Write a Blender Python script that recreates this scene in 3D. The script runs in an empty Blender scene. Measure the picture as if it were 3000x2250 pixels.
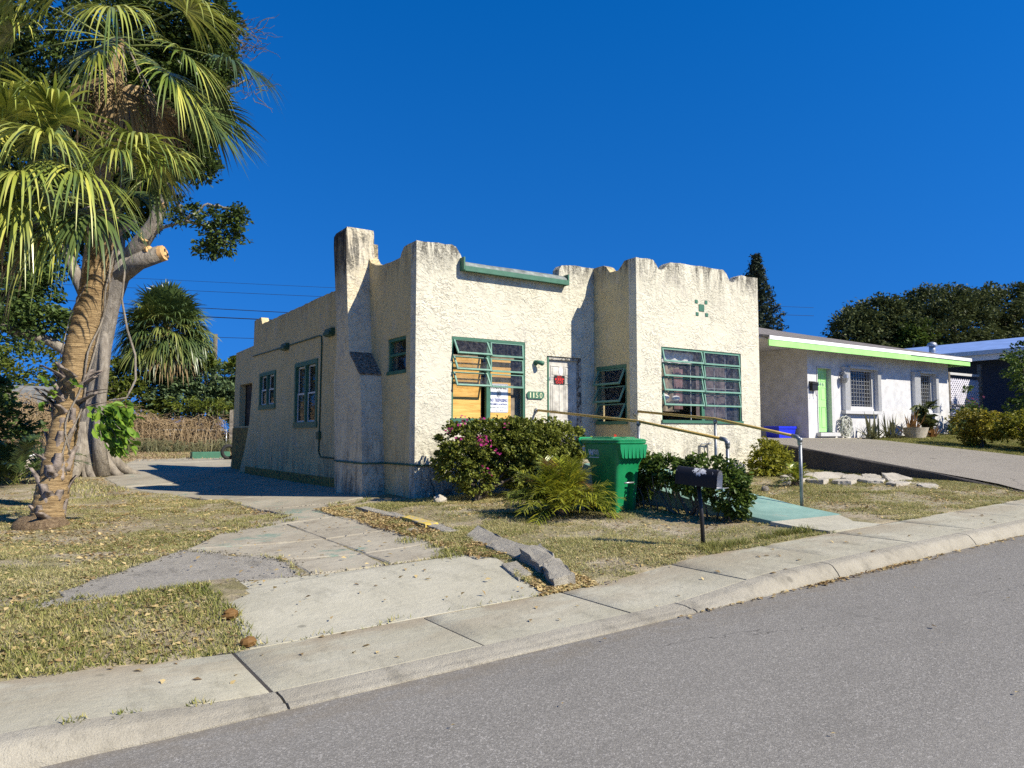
import bpy, bmesh, math, random
import numpy as np
from mathutils import Vector, Matrix
from mathutils.geometry import tessellate_polygon
R = math.radians
PI = math.pi
scene = bpy.context.scene
COL = scene.collection
random.seed(7)
rng = np.random.default_rng(11)

# ---------------------------------------------------------------- camera
cam_data = bpy.data.cameras.new('camera')
cam_data.sensor_width = 36.0
cam_data.lens = 36.0 * 2183.0 / 3000.0
cam_data.clip_start = 0.05
cam_data.clip_end = 3000.0
cam = bpy.data.objects.new('camera', cam_data)
COL.objects.link(cam)
cam.location = (0, 0, 1.6)
cam.rotation_euler = (R(90) + math.atan(150 / 2183.0), 0, R(-33.75))
scene.camera = cam

# ---------------------------------------------------------------- world, sun, exposure
SUN_DIR = Vector((0.48, -1.0, 0.908)).normalized()      # towards the sun
SUN_EL = math.asin(SUN_DIR.z)
SUN_ROT = math.atan2(SUN_DIR.x, SUN_DIR.y)
world = bpy.data.worlds.new('World')
scene.world = world
world.use_nodes = True
wn, wl = world.node_tree.nodes, world.node_tree.links
wn.clear()
w_out = wn.new('ShaderNodeOutputWorld')
w_bg = wn.new('ShaderNodeBackground')
w_sky = wn.new('ShaderNodeTexSky')
w_sky.sky_type = 'NISHITA'
w_sky.sun_disc = False
w_sky.sun_elevation = SUN_EL
w_sky.sun_rotation = SUN_ROT
w_sky.altitude = 0
w_sky.air_density = 1.0
w_sky.dust_density = 0.0
w_sky.ozone_density = 3.0
w_hsv = wn.new('ShaderNodeHueSaturation')
w_hsv.inputs['Hue'].default_value = 0.5
w_hsv.inputs['Saturation'].default_value = 1.40
w_hsv.inputs['Value'].default_value = 1.0
# clear dry air: the deep blue reaches down to the horizon instead of whitening there
w_tc = wn.new('ShaderNodeTexCoord')
w_ma = wn.new('ShaderNodeVectorMath'); w_ma.operation = 'MULTIPLY_ADD'
w_ma.inputs[1].default_value = (1.0, 1.0, 0.75); w_ma.inputs[2].default_value = (0.0, 0.0, 0.34)
w_no = wn.new('ShaderNodeVectorMath'); w_no.operation = 'NORMALIZE'
wl.new(w_tc.outputs['Generated'], w_ma.inputs[0]); wl.new(w_ma.outputs[0], w_no.inputs[0]); wl.new(w_no.outputs[0], w_sky.inputs['Vector'])
w_mul = wn.new('ShaderNodeMix'); w_mul.data_type = 'RGBA'; w_mul.blend_type = 'MULTIPLY'; w_mul.inputs[0].default_value = 1.0
w_mul.inputs[7].default_value = (0.92, 0.90, 1.15, 1)
wl.new(w_sky.outputs[0], w_hsv.inputs['Color'])
wl.new(w_hsv.outputs[0], w_mul.inputs[6])
wl.new(w_mul.outputs[2], w_bg.inputs['Color'])
w_bg.inputs['Strength'].default_value = 0.100
wl.new(w_bg.outputs[0], w_out.inputs['Surface'])

sun_data = bpy.data.lights.new('sun', 'SUN')
sun_data.energy = 4.8
sun_data.angle = R(0.53)
sun_data.color = (1.0, 0.925, 0.785)
sun = bpy.data.objects.new('sun', sun_data)
COL.objects.link(sun)
sun.rotation_euler = (-SUN_DIR).to_track_quat('-Z', 'Y').to_euler()
sun.location = (20, -40, 40)

vs = scene.view_settings
vs.view_transform = 'Standard'
vs.look = 'None'
vs.exposure = 0.68
vs.gamma = 1.0
vs.use_curve_mapping = False
scene.render.engine = 'CYCLES'
scene.cycles.max_bounces = 6
scene.cycles.diffuse_bounces = 2
scene.cycles.transparent_max_bounces = 16
scene.cycles.use_denoising = False
try:
    scene.cycles.denoiser = 'OPENIMAGEDENOISE'
    scene.cycles.denoising_input_passes = 'RGB_ALBEDO_NORMAL'
except Exception:
    pass
scene.cycles.sample_clamp_indirect = 6.0

# ---------------------------------------------------------------- mesh helpers
class MB:
    """collects vertices and faces, builds one mesh object"""
    def __init__(s):
        s.v, s.f = [], []
    def add(s, vs_, fs_):
        b = len(s.v)
        s.v.extend([tuple(p) for p in vs_])
        s.f.extend([tuple(i + b for i in f) for f in fs_])
        return s
    def box(s, x0, x1, y0, y1, z0, z1, fn=None, bev=0.0):
        if bev > 0:
            b = min(bev, (x1-x0)/2.01, (y1-y0)/2.01, (z1-z0)/2.01)
            P = []
            for z, i in ((z0, b), (z0 + b, 0), (z1 - b, 0), (z1, b)):
                P += [(x0+i, y0+i, z), (x1-i, y0+i, z), (x1-i, y1-i, z), (x0+i, y1-i, z)]
            F = [(3, 2, 1, 0), (12, 13, 14, 15)]
            for k in range(3):
                for j in range(4):
                    a = k*4 + j; c = k*4 + (j+1) % 4
                    F.append((a, c, c+4, a+4))
        else:
            P = [(x0,y0,z0),(x1,y0,z0),(x1,y1,z0),(x0,y1,z0),(x0,y0,z1),(x1,y0,z1),(x1,y1,z1),(x0,y1,z1)]
            F = [(3,2,1,0),(4,5,6,7),(0,1,5,4),(1,2,6,5),(2,3,7,6),(3,0,4,7)]
        if fn: P = [fn(*p) for p in P]
        return s.add(P, F)
    def tube(s, pts, rad, n=8, caps=True, squash=None):
        pts = [Vector(p) for p in pts]
        m = len(pts)
        if not hasattr(rad, '__len__'): rad = [rad] * m
        P, F = [], []
        t0 = (pts[1] - pts[0]).normalized()
        ref = Vector((0,0,1)) if abs(t0.z) < 0.9 else Vector((1,0,0))
        a = t0.cross(ref).normalized()
        for i in range(m):
            t = (pts[min(i+1,m-1)] - pts[max(i-1,0)])
            if t.length < 1e-9: t = Vector((0,0,1))
            t.normalize()
            a = (a - t * a.dot(t))
            if a.length < 1e-6: a = t.orthogonal()
            a.normalize()
            b = t.cross(a)
            for k in range(n):
                an = 2*PI*k/n
                r = rad[i]
                P.append(pts[i] + a*(math.cos(an)*r) + b*(math.sin(an)*r))
        for i in range(m-1):
            for k in range(n):
                k2 = (k+1) % n
                F.append((i*n+k, i*n+k2, (i+1)*n+k2, (i+1)*n+k))
        if caps:
            F.append(tuple(range(n-1, -1, -1)))
            F.append(tuple((m-1)*n + k for k in range(n)))
        return s.add(P, F)
    def prism(s, poly, fn_a, fn_b, holes=()):
        """poly in 2D; fn_a, fn_b map (u,v) to the two end surfaces"""
        loops = [list(poly)] + [list(h) for h in holes]
        tris = tessellate_polygon([[Vector((p[0], p[1], 0)) for p in l] for l in loops])
        flat = [p for l in loops for p in l]
        n = len(flat)
        P = [fn_a(*p) for p in flat] + [fn_b(*p) for p in flat]
        F = []
        for t in tris:
            F.append(tuple(t)); F.append(tuple(i + n for i in reversed(t)))
        o = 0
        for l in loops:
            m = len(l)
            for i in range(m):
                j = (i+1) % m
                F.append((o+i, o+j, o+j+n, o+i+n))
            o += m
        return s.add(P, F)
    def loft(s, rings, cap=True):
        n = len(rings[0])
        P = [p for r in rings for p in r]
        F = []
        for i in range(len(rings)-1):
            for k in range(n):
                k2 = (k+1) % n
                F.append((i*n+k, i*n+k2, (i+1)*n+k2, (i+1)*n+k))
        if cap:
            F.append(tuple(range(n-1, -1, -1)))
            F.append(tuple((len(rings)-1)*n + k for k in range(n)))
        return s.add(P, F)

def finish(me, recalc=True, smooth=False):
    if recalc:
        bm = bmesh.new(); bm.from_mesh(me)
        bmesh.ops.recalc_face_normals(bm, faces=bm.faces)
        bm.to_mesh(me); bm.free()
    if smooth:
        me.polygons.foreach_set('use_smooth', [True]*len(me.polygons))
        if smooth == 'auto':
            try: me.set_sharp_from_angle(angle=R(38))
            except Exception: pass
    me.update()

def base_of(parent):
    x = Vector((0, 0, 0))
    while parent is not None:
        x += parent.location
        parent = parent.parent
    return x

def build(name, mb, mat, parent=None, smooth=False, loc=None, recalc=True, local=False):
    """mesh object; the vertices are given in the coordinates of the scene unless local"""
    me = bpy.data.meshes.new(name)
    o = bpy.data.objects.new(name, me)
    off = Vector((0, 0, 0))
    if not local:
        off = base_of(parent)
        if loc is not None: off = off + (Vector(loc) - off)
    V = np.array(mb.v, dtype=np.float64).reshape(-1, 3) - np.array(off)
    me.from_pydata(V.tolist(), [], mb.f)
    finish(me, recalc, smooth)
    me.materials.append(mat)
    COL.objects.link(o)
    if parent is not None:
        o.parent = parent
        if loc is not None and not local: o.location = Vector(loc) - base_of(parent)
    elif loc is not None:
        o.location = loc
    return o

def np_mesh(name, V, F, mat, parent=None, smooth=False, loc=None):
    """quick mesh from arrays; F is (m,3) or (m,4)"""
    off = np.array(base_of(parent)) if parent is not None else (np.array(loc) if loc is not None else np.zeros(3))
    V = np.asarray(V, dtype=np.float32) - off.astype(np.float32)
    F = np.asarray(F, dtype=np.int32)
    me = bpy.data.meshes.new(name)
    me.vertices.add(len(V)); me.vertices.foreach_set('co', V.ravel())
    k = F.shape[1]
    me.loops.add(F.size); me.loops.foreach_set('vertex_index', F.ravel())
    me.polygons.add(len(F))
    me.polygons.foreach_set('loop_start', np.arange(0, F.size, k, dtype=np.int32))
    try: me.polygons.foreach_set('loop_total', np.full(len(F), k, dtype=np.int32))
    except Exception: pass
    if smooth: me.polygons.foreach_set('use_smooth', np.ones(len(F), dtype=bool))
    me.update(calc_edges=True)
    me.validate()
    me.materials.append(mat)
    o = bpy.data.objects.new(name, me)
    COL.objects.link(o)
    if parent is not None: o.parent = parent
    elif loc is not None: o.location = loc
    return o

def tag(o, label=None, cat=None, group=None, kind=None):
    if label: o['label'] = label
    if cat: o['category'] = cat
    if group: o['group'] = group
    if kind: o['kind'] = kind
    return o

def thing(name, label, cat, loc, rotz=0.0, group=None, kind=None):
    o = bpy.data.objects.new(name, None)
    o.empty_display_size = 0.2
    COL.objects.link(o)
    o.location = loc
    o.rotation_euler = (0, 0, rotz)
    return tag(o, label, cat, group, kind)

def dup(o, parent=None):
    c = o.copy(); COL.objects.link(c); c.parent = parent
    for ch in list(o.children): dup(ch, c)
    return c

def text_mesh(txt, w, h, depth=0.003, bold=0.0):
    """flat lettering as (verts, faces) fitted to w x h, in the x-z plane facing -y, centred"""
    cu = bpy.data.curves.new('lettering', 'FONT')
    cu.body = txt; cu.align_x = 'CENTER'; cu.extrude = 0.0; cu.offset = bold; cu.resolution_u = 3
    ob = bpy.data.objects.new('lettering', cu)
    COL.objects.link(ob)
    dg = bpy.context.evaluated_depsgraph_get()
    me = bpy.data.meshes.new_from_object(ob.evaluated_get(dg))
    V = np.array([v.co[:] for v in me.vertices]); F = [tuple(p.vertices) for p in me.polygons]
    bpy.data.objects.remove(ob); bpy.data.curves.remove(cu); bpy.data.meshes.remove(me)
    mn, mx = V.min(0), V.max(0)
    sx = w / (mx[0]-mn[0]); sy = h / (mx[1]-mn[1])
    X = (V[:,0]-(mn[0]+mx[0])/2)*sx; Z = (V[:,1]-(mn[1]+mx[1])/2)*sy
    return np.stack([X, np.zeros_like(X), Z], 1), F

def ss(x, a, b):
    t = np.clip((np.asarray(x, float)-a)/(b-a), 0, 1)
    return t*t*(3-2*t)

# ---------------------------------------------------------------- ground shape
def road_z(x):
    return 0.032*np.clip(x, -60, 70)
def kerb_off(x):
    d1 = ss(x, 0.0, 1.35)*(1-ss(x, 4.5, 6.2))
    d2 = ss(x, 14.4, 15.4)*(1-ss(x, 22.0, 23.2))
    return 0.120 - 0.092*d1 - 0.08*d2
GX = [-25, 0, 3, 6, 8.6, 10.3, 14.96, 15.04, 22.2, 29, 70]
GY = [5.5, 8, 11, 13, 18, 22, 30, 36, 42, 80]
GT = [[0, .0, .15, .2, .2, .25, .42, .55, .72, .95],
      [0, .17, .19, .2, .2, .24, .42, .55, .72, .95],
      [0, .19, .23, .25, .25, .28, .42, .55, .72, .95],
      [0, .36, .44, .47, .42, .42, .46, .56, .72, .95],
      [0, .43, .50, .5, .5, .5, .5, .58, .72, .95],
      [0, .50, .60, .6, .6, .6, .6, .6, .72, .95],
      [0, .74, .88, .9, .9, .9, .9, .9, .9, 1.0],
      [0, .91, 1.36, 1.5, 1.5, 1.5, 1.5, 1.5, 1.5, 1.5],
      [0, .93, 1.24, 1.44, 1.6, 1.6, 1.6, 1.6, 1.6, 1.6],
      [0, 1.1, 1.4, 1.62, 1.7, 1.7, 1.7, 1.7, 1.7, 1.7],
      [0, 2.3, 2.3, 2.3, 2.3, 2.3, 2.3, 2.3, 2.3, 2.3]]
def gz(x, y):
    x = np.atleast_1d(np.asarray(x, float)); y = np.atleast_1d(np.asarray(y, float))
    cols = []
    for cx, row in zip(GX, GT):
        r = list(row); r[0] = float(road_z(cx) + kerb_off(cx)) + 0.01
        cols.append(np.interp(y, GY, r))
    cols = np.array(cols)
    i = np.clip(np.searchsorted(GX, x) - 1, 0, len(GX)-2)
    gx = np.array(GX, float)
    t = np.clip((x-gx[i])/(gx[i+1]-gx[i]), 0, 1)
    k = np.arange(len(x))
    z = cols[i, k]*(1-t) + cols[i+1, k]*t
    side = road_z(x) + kerb_off(x)
    b = ss(y, 5.5, 6.6)
    near = side + 0.0
    z = np.where(y < 6.6, near*(1-b) + z*b, z)
    return z
def G(x, y):
    return float(gz([x], [y])[0])

def inside(poly, x, y):
    x = np.asarray(x); y = np.asarray(y)
    c = np.zeros(x.shape, bool)
    n = len(poly)
    for i in range(n):
        x0, y0 = poly[i]; x1, y1 = poly[(i+1) % n]
        with np.errstate(divide='ignore', invalid='ignore'):
            c ^= ((y0 > y) != (y1 > y)) & (x < (x1-x0)*(y-y0)/(y1-y0+1e-12)+x0)
    return c

def vnoise(x, y, s=1.0, seed=0):
    """smooth value noise in 0..1"""
    r = np.random.default_rng(seed).random((64, 64))
    u = np.asarray(x)*s; v = np.asarray(y)*s
    i = np.floor(u).astype(int); j = np.floor(v).astype(int)
    f = u-i; g = v-j
    f = f*f*(3-2*f); g = g*g*(3-2*g)
    a = r[i % 64, j % 64]; b = r[(i+1) % 64, j % 64]; c = r[i % 64, (j+1) % 64]; d = r[(i+1) % 64, (j+1) % 64]
    return (a*(1-f)+b*f)*(1-g) + (c*(1-f)+d*f)*g
# ---------------------------------------------------------------- materials
class NT:
    def __init__(s, name):
        s.m = bpy.data.materials.new(name); s.m.use_nodes = True
        s.n, s.l = s.m.node_tree.nodes, s.m.node_tree.links
        s.b = s.n['Principled BSDF']; s.out = s.n['Material Output']
        s._pos = None
    def pos(s, scale=(1,1,1), rot=(0,0,0)):
        if s._pos is None: s._pos = s.n.new('ShaderNodeNewGeometry')
        if scale == (1,1,1) and rot == (0,0,0): return s._pos.outputs['Position']
        mp = s.n.new('ShaderNodeMapping'); mp.inputs['Scale'].default_value = scale; mp.inputs['Rotation'].default_value = rot
        s.l.new(s._pos.outputs['Position'], mp.inputs['Vector']); return mp.outputs[0]
    def obj(s, scale=(1,1,1)):
        tc = s.n.new('ShaderNodeTexCoord')
        mp = s.n.new('ShaderNodeMapping'); mp.inputs['Scale'].default_value = scale
        s.l.new(tc.outputs['Object'], mp.inputs['Vector']); return mp.outputs[0]
    def island(s):
        if s._pos is None: s._pos = s.n.new('ShaderNodeNewGeometry')
        return s._pos.outputs['Random Per Island']
    def set(s, sock, v):
        if hasattr(v, 'is_linked') or isinstance(v, bpy.types.NodeSocket): s.l.new(v, sock)
        else:
            if sock.type == 'RGBA' and len(v) == 3: v = (*v, 1)
            sock.default_value = v
    def noise(s, scale, detail=4, rough=0.55, vec=None, dist=0.0, out='Fac'):
        t = s.n.new('ShaderNodeTexNoise'); t.inputs['Scale'].default_value = scale; t.inputs['Detail'].default_value = detail
        t.inputs['Roughness'].default_value = rough; t.inputs['Distortion'].default_value = dist
        s.l.new(vec if vec is not None else s.pos(), t.inputs['Vector']); return t.outputs[out]
    def voro(s, scale, vec=None, feature='F1', out='Distance', rnd=1.0):
        t = s.n.new('ShaderNodeTexVoronoi'); t.feature = feature; t.inputs['Scale'].default_value = scale
        t.inputs['Randomness'].default_value = rnd
        s.l.new(vec if vec is not None else s.pos(), t.inputs['Vector']); return t.outputs[out]
    def ramp(s, fac, stops, interp='LINEAR'):
        r = s.n.new('ShaderNodeValToRGB'); r.color_ramp.interpolation = interp
        e = r.color_ramp.elements
        while len(e) < len(stops): e.new(0.5)
        for el, (p, c) in zip(e, stops):
            el.position = p
            el.color = (c, c, c, 1) if not hasattr(c, '__len__') else (*c[:3], 1)
        s.l.new(fac, r.inputs[0]); return r.outputs[0]
    def mix(s, fac, a, b, mode='MIX'):
        m = s.n.new('ShaderNodeMix'); m.data_type = 'RGBA'; m.blend_type = mode
        s.set(m.inputs[0], fac); s.set(m.inputs[6], a); s.set(m.inputs[7], b); return m.outputs[2]
    def math(s, op, a, b=0.0, clamp=False):
        m = s.n.new('ShaderNodeMath'); m.operation = op; m.use_clamp = clamp
        s.set(m.inputs[0], a); s.set(m.inputs[1], b); return m.outputs[0]
    def sep(s, vec=None):
        x = s.n.new('ShaderNodeSeparateXYZ'); s.l.new(vec if vec is not None else s.pos(), x.inputs[0]); return x.outputs
    def bump(s, h, dist=0.01, strength=1.0):
        b = s.n.new('ShaderNodeBump'); b.inputs['Distance'].default_value = dist; b.inputs['Strength'].default_value = strength
        s.l.new(h, b.inputs['Height']); s.l.new(b.outputs[0], s.b.inputs['Normal']); return b
    def done(s, color=None, rough=0.7, metal=0.0, spec=0.5):
        if color is not None: s.set(s.b.inputs['Base Color'], color)
        s.set(s.b.inputs['Roughness'], rough); s.b.inputs['Metallic'].default_value = metal
        s.b.inputs['Specular IOR Level'].default_value = spec
        return s.m

def plain(name, c, rough=0.6, metal=0.0, var=0.12, scale=9.0, bump=0.0, spec=0.4):
    t = NT(name)
    n = t.noise(scale, 5, 0.6)
    dark = tuple(v*(1-var*1.6) for v in c); lite = tuple(min(1, v*(1+var)) for v in c)
    col = t.ramp(n, [(0.3, dark), (0.7, lite)])
    if bump: t.bump(t.noise(scale*7, 3), bump)
    return t.done(col, rough, metal, spec)

def leafmat(name, cols, trans=0.35, rough=0.45, spec=0.2):
    """foliage: colour varies leaf by leaf; some light passes through"""
    t = NT(name)
    k = len(cols)
    col = t.ramp(t.island(), [(i/(k-1)*0.96+0.02, c) for i, c in enumerate(cols)])
    big = t.noise(0.9, 2)
    col = t.mix(t.ramp(big, [(0.35, 0.0), (0.7, 0.35)]), col, tuple(min(1, v*1.35) for v in cols[-1]))
    t.done(col, rough, 0, spec)
    tr = t.n.new('ShaderNodeBsdfTranslucent'); t.l.new(col, tr.inputs['Color'])
    mx = t.n.new('ShaderNodeMixShader'); mx.inputs[0].default_value = trans
    t.l.new(t.b.outputs[0], mx.inputs[1]); t.l.new(tr.outputs[0], mx.inputs[2])
    t.l.new(mx.outputs[0], t.out.inputs['Surface'])
    return t.m

MAT = {}
def stucco(name, base, relief=1.0, stain=1.0, soot=False):
    t = NT(name)
    p = t.pos()
    # trowelled patches: terraces of a warped noise give thin raised lips
    warp = t.noise(3.0, 3, 0.6, p, out='Color')
    wv = t.n.new('ShaderNodeVectorMath'); wv.operation = 'MULTIPLY_ADD'
    t.l.new(warp, wv.inputs[0]); wv.inputs[1].default_value = (0.22, 0.22, 0.22); t.l.new(p, wv.inputs[2])
    n1 = t.noise(6.5, 5, 0.58, wv.outputs[0], 0.9)
    n2 = t.noise(13.0, 4, 0.6, wv.outputs[0], 0.9)
    st = [(0.0, 0.0)]
    lv = 0.0
    for a in (0.30, 0.385, 0.455, 0.52, 0.59, 0.67):
        st.append((a, lv)); st.append((a + 0.032, lv + 0.16)); lv += 0.16
    st.append((1.0, lv))
    te = t.ramp(n1, st)
    te2 = t.ramp(n2, [(0.0, 0.0), (0.44, 0.0), (0.47, 0.5), (0.60, 0.5), (0.63, 1.0), (1.0, 1.0)])
    fine_n = t.noise(60, 3, 0.6, p)
    # flakes laid over each other: slow rise, sharp lower lip
    v = t.math('ADD', t.math('MULTIPLY', t.sep()[2], 7.0), t.math('MULTIPLY', t.noise(5.0, 4, 0.6, p), 6.0))
    saw = t.ramp(t.math('FRACT', v), [(0.0, 0.0), (0.14, 1.0), (1.0, 0.0)])
    saw = t.math('MULTIPLY', saw, t.ramp(t.noise(4.2, 3, 0.6), [(0.36, 0.05), (0.62, 1.0)]))
    h = t.math('ADD', t.math('MULTIPLY', saw, 0.62), t.math('MULTIPLY', te, 0.40))
    h = t.math('ADD', h, t.math('MULTIPLY', te2, 0.10))
    h = t.math('ADD', h, t.math('MULTIPLY', fine_n, 0.05))
    amp = t.ramp(t.noise(1.1, 3, 0.6, p), [(0.35, 0.45), (0.65, 1.0)])
    t.bump(t.math('MULTIPLY', h, amp), 0.032*relief, 1.0)
    # colour: paint tone, grime and mildew runs
    tone = t.noise(1.3, 4, 0.6, p)
    col = t.ramp(tone, [(0.25, tuple(v*0.90 for v in base)), (0.5, base), (0.78, (base[0]*1.04, base[1]*1.03, base[2]*1.02))])
    blot = t.noise(2.6, 5, 0.7, p)
    col = t.mix(t.ramp(blot, [(0.52, 0.0), (0.70, 0.45*stain)]), col, (0.47, 0.44, 0.37))
    strk = t.noise(1.0, 7, 0.74, t.pos((3.4, 3.4, 0.8)), 1.2)
    patch = t.ramp(t.noise(0.9, 4, 0.6, p), [(0.30, 0.12), (0.52, 1.0)])
    z = t.sep()[2]
    top = t.ramp(t.math('MULTIPLY', z, 0.1), [(0.39, 0.0), (0.46, 0.30), (0.495, 0.75), (0.512, 1.3), (0.56, 1.6)])
    low = t.ramp(t.math('MULTIPLY', z, 0.1), [(0.05, 0.95), (0.10, 0.7), (0.17, 0.25), (0.24, 0.0)])
    edge = t.math('MULTIPLY', t.math('MAXIMUM', top, low), patch)
    runs = t.math('MULTIPLY', t.ramp(strk, [(0.43, 0.0), (0.62, 1.0)]), edge)
    spk = t.ramp(t.noise(26, 4, 0.7, p), [(0.35, 0.35), (0.6, 1.0)])
    runs = t.math('MINIMUM', t.math('MULTIPLY', t.math('MULTIPLY', runs, spk), 0.85*stain), 0.92)
    col = t.mix(runs, col, (0.085, 0.08, 0.065))
    if soot:   # old soot and mildew on the upper back of the chimney
        sx = t.sep()
        m_ = t.math('MULTIPLY', t.ramp(t.math('MULTIPLY', sx[2], 0.1), [(0.44, 0.0), (0.53, 0.75), (0.58, 1.0)]), t.ramp(t.math('MULTIPLY', sx[0], 0.1), [(0.556, 1.0), (0.558, 0.0)]))
        m_ = t.math('MULTIPLY', m_, t.ramp(t.noise(3.0, 5, 0.7, t.pos((3, 3, 1))), [(0.30, 0.2), (0.5, 1.0)]))
        col = t.mix(m_, col, (0.035, 0.03, 0.025))
    crk = t.ramp(t.voro(1.1, wv.outputs[0], 'DISTANCE_TO_EDGE'), [(0.0, 1.0), (0.006, 0.0)])
    crk = t.math('MULTIPLY', crk, t.ramp(t.noise(0.8, 2), [(0.60, 0.0), (0.66, 0.3)]))
    col = t.mix(t.math('MULTIPLY', crk, stain), col, (0.16, 0.14, 0.11))
    MAT[name] = t.done(col, 0.88, 0, 0.25)
stucco('stucco', (0.61, 0.575, 0.45), 1.0, 1.55)
stucco('stucco_shade_tint', (0.60, 0.49, 0.265), 0.65, 1.25)  # front paint with a warmer shade tone put into its colour, against blue skylight
stucco('stucco_chimney', (0.63, 0.56, 0.40), 0.9, 1.7, True)

def concrete(name, c1, c2, dark=0.5, bumpd=0.004, scale=1.0, sand=False):
    t = NT(name); p = t.pos()
    col = t.ramp(t.noise(1.1*scale, 6, 0.65, p), [(0.3, c1), (0.7, c2)])
    col = t.mix(t.ramp(t.noise(4.5, 6, 0.75, t.pos((1.0, 0.35, 1.0))), [(0.52, 0.0), (0.72, dark)]), col, tuple(v*0.52 for v in c1))
    col = t.mix(t.ramp(t.noise(95, 3, 0.7, p), [(0.45, 0.0), (0.75, 0.28)]), col, tuple(v*0.42 for v in c1))
    if sand:     # washed soil along the lawn edge and in the low corners
        y = t.sep()[1]
        m_ = t.math('MULTIPLY', t.ramp(t.math('MULTIPLY', y, 0.1), [(0.475, 0.10), (0.535, 0.55), (0.552, 1.0)]), t.ramp(t.noise(1.6, 5, 0.65, t.pos((0.7, 1.6, 1))), [(0.45, 0.0), (0.56, 0.9)]))
        col = t.mix(m_, col, (0.30, 0.245, 0.165))
    spots = t.ramp(t.voro(1.4, p), [(0.035, 0.55), (0.06, 0.0)])
    col = t.mix(spots, col, tuple(v*0.35 for v in c1))
    t.bump(t.math('ADD', t.noise(120, 3, 0.7, p), t.math('MULTIPLY', t.noise(14, 4), 1.5)), bumpd)
    MAT[name] = t.done(col, 0.9, 0, 0.2)
concrete('walk', (0.35, 0.325, 0.235), (0.48, 0.45, 0.345), 0.55, 0.006, 1.0, True)
concrete('apron', (0.38, 0.355, 0.265), (0.50, 0.47, 0.365), 0.5, 0.006)
concrete('kerbstone', (0.31, 0.28, 0.215), (0.44, 0.405, 0.32), 0.7, 0.01)
concrete('rubble', (0.33, 0.30, 0.24), (0.46, 0.425, 0.345), 0.45, 0.02, 2.5)
concrete('flag', (0.38, 0.34, 0.27), (0.52, 0.475, 0.39), 0.5, 0.008)
concrete('retaining', (0.05, 0.045, 0.04), (0.12, 0.105, 0.09), 0.7, 0.012)

def drive_mat():
    t = NT('old_concrete'); p = t.pos()
    col = t.ramp(t.noise(0.9, 6, 0.7, p), [(0.28, (0.25, 0.22, 0.165)), (0.5, (0.35, 0.315, 0.24)), (0.75, (0.42, 0.385, 0.30))])
    col = t.mix(t.ramp(t.noise(3.2, 6, 0.75, p), [(0.52, 0.0), (0.70, 0.6)]), col, (0.20, 0.165, 0.12))
    paint = t.noise(1.25, 7, 0.72, p, 0.4)
    pm = t.math('MULTIPLY', t.ramp(paint, [(0.585, 0.0), (0.64, 0.75)]), t.ramp(t.noise(17, 4, 0.7), [(0.35, 0.2), (0.55, 1.0)]))
    col = t.mix(pm, col, (0.13, 0.24, 0.19))
    ck = t.ramp(t.voro(0.75, t.noise(1.5, 3, 0.6, p, out='Color'), 'DISTANCE_TO_EDGE'), [(0.0, 0.8), (0.004, 0.0)])
    col = t.mix(ck, col, (0.09, 0.075, 0.055))
    col = t.mix(t.ramp(t.noise(80, 3, 0.7, p), [(0.5, 0.0), (0.8, 0.4)]), col, (0.12, 0.10, 0.08))
    t.bump(t.math('ADD', t.noise(60, 4, 0.7, p), t.math('MULTIPLY', t.noise(9, 4), 2.0)), 0.006)
    MAT['old_concrete'] = t.done(col, 0.92, 0, 0.15)
drive_mat()

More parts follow.
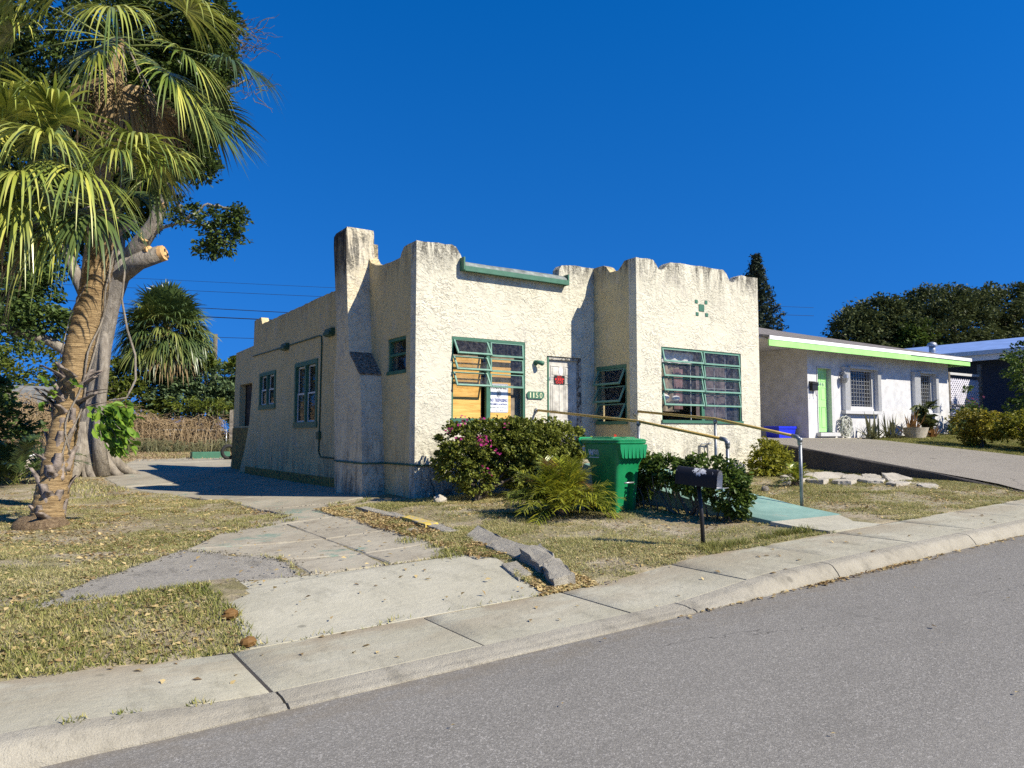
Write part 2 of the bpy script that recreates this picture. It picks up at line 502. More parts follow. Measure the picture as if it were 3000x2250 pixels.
def asphalt(name, base, speck, road=False):
    t = NT(name); p = t.pos()
    g = t.voro(120, p, 'F1', 'Color')
    gv = t.sep(g)[0]
    col = t.ramp(gv, [(0.0, tuple(v*0.62 for v in base)), (0.45, base), (0.8, tuple(min(1, v*1.22) for v in base)), (0.97, speck)])
    fg = t.noise(190, 2, 0.7, p)
    col = t.mix(t.ramp(fg, [(0.40, 0.5), (0.58, 0.0)]), col, tuple(v*0.5 for v in base))
    big = t.noise(0.35, 5, 0.65, t.pos((0.35, 1.0, 1.0)))
    col = t.mix(t.ramp(big, [(0.35, 0.0), (0.7, 0.35)]), col, tuple(v*1.28 for v in base))
    mid = t.noise(1.9, 6, 0.7, t.pos((0.5, 1.0, 1.0)))
    col = t.mix(t.ramp(mid, [(0.50, 0.0), (0.72, 0.35)]), col, tuple(v*0.66 for v in base))
    oil = t.ramp(t.voro(0.55, t.pos((0.55, 1.0, 1.0))), [(0.02, 0.7), (0.05, 0.0)])
    oil2 = t.math('MULTIPLY', t.ramp(t.noise(4.2, 5, 0.65), [(0.66, 0.0), (0.74, 0.5)]), t.ramp(t.noise(0.6, 2), [(0.42, 0.0), (0.6, 1.0)]))
    col = t.mix(t.math('MAXIMUM', oil, oil2), col, tuple(v*0.34 for v in base))
    if road:
        y = t.sep()[1]
        wob = t.math('ADD', y, t.math('MULTIPLY', t.noise(0.5, 3), 0.5))
        band = t.ramp(t.math('MULTIPLY', t.math('ADD', wob, 4.0), 0.1), [(0.0, 0.0), (0.30, 0.0), (0.36, 0.35), (0.43, 0.0), (0.52, 0.0), (0.58, 0.35), (0.65, 0.0)])
        col = t.mix(band, col, tuple(v*1.25 for v in base))
        grit = t.math('MULTIPLY', t.ramp(t.math('MULTIPLY', y, 0.1), [(0.385, 0.0), (0.425, 0.55), (0.437, 1.0)]), t.ramp(t.noise(7, 5, 0.7, t.pos((0.5, 1, 1))), [(0.40, 0.0), (0.6, 0.85)]))
        col = t.mix(grit, col, (0.20, 0.165, 0.115))
    wv = t.n.new('ShaderNodeVectorMath'); wv.operation = 'MULTIPLY_ADD'
    t.l.new(t.noise(1.3, 4, 0.65, p, out='Color'), wv.inputs[0]); wv.inputs[1].default_value = (0.9, 0.9, 0); t.l.new(p, wv.inputs[2])
    ck = t.ramp(t.voro(0.42, wv.outputs[0], 'DISTANCE_TO_EDGE'), [(0.0, 0.8), (0.0035, 0.0)])
    ck = t.math('MULTIPLY', ck, t.ramp(t.noise(0.45, 2), [(0.48, 0.0), (0.56, 1.0)]))
    col = t.mix(ck, col, tuple(v*0.28 for v in base))
    t.bump(t.math('ADD', gv, t.math('MULTIPLY', fg, 0.7)), 0.005)
    MAT[name] = t.done(col, 0.9, 0, 0.25)
asphalt('asphalt', (0.232, 0.217, 0.188), (0.43, 0.405, 0.36), True)
asphalt('asphalt_drive', (0.28, 0.25, 0.20), (0.44, 0.405, 0.34))
concrete('asphalt_old', (0.30, 0.275, 0.225), (0.40, 0.37, 0.31), 0.85, 0.014, 2.0)

def soil():
    t = NT('soil'); p = t.pos()
    col = t.ramp(t.noise(0.8, 6, 0.65, p), [(0.30, (0.27, 0.215, 0.14)), (0.48, (0.40, 0.335, 0.23)), (0.70, (0.54, 0.475, 0.36))])
    g = t.noise(1.7, 6, 0.7, p)
    col = t.mix(t.ramp(g, [(0.42, 0.0), (0.58, 0.75)]), col, t.ramp(t.noise(22, 4, 0.7), [(0.3, (0.12, 0.125, 0.035)), (0.6, (0.27, 0.24, 0.10)), (0.8, (0.38, 0.33, 0.17))]))
    col = t.mix(t.ramp(t.noise(48, 4, 0.75, p), [(0.40, 0.55), (0.54, 0.0)]), col, (0.11, 0.085, 0.05))
    col = t.mix(t.ramp(t.noise(31, 3, 0.7, p), [(0.60, 0.0), (0.72, 0.6)]), col, (0.50, 0.43, 0.28))
    t.bump(t.math('ADD', t.noise(40, 5, 0.75, p), t.math('MULTIPLY', t.noise(6, 4), 2.5)), 0.02)
    MAT['soil'] = t.done(col, 0.95, 0, 0.1)
soil()

def green_paint():
    t = NT('ramp_paint'); p = t.pos()
    col = t.ramp(t.noise(2.2, 6, 0.7, p), [(0.3, (0.13, 0.235, 0.20)), (0.6, (0.21, 0.335, 0.28)), (0.8, (0.28, 0.40, 0.33))])
    w = t.noise(5.0, 7, 0.75, t.pos((1.0, 0.5, 1.0)))
    col = t.mix(t.ramp(w, [(0.60, 0.0), (0.68, 0.75)]), col, (0.43, 0.40, 0.31))
    col = t.mix(t.ramp(t.noise(3, 5, 0.7), [(0.62, 0.0), (0.75, 0.55)]), col, (0.10, 0.12, 0.10))
    t.bump(t.noise(70, 3, 0.7, p), 0.004)
    MAT['ramp_paint'] = t.done(col, 0.75, 0, 0.3)
green_paint()

def peel(name, c, under, amount=0.62, rough=0.5):
    t = NT(name); p = t.pos()
    col = t.ramp(t.noise(8, 5, 0.6, p), [(0.3, tuple(v*0.82 for v in c)), (0.7, tuple(min(1, v*1.12) for v in c))])
    col = t.mix(t.ramp(t.noise(11, 6, 0.75, p), [(amount, 0.0), (amount+0.05, 0.9)]), col, under)
    t.bump(t.noise(30, 4, 0.7, p), 0.002)
    MAT[name] = t.done(col, rough, 0, 0.4)
peel('green_trim', (0.045, 0.145, 0.09), (0.30, 0.36, 0.31), 0.70)
peel('green_sash', (0.135, 0.275, 0.205), (0.42, 0.46, 0.40), 0.72)
peel('green_dark', (0.028, 0.085, 0.05), (0.08, 0.10, 0.07), 0.66)
peel('white_sash', (0.62, 0.63, 0.60), (0.35, 0.33, 0.28), 0.72)
peel('yellow_curb', (0.55, 0.40, 0.07), (0.34, 0.30, 0.22), 0.50, 0.85)
peel('rail_yellow', (0.46, 0.31, 0.075), (0.22, 0.17, 0.11), 0.66)
peel('door_jamb', (0.40, 0.38, 0.33), (0.035, 0.03, 0.025), 0.50, 0.8)
def mailbox_mat():
    t = NT('mailbox'); p = t.pos()
    n = t.noise(13, 6, 0.7, p)
    d = t.n.new('ShaderNodeVectorMath'); d.operation = 'DISTANCE'; t.l.new(p, d.inputs[0]); d.inputs[1].default_value = MAIL_PATCH
    near = t.ramp(d.outputs['Value'], [(0.0, 0.34), (0.07, 0.22), (0.13, 0.0)])
    e = t.math('ADD', n, near)
    col = t.mix(t.ramp(e, [(0.655, 0.0), (0.68, 0.95)]), (0.010, 0.010, 0.012), (0.52, 0.52, 0.52))
    MAT['mailbox'] = t.done(col, 0.5, 0, 0.25)
MAIL_PATCH = (6.42, 5.84, 1.23)
mailbox_mat()
peel('base_yellow', (0.30, 0.215, 0.055), (0.07, 0.055, 0.03), 0.50, 0.9)
MAT['pipe_grey'] = plain('pipe_grey', (0.24, 0.255, 0.265), 0.45, 0.6, 0.25, 14)
MAT['galv'] = plain('galv', (0.42, 0.43, 0.44), 0.45, 0.7, 0.2, 20)
MAT['black'] = plain('black', (0.012, 0.012, 0.013), 0.5)
MAT['rubber'] = plain('rubber', (0.02, 0.02, 0.02), 0.8)
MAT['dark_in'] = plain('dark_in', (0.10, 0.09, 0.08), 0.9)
MAT['roof_tar'] = plain('roof_tar', (0.16, 0.165, 0.16), 0.9, 0, 0.3, 5, 0.01)
MAT['cap_grey'] = plain('cap_grey', (0.20, 0.225, 0.205), 0.85, 0, 0.35, 6, 0.006)
MAT['ledge'] = plain('ledge', (0.31, 0.275, 0.22), 0.95, 0, 0.55, 22, 0.03, 0.1)
MAT['white_paint'] = plain('white_paint', (0.78, 0.78, 0.77), 0.6, 0, 0.05)
MAT['white_plastic'] = plain('white_plastic', (0.60, 0.61, 0.62), 0.4, 0, 0.04)
MAT['nb_wall'] = plain('nb_wall', (0.56, 0.56, 0.56), 0.85, 0, 0.12, 3.5, 0.006)
MAT['nb_trim'] = plain('nb_trim', (0.50, 0.50, 0.49), 0.6, 0, 0.06)
MAT['nb_green'] = plain('nb_green', (0.36, 0.72, 0.22), 0.55, 0, 0.12, 2.5)
MAT['nb_door'] = plain('nb_door', (0.38, 0.74, 0.27), 0.5, 0, 0.06, 2.0)
MAT['grille'] = plain('grille', (0.30, 0.31, 0.31), 0.5, 0.3)
MAT['navy'] = plain('navy', (0.028, 0.042, 0.072), 0.8)
MAT['blue_roof'] = plain('blue_roof', (0.22, 0.33, 0.60), 0.5, 0.1, 0.15, 2)
MAT['gutter'] = plain('gutter', (0.55, 0.60, 0.64), 0.5)
MAT['blue_bin'] = plain('blue_bin', (0.012, 0.03, 0.62), 0.45, 0, 0.08)
MAT['hose'] = plain('hose', (0.42, 0.43, 0.36), 0.6, 0, 0.3, 20)
MAT['bin_green'] = None
MAT['red'] = plain('red', (0.75, 0.03, 0.03), 0.5)
MAT['cream'] = plain('cream', (0.66, 0.66, 0.42), 0.6)
MAT['navy_ink'] = plain('navy_ink', (0.02, 0.03, 0.22), 0.6)
MAT['grey_ink'] = plain('grey_ink', (0.25, 0.26, 0.28), 0.6)
MAT['sign_white'] = plain('sign_white', (0.74, 0.77, 0.80), 0.5, 0, 0.04)
MAT['wood_grey'] = plain('wood_grey', (0.17, 0.15, 0.125), 0.9, 0, 0.4, 7, 0.008)
MAT['pole_wood'] = plain('pole_wood', (0.15, 0.125, 0.10), 0.9, 0, 0.35, 5)
MAT['wire'] = plain('wire', (0.02, 0.02, 0.022), 0.6)
MAT['lattice'] = plain('lattice', (0.62, 0.61, 0.68), 0.7)
MAT['curtain_mauve'] = plain('curtain_mauve', (0.12, 0.095, 0.10), 0.95, 0, 0.5, 5)
MAT['curtain_rose'] = plain('curtain_rose', (0.21, 0.12, 0.12), 0.95, 0, 0.3, 6)
MAT['curtain_tan'] = plain('curtain_tan', (0.27, 0.22, 0.16), 0.95, 0, 0.3, 6)
MAT['bag_white'] = plain('bag_white', (0.72, 0.72, 0.70), 0.6, 0, 0.15, 12)
MAT['screen'] = plain('screen', (0.16, 0.15, 0.15), 0.9)
MAT['pink'] = plain('pink', (0.62, 0.20, 0.30), 0.8)

def bin_mat():
    t = NT('bin_green'); p = t.pos()
    col = t.ramp(t.noise(5, 5, 0.6, p), [(0.3, (0.004, 0.17, 0.058)), (0.7, (0.008, 0.23, 0.08))])
    col = t.mix(t.ramp(t.noise(9, 6, 0.7, t.pos((1, 1, 0.3))), [(0.60, 0.0), (0.78, 0.35)]), col, (0.10, 0.20, 0.12))
    t.bump(t.noise(160, 2, 0.5, p), 0.0015)
    MAT['bin_green'] = t.done(col, 0.42, 0, 0.45)
bin_mat()

def plywood():
    t = NT('plywood'); p = t.pos()
    g = t.noise(2.0, 6, 0.6, t.pos((0.9, 1.0, 11.0)), 1.2)
    col = t.ramp(g, [(0.32, (0.50, 0.255, 0.055)), (0.5, (0.68, 0.395, 0.105)), (0.68, (0.78, 0.49, 0.15))])
    MAT['plywood'] = t.done(col, 0.7, 0, 0.3)
plywood()

def glass():
    t = NT('glass')
    t.n.remove(t.b)
    tr = t.n.new('ShaderNodeBsdfTransparent'); tr.inputs[0].default_value = (0.93, 0.93, 0.93, 1)
    gl = t.n.new('ShaderNodeBsdfGlossy'); gl.inputs['Roughness'].default_value = 0.03; gl.inputs[0].default_value = (0.9, 0.9, 0.9, 1)
    df = t.n.new('ShaderNodeBsdfDiffuse'); df.inputs[0].default_value = (0.36, 0.34, 0.32, 1)
    fr = t.n.new('ShaderNodeLayerWeight')
    frf = t.ramp(fr.outputs['Facing'], [(0.0, 0.015), (0.5, 0.03), (0.75, 0.10), (0.92, 0.35), (1.0, 0.9)])
    m1 = t.n.new('ShaderNodeMixShader'); m2 = t.n.new('ShaderNodeMixShader')
    dirt = t.ramp(t.noise(14, 6, 0.75), [(0.45, 0.02), (0.72, 0.12)])
    spl = t.ramp(t.voro(13, t.pos((1, 1, 0.55))), [(0.05, 0.7), (0.085, 0.0)])
    spl = t.math('MULTIPLY', spl, t.ramp(t.noise(2.2, 2), [(0.5, 0.0), (0.6, 1.0)]))
    t.l.new(t.math('MAXIMUM', dirt, spl), m1.inputs[0])
    t.l.new(tr.outputs[0], m1.inputs[1]); t.l.new(df.outputs[0], m1.inputs[2])
    t.l.new(frf, m2.inputs[0]); t.l.new(m1.outputs[0], m2.inputs[1]); t.l.new(gl.outputs[0], m2.inputs[2])
    t.l.new(m2.outputs[0], t.out.inputs['Surface'])
    MAT['glass'] = t.m
glass()

def shingle():
    t = NT('shingle'); p = t.pos()
    br = t.n.new('ShaderNodeTexBrick'); br.inputs['Scale'].default_value = 1.0
    br.inputs['Brick Width'].default_value = 0.33; br.inputs['Row Height'].default_value = 0.14
    br.inputs['Mortar Size'].default_value = 0.008; br.inputs['Color1'].default_value = (0.24, 0.215, 0.195, 1)
    br.inputs['Color2'].default_value = (0.15, 0.135, 0.125, 1); br.inputs['Mortar'].default_value = (0.03, 0.03, 0.03, 1)
    t.l.new(p, br.inputs['Vector'])
    col = t.mix(t.ramp(t.noise(1.4, 5, 0.7), [(0.4, 0.0), (0.7, 0.4)]), br.outputs[0], (0.21, 0.195, 0.18))
    MAT['shingle'] = t.done(col, 0.95, 0, 0.1)
shingle()

def bark(name, c1, c2, sc, bd):
    t = NT(name)
    n = t.noise(1.0, 6, 0.7, t.pos(sc), 0.6)
    col = t.ramp(n, [(0.34, c1), (0.52, tuple((a+b)/2 for a, b in zip(c1, c2))), (0.68, c2)])
    col = t.mix(t.ramp(t.noise(2.2, 5, 0.7), [(0.5, 0.0), (0.7, 0.5)]), col, tuple(v*0.55 for v in c1))
    t.bump(t.math('ADD', n, t.math('MULTIPLY', t.noise(30, 4, 0.7), 0.3)), bd)
    MAT[name] = t.done(col, 0.92, 0, 0.15)
bark('palm_bark', (0.15, 0.095, 0.045), (0.54, 0.385, 0.195), (5, 5, 48), 0.035)
bark('fig_bark', (0.17, 0.145, 0.115), (0.36, 0.32, 0.26), (9, 9, 3), 0.05)
bark('twig_bark', (0.10, 0.08, 0.06), (0.22, 0.19, 0.15), (20, 20, 8), 0.02)
bark('root_ball', (0.13, 0.085, 0.05), (0.34, 0.25, 0.15), (18, 18, 18), 0.08)
MAT['boot'] = plain('boot', (0.25, 0.205, 0.17), 0.85, 0, 0.45, 7, 0.01)
MAT['cutwood'] = plain('cutwood', (0.62, 0.37, 0.15), 0.8, 0, 0.25, 9)
MAT['fibre'] = plain('fibre', (0.30, 0.15, 0.06), 0.95, 0, 0.4, 25, 0.02)
MAT['log'] = plain('log', (0.36, 0.32, 0.26), 0.9, 0, 0.35, 5, 0.02)

MAT['frond'] = leafmat('frond', [(0.06, 0.11, 0.02), (0.14, 0.20, 0.035), (0.28, 0.33, 0.05), (0.50, 0.48, 0.10)], 0.16, 0.30, 0.9)  # sunlit yellow and shadow green put into the colours, picked leaf by leaf
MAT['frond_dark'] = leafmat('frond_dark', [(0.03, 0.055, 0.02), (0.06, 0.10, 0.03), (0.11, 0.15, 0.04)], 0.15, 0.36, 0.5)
MAT['frond_mid'] = leafmat('frond_mid', [(0.035, 0.065, 0.018), (0.075, 0.115, 0.028), (0.14, 0.18, 0.04), (0.24, 0.24, 0.06)], 0.15, 0.4, 0.4)
MAT['frond_dead'] = leafmat('frond_dead', [(0.13, 0.085, 0.04), (0.26, 0.18, 0.09), (0.40, 0.30, 0.16)], 0.2, 0.8)
MAT['petiole'] = plain('petiole', (0.17, 0.20, 0.045), 0.5, 0, 0.3, 10)
MAT['fig_leaf'] = leafmat('fig_leaf', [(0.018, 0.034, 0.010), (0.035, 0.060, 0.014), (0.060, 0.092, 0.020), (0.10, 0.135, 0.03)], 0.2, 0.35)
MAT['ficus_leaf'] = leafmat('ficus_leaf', [(0.045, 0.12, 0.02), (0.11, 0.22, 0.03), (0.24, 0.36, 0.045)], 0.35, 0.3)
MAT['boug_leaf'] = leafmat('boug_leaf', [(0.035, 0.055, 0.010), (0.08, 0.11, 0.018), (0.145, 0.17, 0.026), (0.25, 0.26, 0.045)], 0.25, 0.42)
MAT['boug_flower'] = leafmat('boug_flower', [(0.34, 0.02, 0.15), (0.55, 0.03, 0.28), (0.42, 0.07, 0.13)], 0.4, 0.6)
MAT['date_leaf'] = leafmat('date_leaf', [(0.06, 0.11, 0.012), (0.15, 0.21, 0.022), (0.30, 0.32, 0.03), (0.48, 0.42, 0.04)], 0.25, 0.35, 0.4)
MAT['hib_leaf'] = leafmat('hib_leaf', [(0.028, 0.055, 0.010), (0.06, 0.10, 0.016), (0.12, 0.17, 0.03)], 0.3, 0.45)
MAT['gold_leaf'] = leafmat('gold_leaf', [(0.07, 0.085, 0.012), (0.17, 0.18, 0.02), (0.34, 0.32, 0.03)], 0.35, 0.45)
MAT['hedge_leaf'] = leafmat('hedge_leaf', [(0.035, 0.045, 0.012), (0.09, 0.09, 0.02), (0.24, 0.20, 0.025), (0.40, 0.33, 0.03)], 0.3, 0.45)
MAT['shrub_leaf'] = leafmat('shrub_leaf', [(0.03, 0.06, 0.016), (0.06, 0.105, 0.026), (0.12, 0.165, 0.042)], 0.25, 0.5)
MAT['feather_leaf'] = leafmat('feather_leaf', [(0.045, 0.08, 0.035), (0.09, 0.14, 0.06), (0.15, 0.205, 0.09)], 0.25, 0.5)
MAT['vine_leaf'] = leafmat('vine_leaf', [(0.05, 0.085, 0.014), (0.11, 0.15, 0.022), (0.20, 0.22, 0.04)], 0.35, 0.5)
MAT['dry_vine'] = leafmat('dry_vine', [(0.16, 0.105, 0.055), (0.29, 0.205, 0.115), (0.42, 0.32, 0.19)], 0.15, 0.9)
MAT['oak_leaf'] = leafmat('oak_leaf', [(0.028, 0.040, 0.012), (0.055, 0.072, 0.022), (0.10, 0.115, 0.038)], 0.2, 0.55)
MAT['pine_leaf'] = leafmat('pine_leaf', [(0.012, 0.022, 0.014), (0.025, 0.04, 0.022), (0.045, 0.06, 0.03)], 0.1, 0.6)
MAT['white_flower'] = leafmat('white_flower', [(0.65, 0.65, 0.58), (0.80, 0.80, 0.75), (0.85, 0.85, 0.82)], 0.3, 0.7)
MAT['agave'] = leafmat('agave', [(0.07, 0.09, 0.045), (0.13, 0.14, 0.07), (0.22, 0.20, 0.11)], 0.15, 0.5)
MAT['rust_leaf'] = leafmat('rust_leaf', [(0.16, 0.06, 0.025), (0.24, 0.11, 0.04), (0.20, 0.16, 0.05)], 0.3, 0.6)
MAT['grass'] = leafmat('grass', [(0.09, 0.13, 0.018), (0.17, 0.21, 0.035), (0.30, 0.285, 0.08), (0.47, 0.405, 0.18), (0.55, 0.475, 0.25)], 0.3, 0.7)
MAT['lawn'] = leafmat('lawn', [(0.07, 0.10, 0.015), (0.14, 0.17, 0.03), (0.25, 0.25, 0.06), (0.40, 0.34, 0.14)], 0.25, 0.7)
MAT['litter'] = leafmat('litter', [(0.11, 0.06, 0.03), (0.26, 0.165, 0.07), (0.42, 0.31, 0.13), (0.55, 0.43, 0.21)], 0.15, 0.85)
MAT['hib_flower'] = plain('hib_flower', (0.65, 0.06, 0.03), 0.6)
# ---------------------------------------------------------------- road, ground, kerb, sidewalk
def grid_mesh(name, xs, ys, zf, mat, **kw):
    X, Y = np.meshgrid(xs, ys)
    Z = zf(X.ravel(), Y.ravel())
    V = np.stack([X.ravel(), Y.ravel(), Z], 1)
    nx, ny = len(xs), len(ys)
    i, j = np.meshgrid(np.arange(nx-1), np.arange(ny-1))
    a = (j*nx+i).ravel()
    F = np.stack([a, a+1, a+nx+1, a+nx], 1)
    return np_mesh(name, V, F, mat, smooth=True, **kw)

road = grid_mesh('road', np.concatenate([np.linspace(-200, -20, 8), np.arange(-18, 40, 2.0), np.linspace(42, 260, 10)]),
                 np.array([-9, -6, -4, -2, 0, 2, 3.2, 4.2, 4.40]), lambda x, y: road_z(x) + 0.015*np.exp(-((y-0)/3.0)**2) - 0.0, MAT['asphalt'])
tag(road, kind='structure')

APRON = [(1.66, 7.58), (3.25, 7.50), (4.30, 7.40), (4.47, 7.0), (4.06, 5.553), (1.46, 5.553)]
PATCH = [(0.2, 7.55), (1.62, 7.61), (2.5, 7.57), (2.58, 8.6), (1.75, 9.8), (1.36, 9.35), (0.58, 8.25)]
DRIVE = [(2.52, 7.58), (4.35, 7.44), (4.38, 9.0), (4.40, 10.5), (4.3, 11.4), (4.75, 13.0), (6.0, 13.4), (6.0, 24), (9.5, 30), (9.5, 36), (4.5, 36),
         (3.2, 31), (2.2, 24), (2.45, 20.3), (3.55, 15.8), (3.66, 13.3), (3.78, 12.1), (3.0, 11.35), (2.38, 10.95), (1.78, 9.85), (2.62, 8.6)]
HOUSE_FP = [(6.0, 12.1), (10.2, 12.1), (10.2, 10.8), (14.1, 10.8), (14.1, 25), (6.0, 25)]
RAMP_FP = [(8.5, 5.5), (10.1, 5.5), (10.1, 12.2), (8.5, 12.2)]
NDRIVE = [(15.02, 5.5), (22.2, 5.5), (22.2, 13.6), (15.02, 13.6)]

gxs = np.unique(np.concatenate([np.linspace(-320, -20, 14), np.arange(-18, 14.9, 0.4), [14.96, 15.04], np.arange(15.3, 34, 0.6), np.linspace(36, 420, 20)]))
gys = np.unique(np.concatenate([np.linspace(-200, -10, 8), [-9, 0, 4.3, 5.44, 5.52], np.arange(5.8, 14, 0.3), np.arange(14.4, 46, 0.8), np.linspace(48, 480, 20)]))
def ground_z(x, y):
    z = gz(x, y)
    n = (vnoise(x, y, 1.7, 3)-0.5)*0.05 + (vnoise(x, y, 0.6, 4)-0.5)*0.06
    n = n*ss(y, 5.6, 7.0)*(np.abs(x) < 60)
    hard = inside(APRON, x, y) | inside(PATCH, x, y) | inside(DRIVE, x, y) | inside(NDRIVE, x, y) | inside(RAMP_FP, x, y)
    z = z + np.where(hard, -0.008, n)
    z = np.where(y < 5.5, road_z(x) - 0.2, z)
    return z
ground = grid_mesh('ground', gxs, gys, ground_z, MAT['soil'])
tag(ground, kind='structure')

def slab_grid(x0, x1, y0, y1, zf, th=0.10, bev=0.012, nx=6, ny=3):
    """a slab that follows zf, its arrises worn down"""
    mb = MB()
    xs = [x0, x0+bev] + list(np.linspace(x0+bev, x1-bev, nx+1))[1:-1] + [x1-bev, x1]
    ys = [y0, y0+bev] + list(np.linspace(y0+bev, y1-bev, ny+1))[1:-1] + [y1-bev, y1]
    P = []
    for j, y in enumerate(ys):
        for i, x in enumerate(xs):
            e = (i in (0, len(xs)-1)) or (j in (0, len(ys)-1))
            P.append((x, y, zf(x, y) - (bev*0.8 if e else 0)))
    n = len(xs); m = len(ys)
    F = [(j*n+i, j*n+i+1, (j+1)*n+i+1, (j+1)*n+i) for j in range(m-1) for i in range(n-1)]
    ring = [i for i in range(n)] + [j*n+n-1 for j in range(1, m)] + [(m-1)*n+i for i in range(n-2, -1, -1)] + [j*n for j in range(m-2, 0, -1)]
    b = len(P)
    for k in ring: P.append((P[k][0], P[k][1], P[k][2]-th))
    L = len(ring)
    for k in range(L):
        F.append((ring[k], b+k, b+(k+1) % L, ring[(k+1) % L]))
    return mb.add(P, F)

def kz(x): return float(road_z(x) + kerb_off(x))
# sidewalk: a bed of dark joint filler and single concrete slabs on it
mb = MB()
xs = np.arange(-6, 30.1, 0.5)
P = []; F = []
for x in xs:
    P += [(x, 4.55, kz(x)-0.004), (x, 5.57, kz(x)-0.002)]
for i in range(len(xs)-1): F.append((2*i, 2*i+2, 2*i+3, 2*i+1))
mb.add(P, F)
walk = build('sidewalk', mb, MAT['retaining'])
tag(walk, kind='structure')
jx = [-4.6, -1.6, 1.34, 2.82, 4.22, 5.64, 7.06, 8.50, 9.94, 11.4, 12.85, 14.3, 16.2, 18.2, 20.2, 22.4, 24, 26, 28]
for k in range(len(jx)-1):
    lift = 0.002*((k*7) % 3)
    build('slab', slab_grid(jx[k]+0.010, jx[k+1]-0.010, 4.580, 5.525, lambda x, y: kz(x) + lift + 0.004*(y-4.6), 0.08, 0.003), MAT['walk'], walk, 'auto')
# kerb: rounded stones along the road
kerb_bed = MB()
P = []; F = []
for x in xs: P += [(x, 4.36, float(road_z(x))-0.05), (x, 4.57, kz(x)-0.05)]
for i in range(len(xs)-1): F.append((2*i, 2*i+2, 2*i+3, 2*i+1))
kerb_bed.add(P, F)
kerb = build('kerb', kerb_bed, MAT['retaining'])
tag(kerb, kind='structure')
kx = [-5.0, -1.8, 1.36, 4.70, 6.72, 9.45, 12.2, 15.0, 18.5, 22.5, 25.5, 28.5]
for k in range(len(kx)-1):
    a, b = kx[k]+0.008, kx[k+1]-0.008
    rings = []
    for x in np.linspace(a, b, 14):
        r = float(road_z(x)); h = float(kerb_off(x))
        w = 0.0 if h > 0.1 else 0.02
        rings.append([(x, 4.33-w, r-0.12), (x, 4.335-w, r+0.012), (x, 4.355, r+0.02+h*0.22), (x, 4.385, r+h*0.68), (x, 4.412, r+h*0.92), (x, 4.45, r+h+0.004), (x, 4.566, r+h+0.006), (x, 4.562, r-0.12)])
    build('kerb_stone', MB().loft(rings), MAT['kerbstone'], kerb, 'auto')

# ---------------------------------------------------------------- driveway slabs
def poly_slab(poly, lift, th=0.10, jitter=0.0, step=0.35, bev=0.012):
    """a cast slab on an outline; its edge is subdivided, worn and follows the ground"""
    pts = []
    n = len(poly)
    for i in range(n):
        a = np.array(poly[i], float); b = np.array(poly[(i+1) % n], float)
        m = max(1, int(np.linalg.norm(b-a)/step))
        for k in range(m):
            p = a + (b-a)*k/m
            if jitter: p = p + np.array([random.uniform(-1, 1), random.uniform(-1, 1)])*jitter
            pts.append(tuple(p))
    cx = sum(p[0] for p in pts)/len(pts); cy = sum(p[1] for p in pts)/len(pts)
    def ins(p):
        d = math.hypot(p[0]-cx, p[1]-cy)
        s = 1 - bev*1.6/max(d, 0.05)
        return (cx+(p[0]-cx)*s, cy+(p[1]-cy)*s)
    inn = [ins(p) for p in pts]
    N = len(pts)
    P = [(x, y, G(x, y)+lift) for x, y in inn] + [(x, y, G(x, y)+lift-bev) for x, y in pts] + [(x, y, G(x, y)+lift-th) for x, y in pts]
    tris = tessellate_polygon([[Vector((x, y, 0)) for x, y in inn]])
    F = [tuple(t) for t in tris]
    for i in range(N):
        j = (i+1) % N
        F += [(i, N+i, N+j, j), (N+i, 2*N+i, 2*N+j, N+j)]
    return MB().add(P, F)
drive = thing('driveway', None, None, (3.2, 9, G(3.2, 9)), kind='structure')
build('apron_slab', poly_slab(APRON, 0.004, 0.1, 0, 0.35, 0.004), MAT['apron'], drive)
build('asphalt_patch', poly_slab(PATCH, 0.002, 0.06, 0.09, 0.14, 0.004), MAT['asphalt_old'], drive)
SL = [[(2.60, 7.60), (3.42, 7.55), (3.44, 8.25), (2.60, 8.55)], [(3.46, 7.545), (4.34, 7.46), (4.37, 8.25), (3.46, 8.25)],
      [(2.56, 8.62), (3.44, 8.28), (3.45, 9.55), (1.82, 9.85)], [(3.47, 8.28), (4.37, 8.28), (4.39, 9.55), (3.47, 9.55)],
      [(1.84, 9.90), (3.45, 9.58), (3.44, 11.30), (3.0, 11.33), (2.40, 10.9)], [(3.47, 9.58), (4.39, 9.58), (4.38, 10.9), (4.28, 11.35), (3.47, 11.3)],
      [(3.1, 11.36), (4.28, 11.38), (4.70, 12.95), (3.68, 13.25), (3.78, 12.1)],
      [(3.66, 13.3), (4.75, 13.0), (5.95, 13.42), (5.98, 15.7), (3.55, 15.75)], [(3.54, 15.8), (5.98, 15.75), (5.98, 18.6), (2.95, 18.6)],
      [(2.94, 18.65), (5.98, 18.65), (5.98, 21.6), (2.35, 21.6)], [(2.34, 21.65), (5.98, 21.65), (5.98, 25.4), (2.3, 25.4)],
      [(2.32, 25.45), (6.6, 25.45), (8.8, 29.0), (2.9, 29.0)], [(2.92, 29.05), (9.0, 29.05), (9.4, 32.6), (3.7, 32.6)],
      [(3.72, 32.65), (9.4, 32.65), (9.4, 36), (4.5, 36)]]
for k, p in enumerate(SL):
    build('slab', poly_slab(p, 0.004 + 0.003*((k*5) % 3), 0.09, 0.018 if k < 7 else 0.03, 0.3), MAT['old_concrete'], drive)

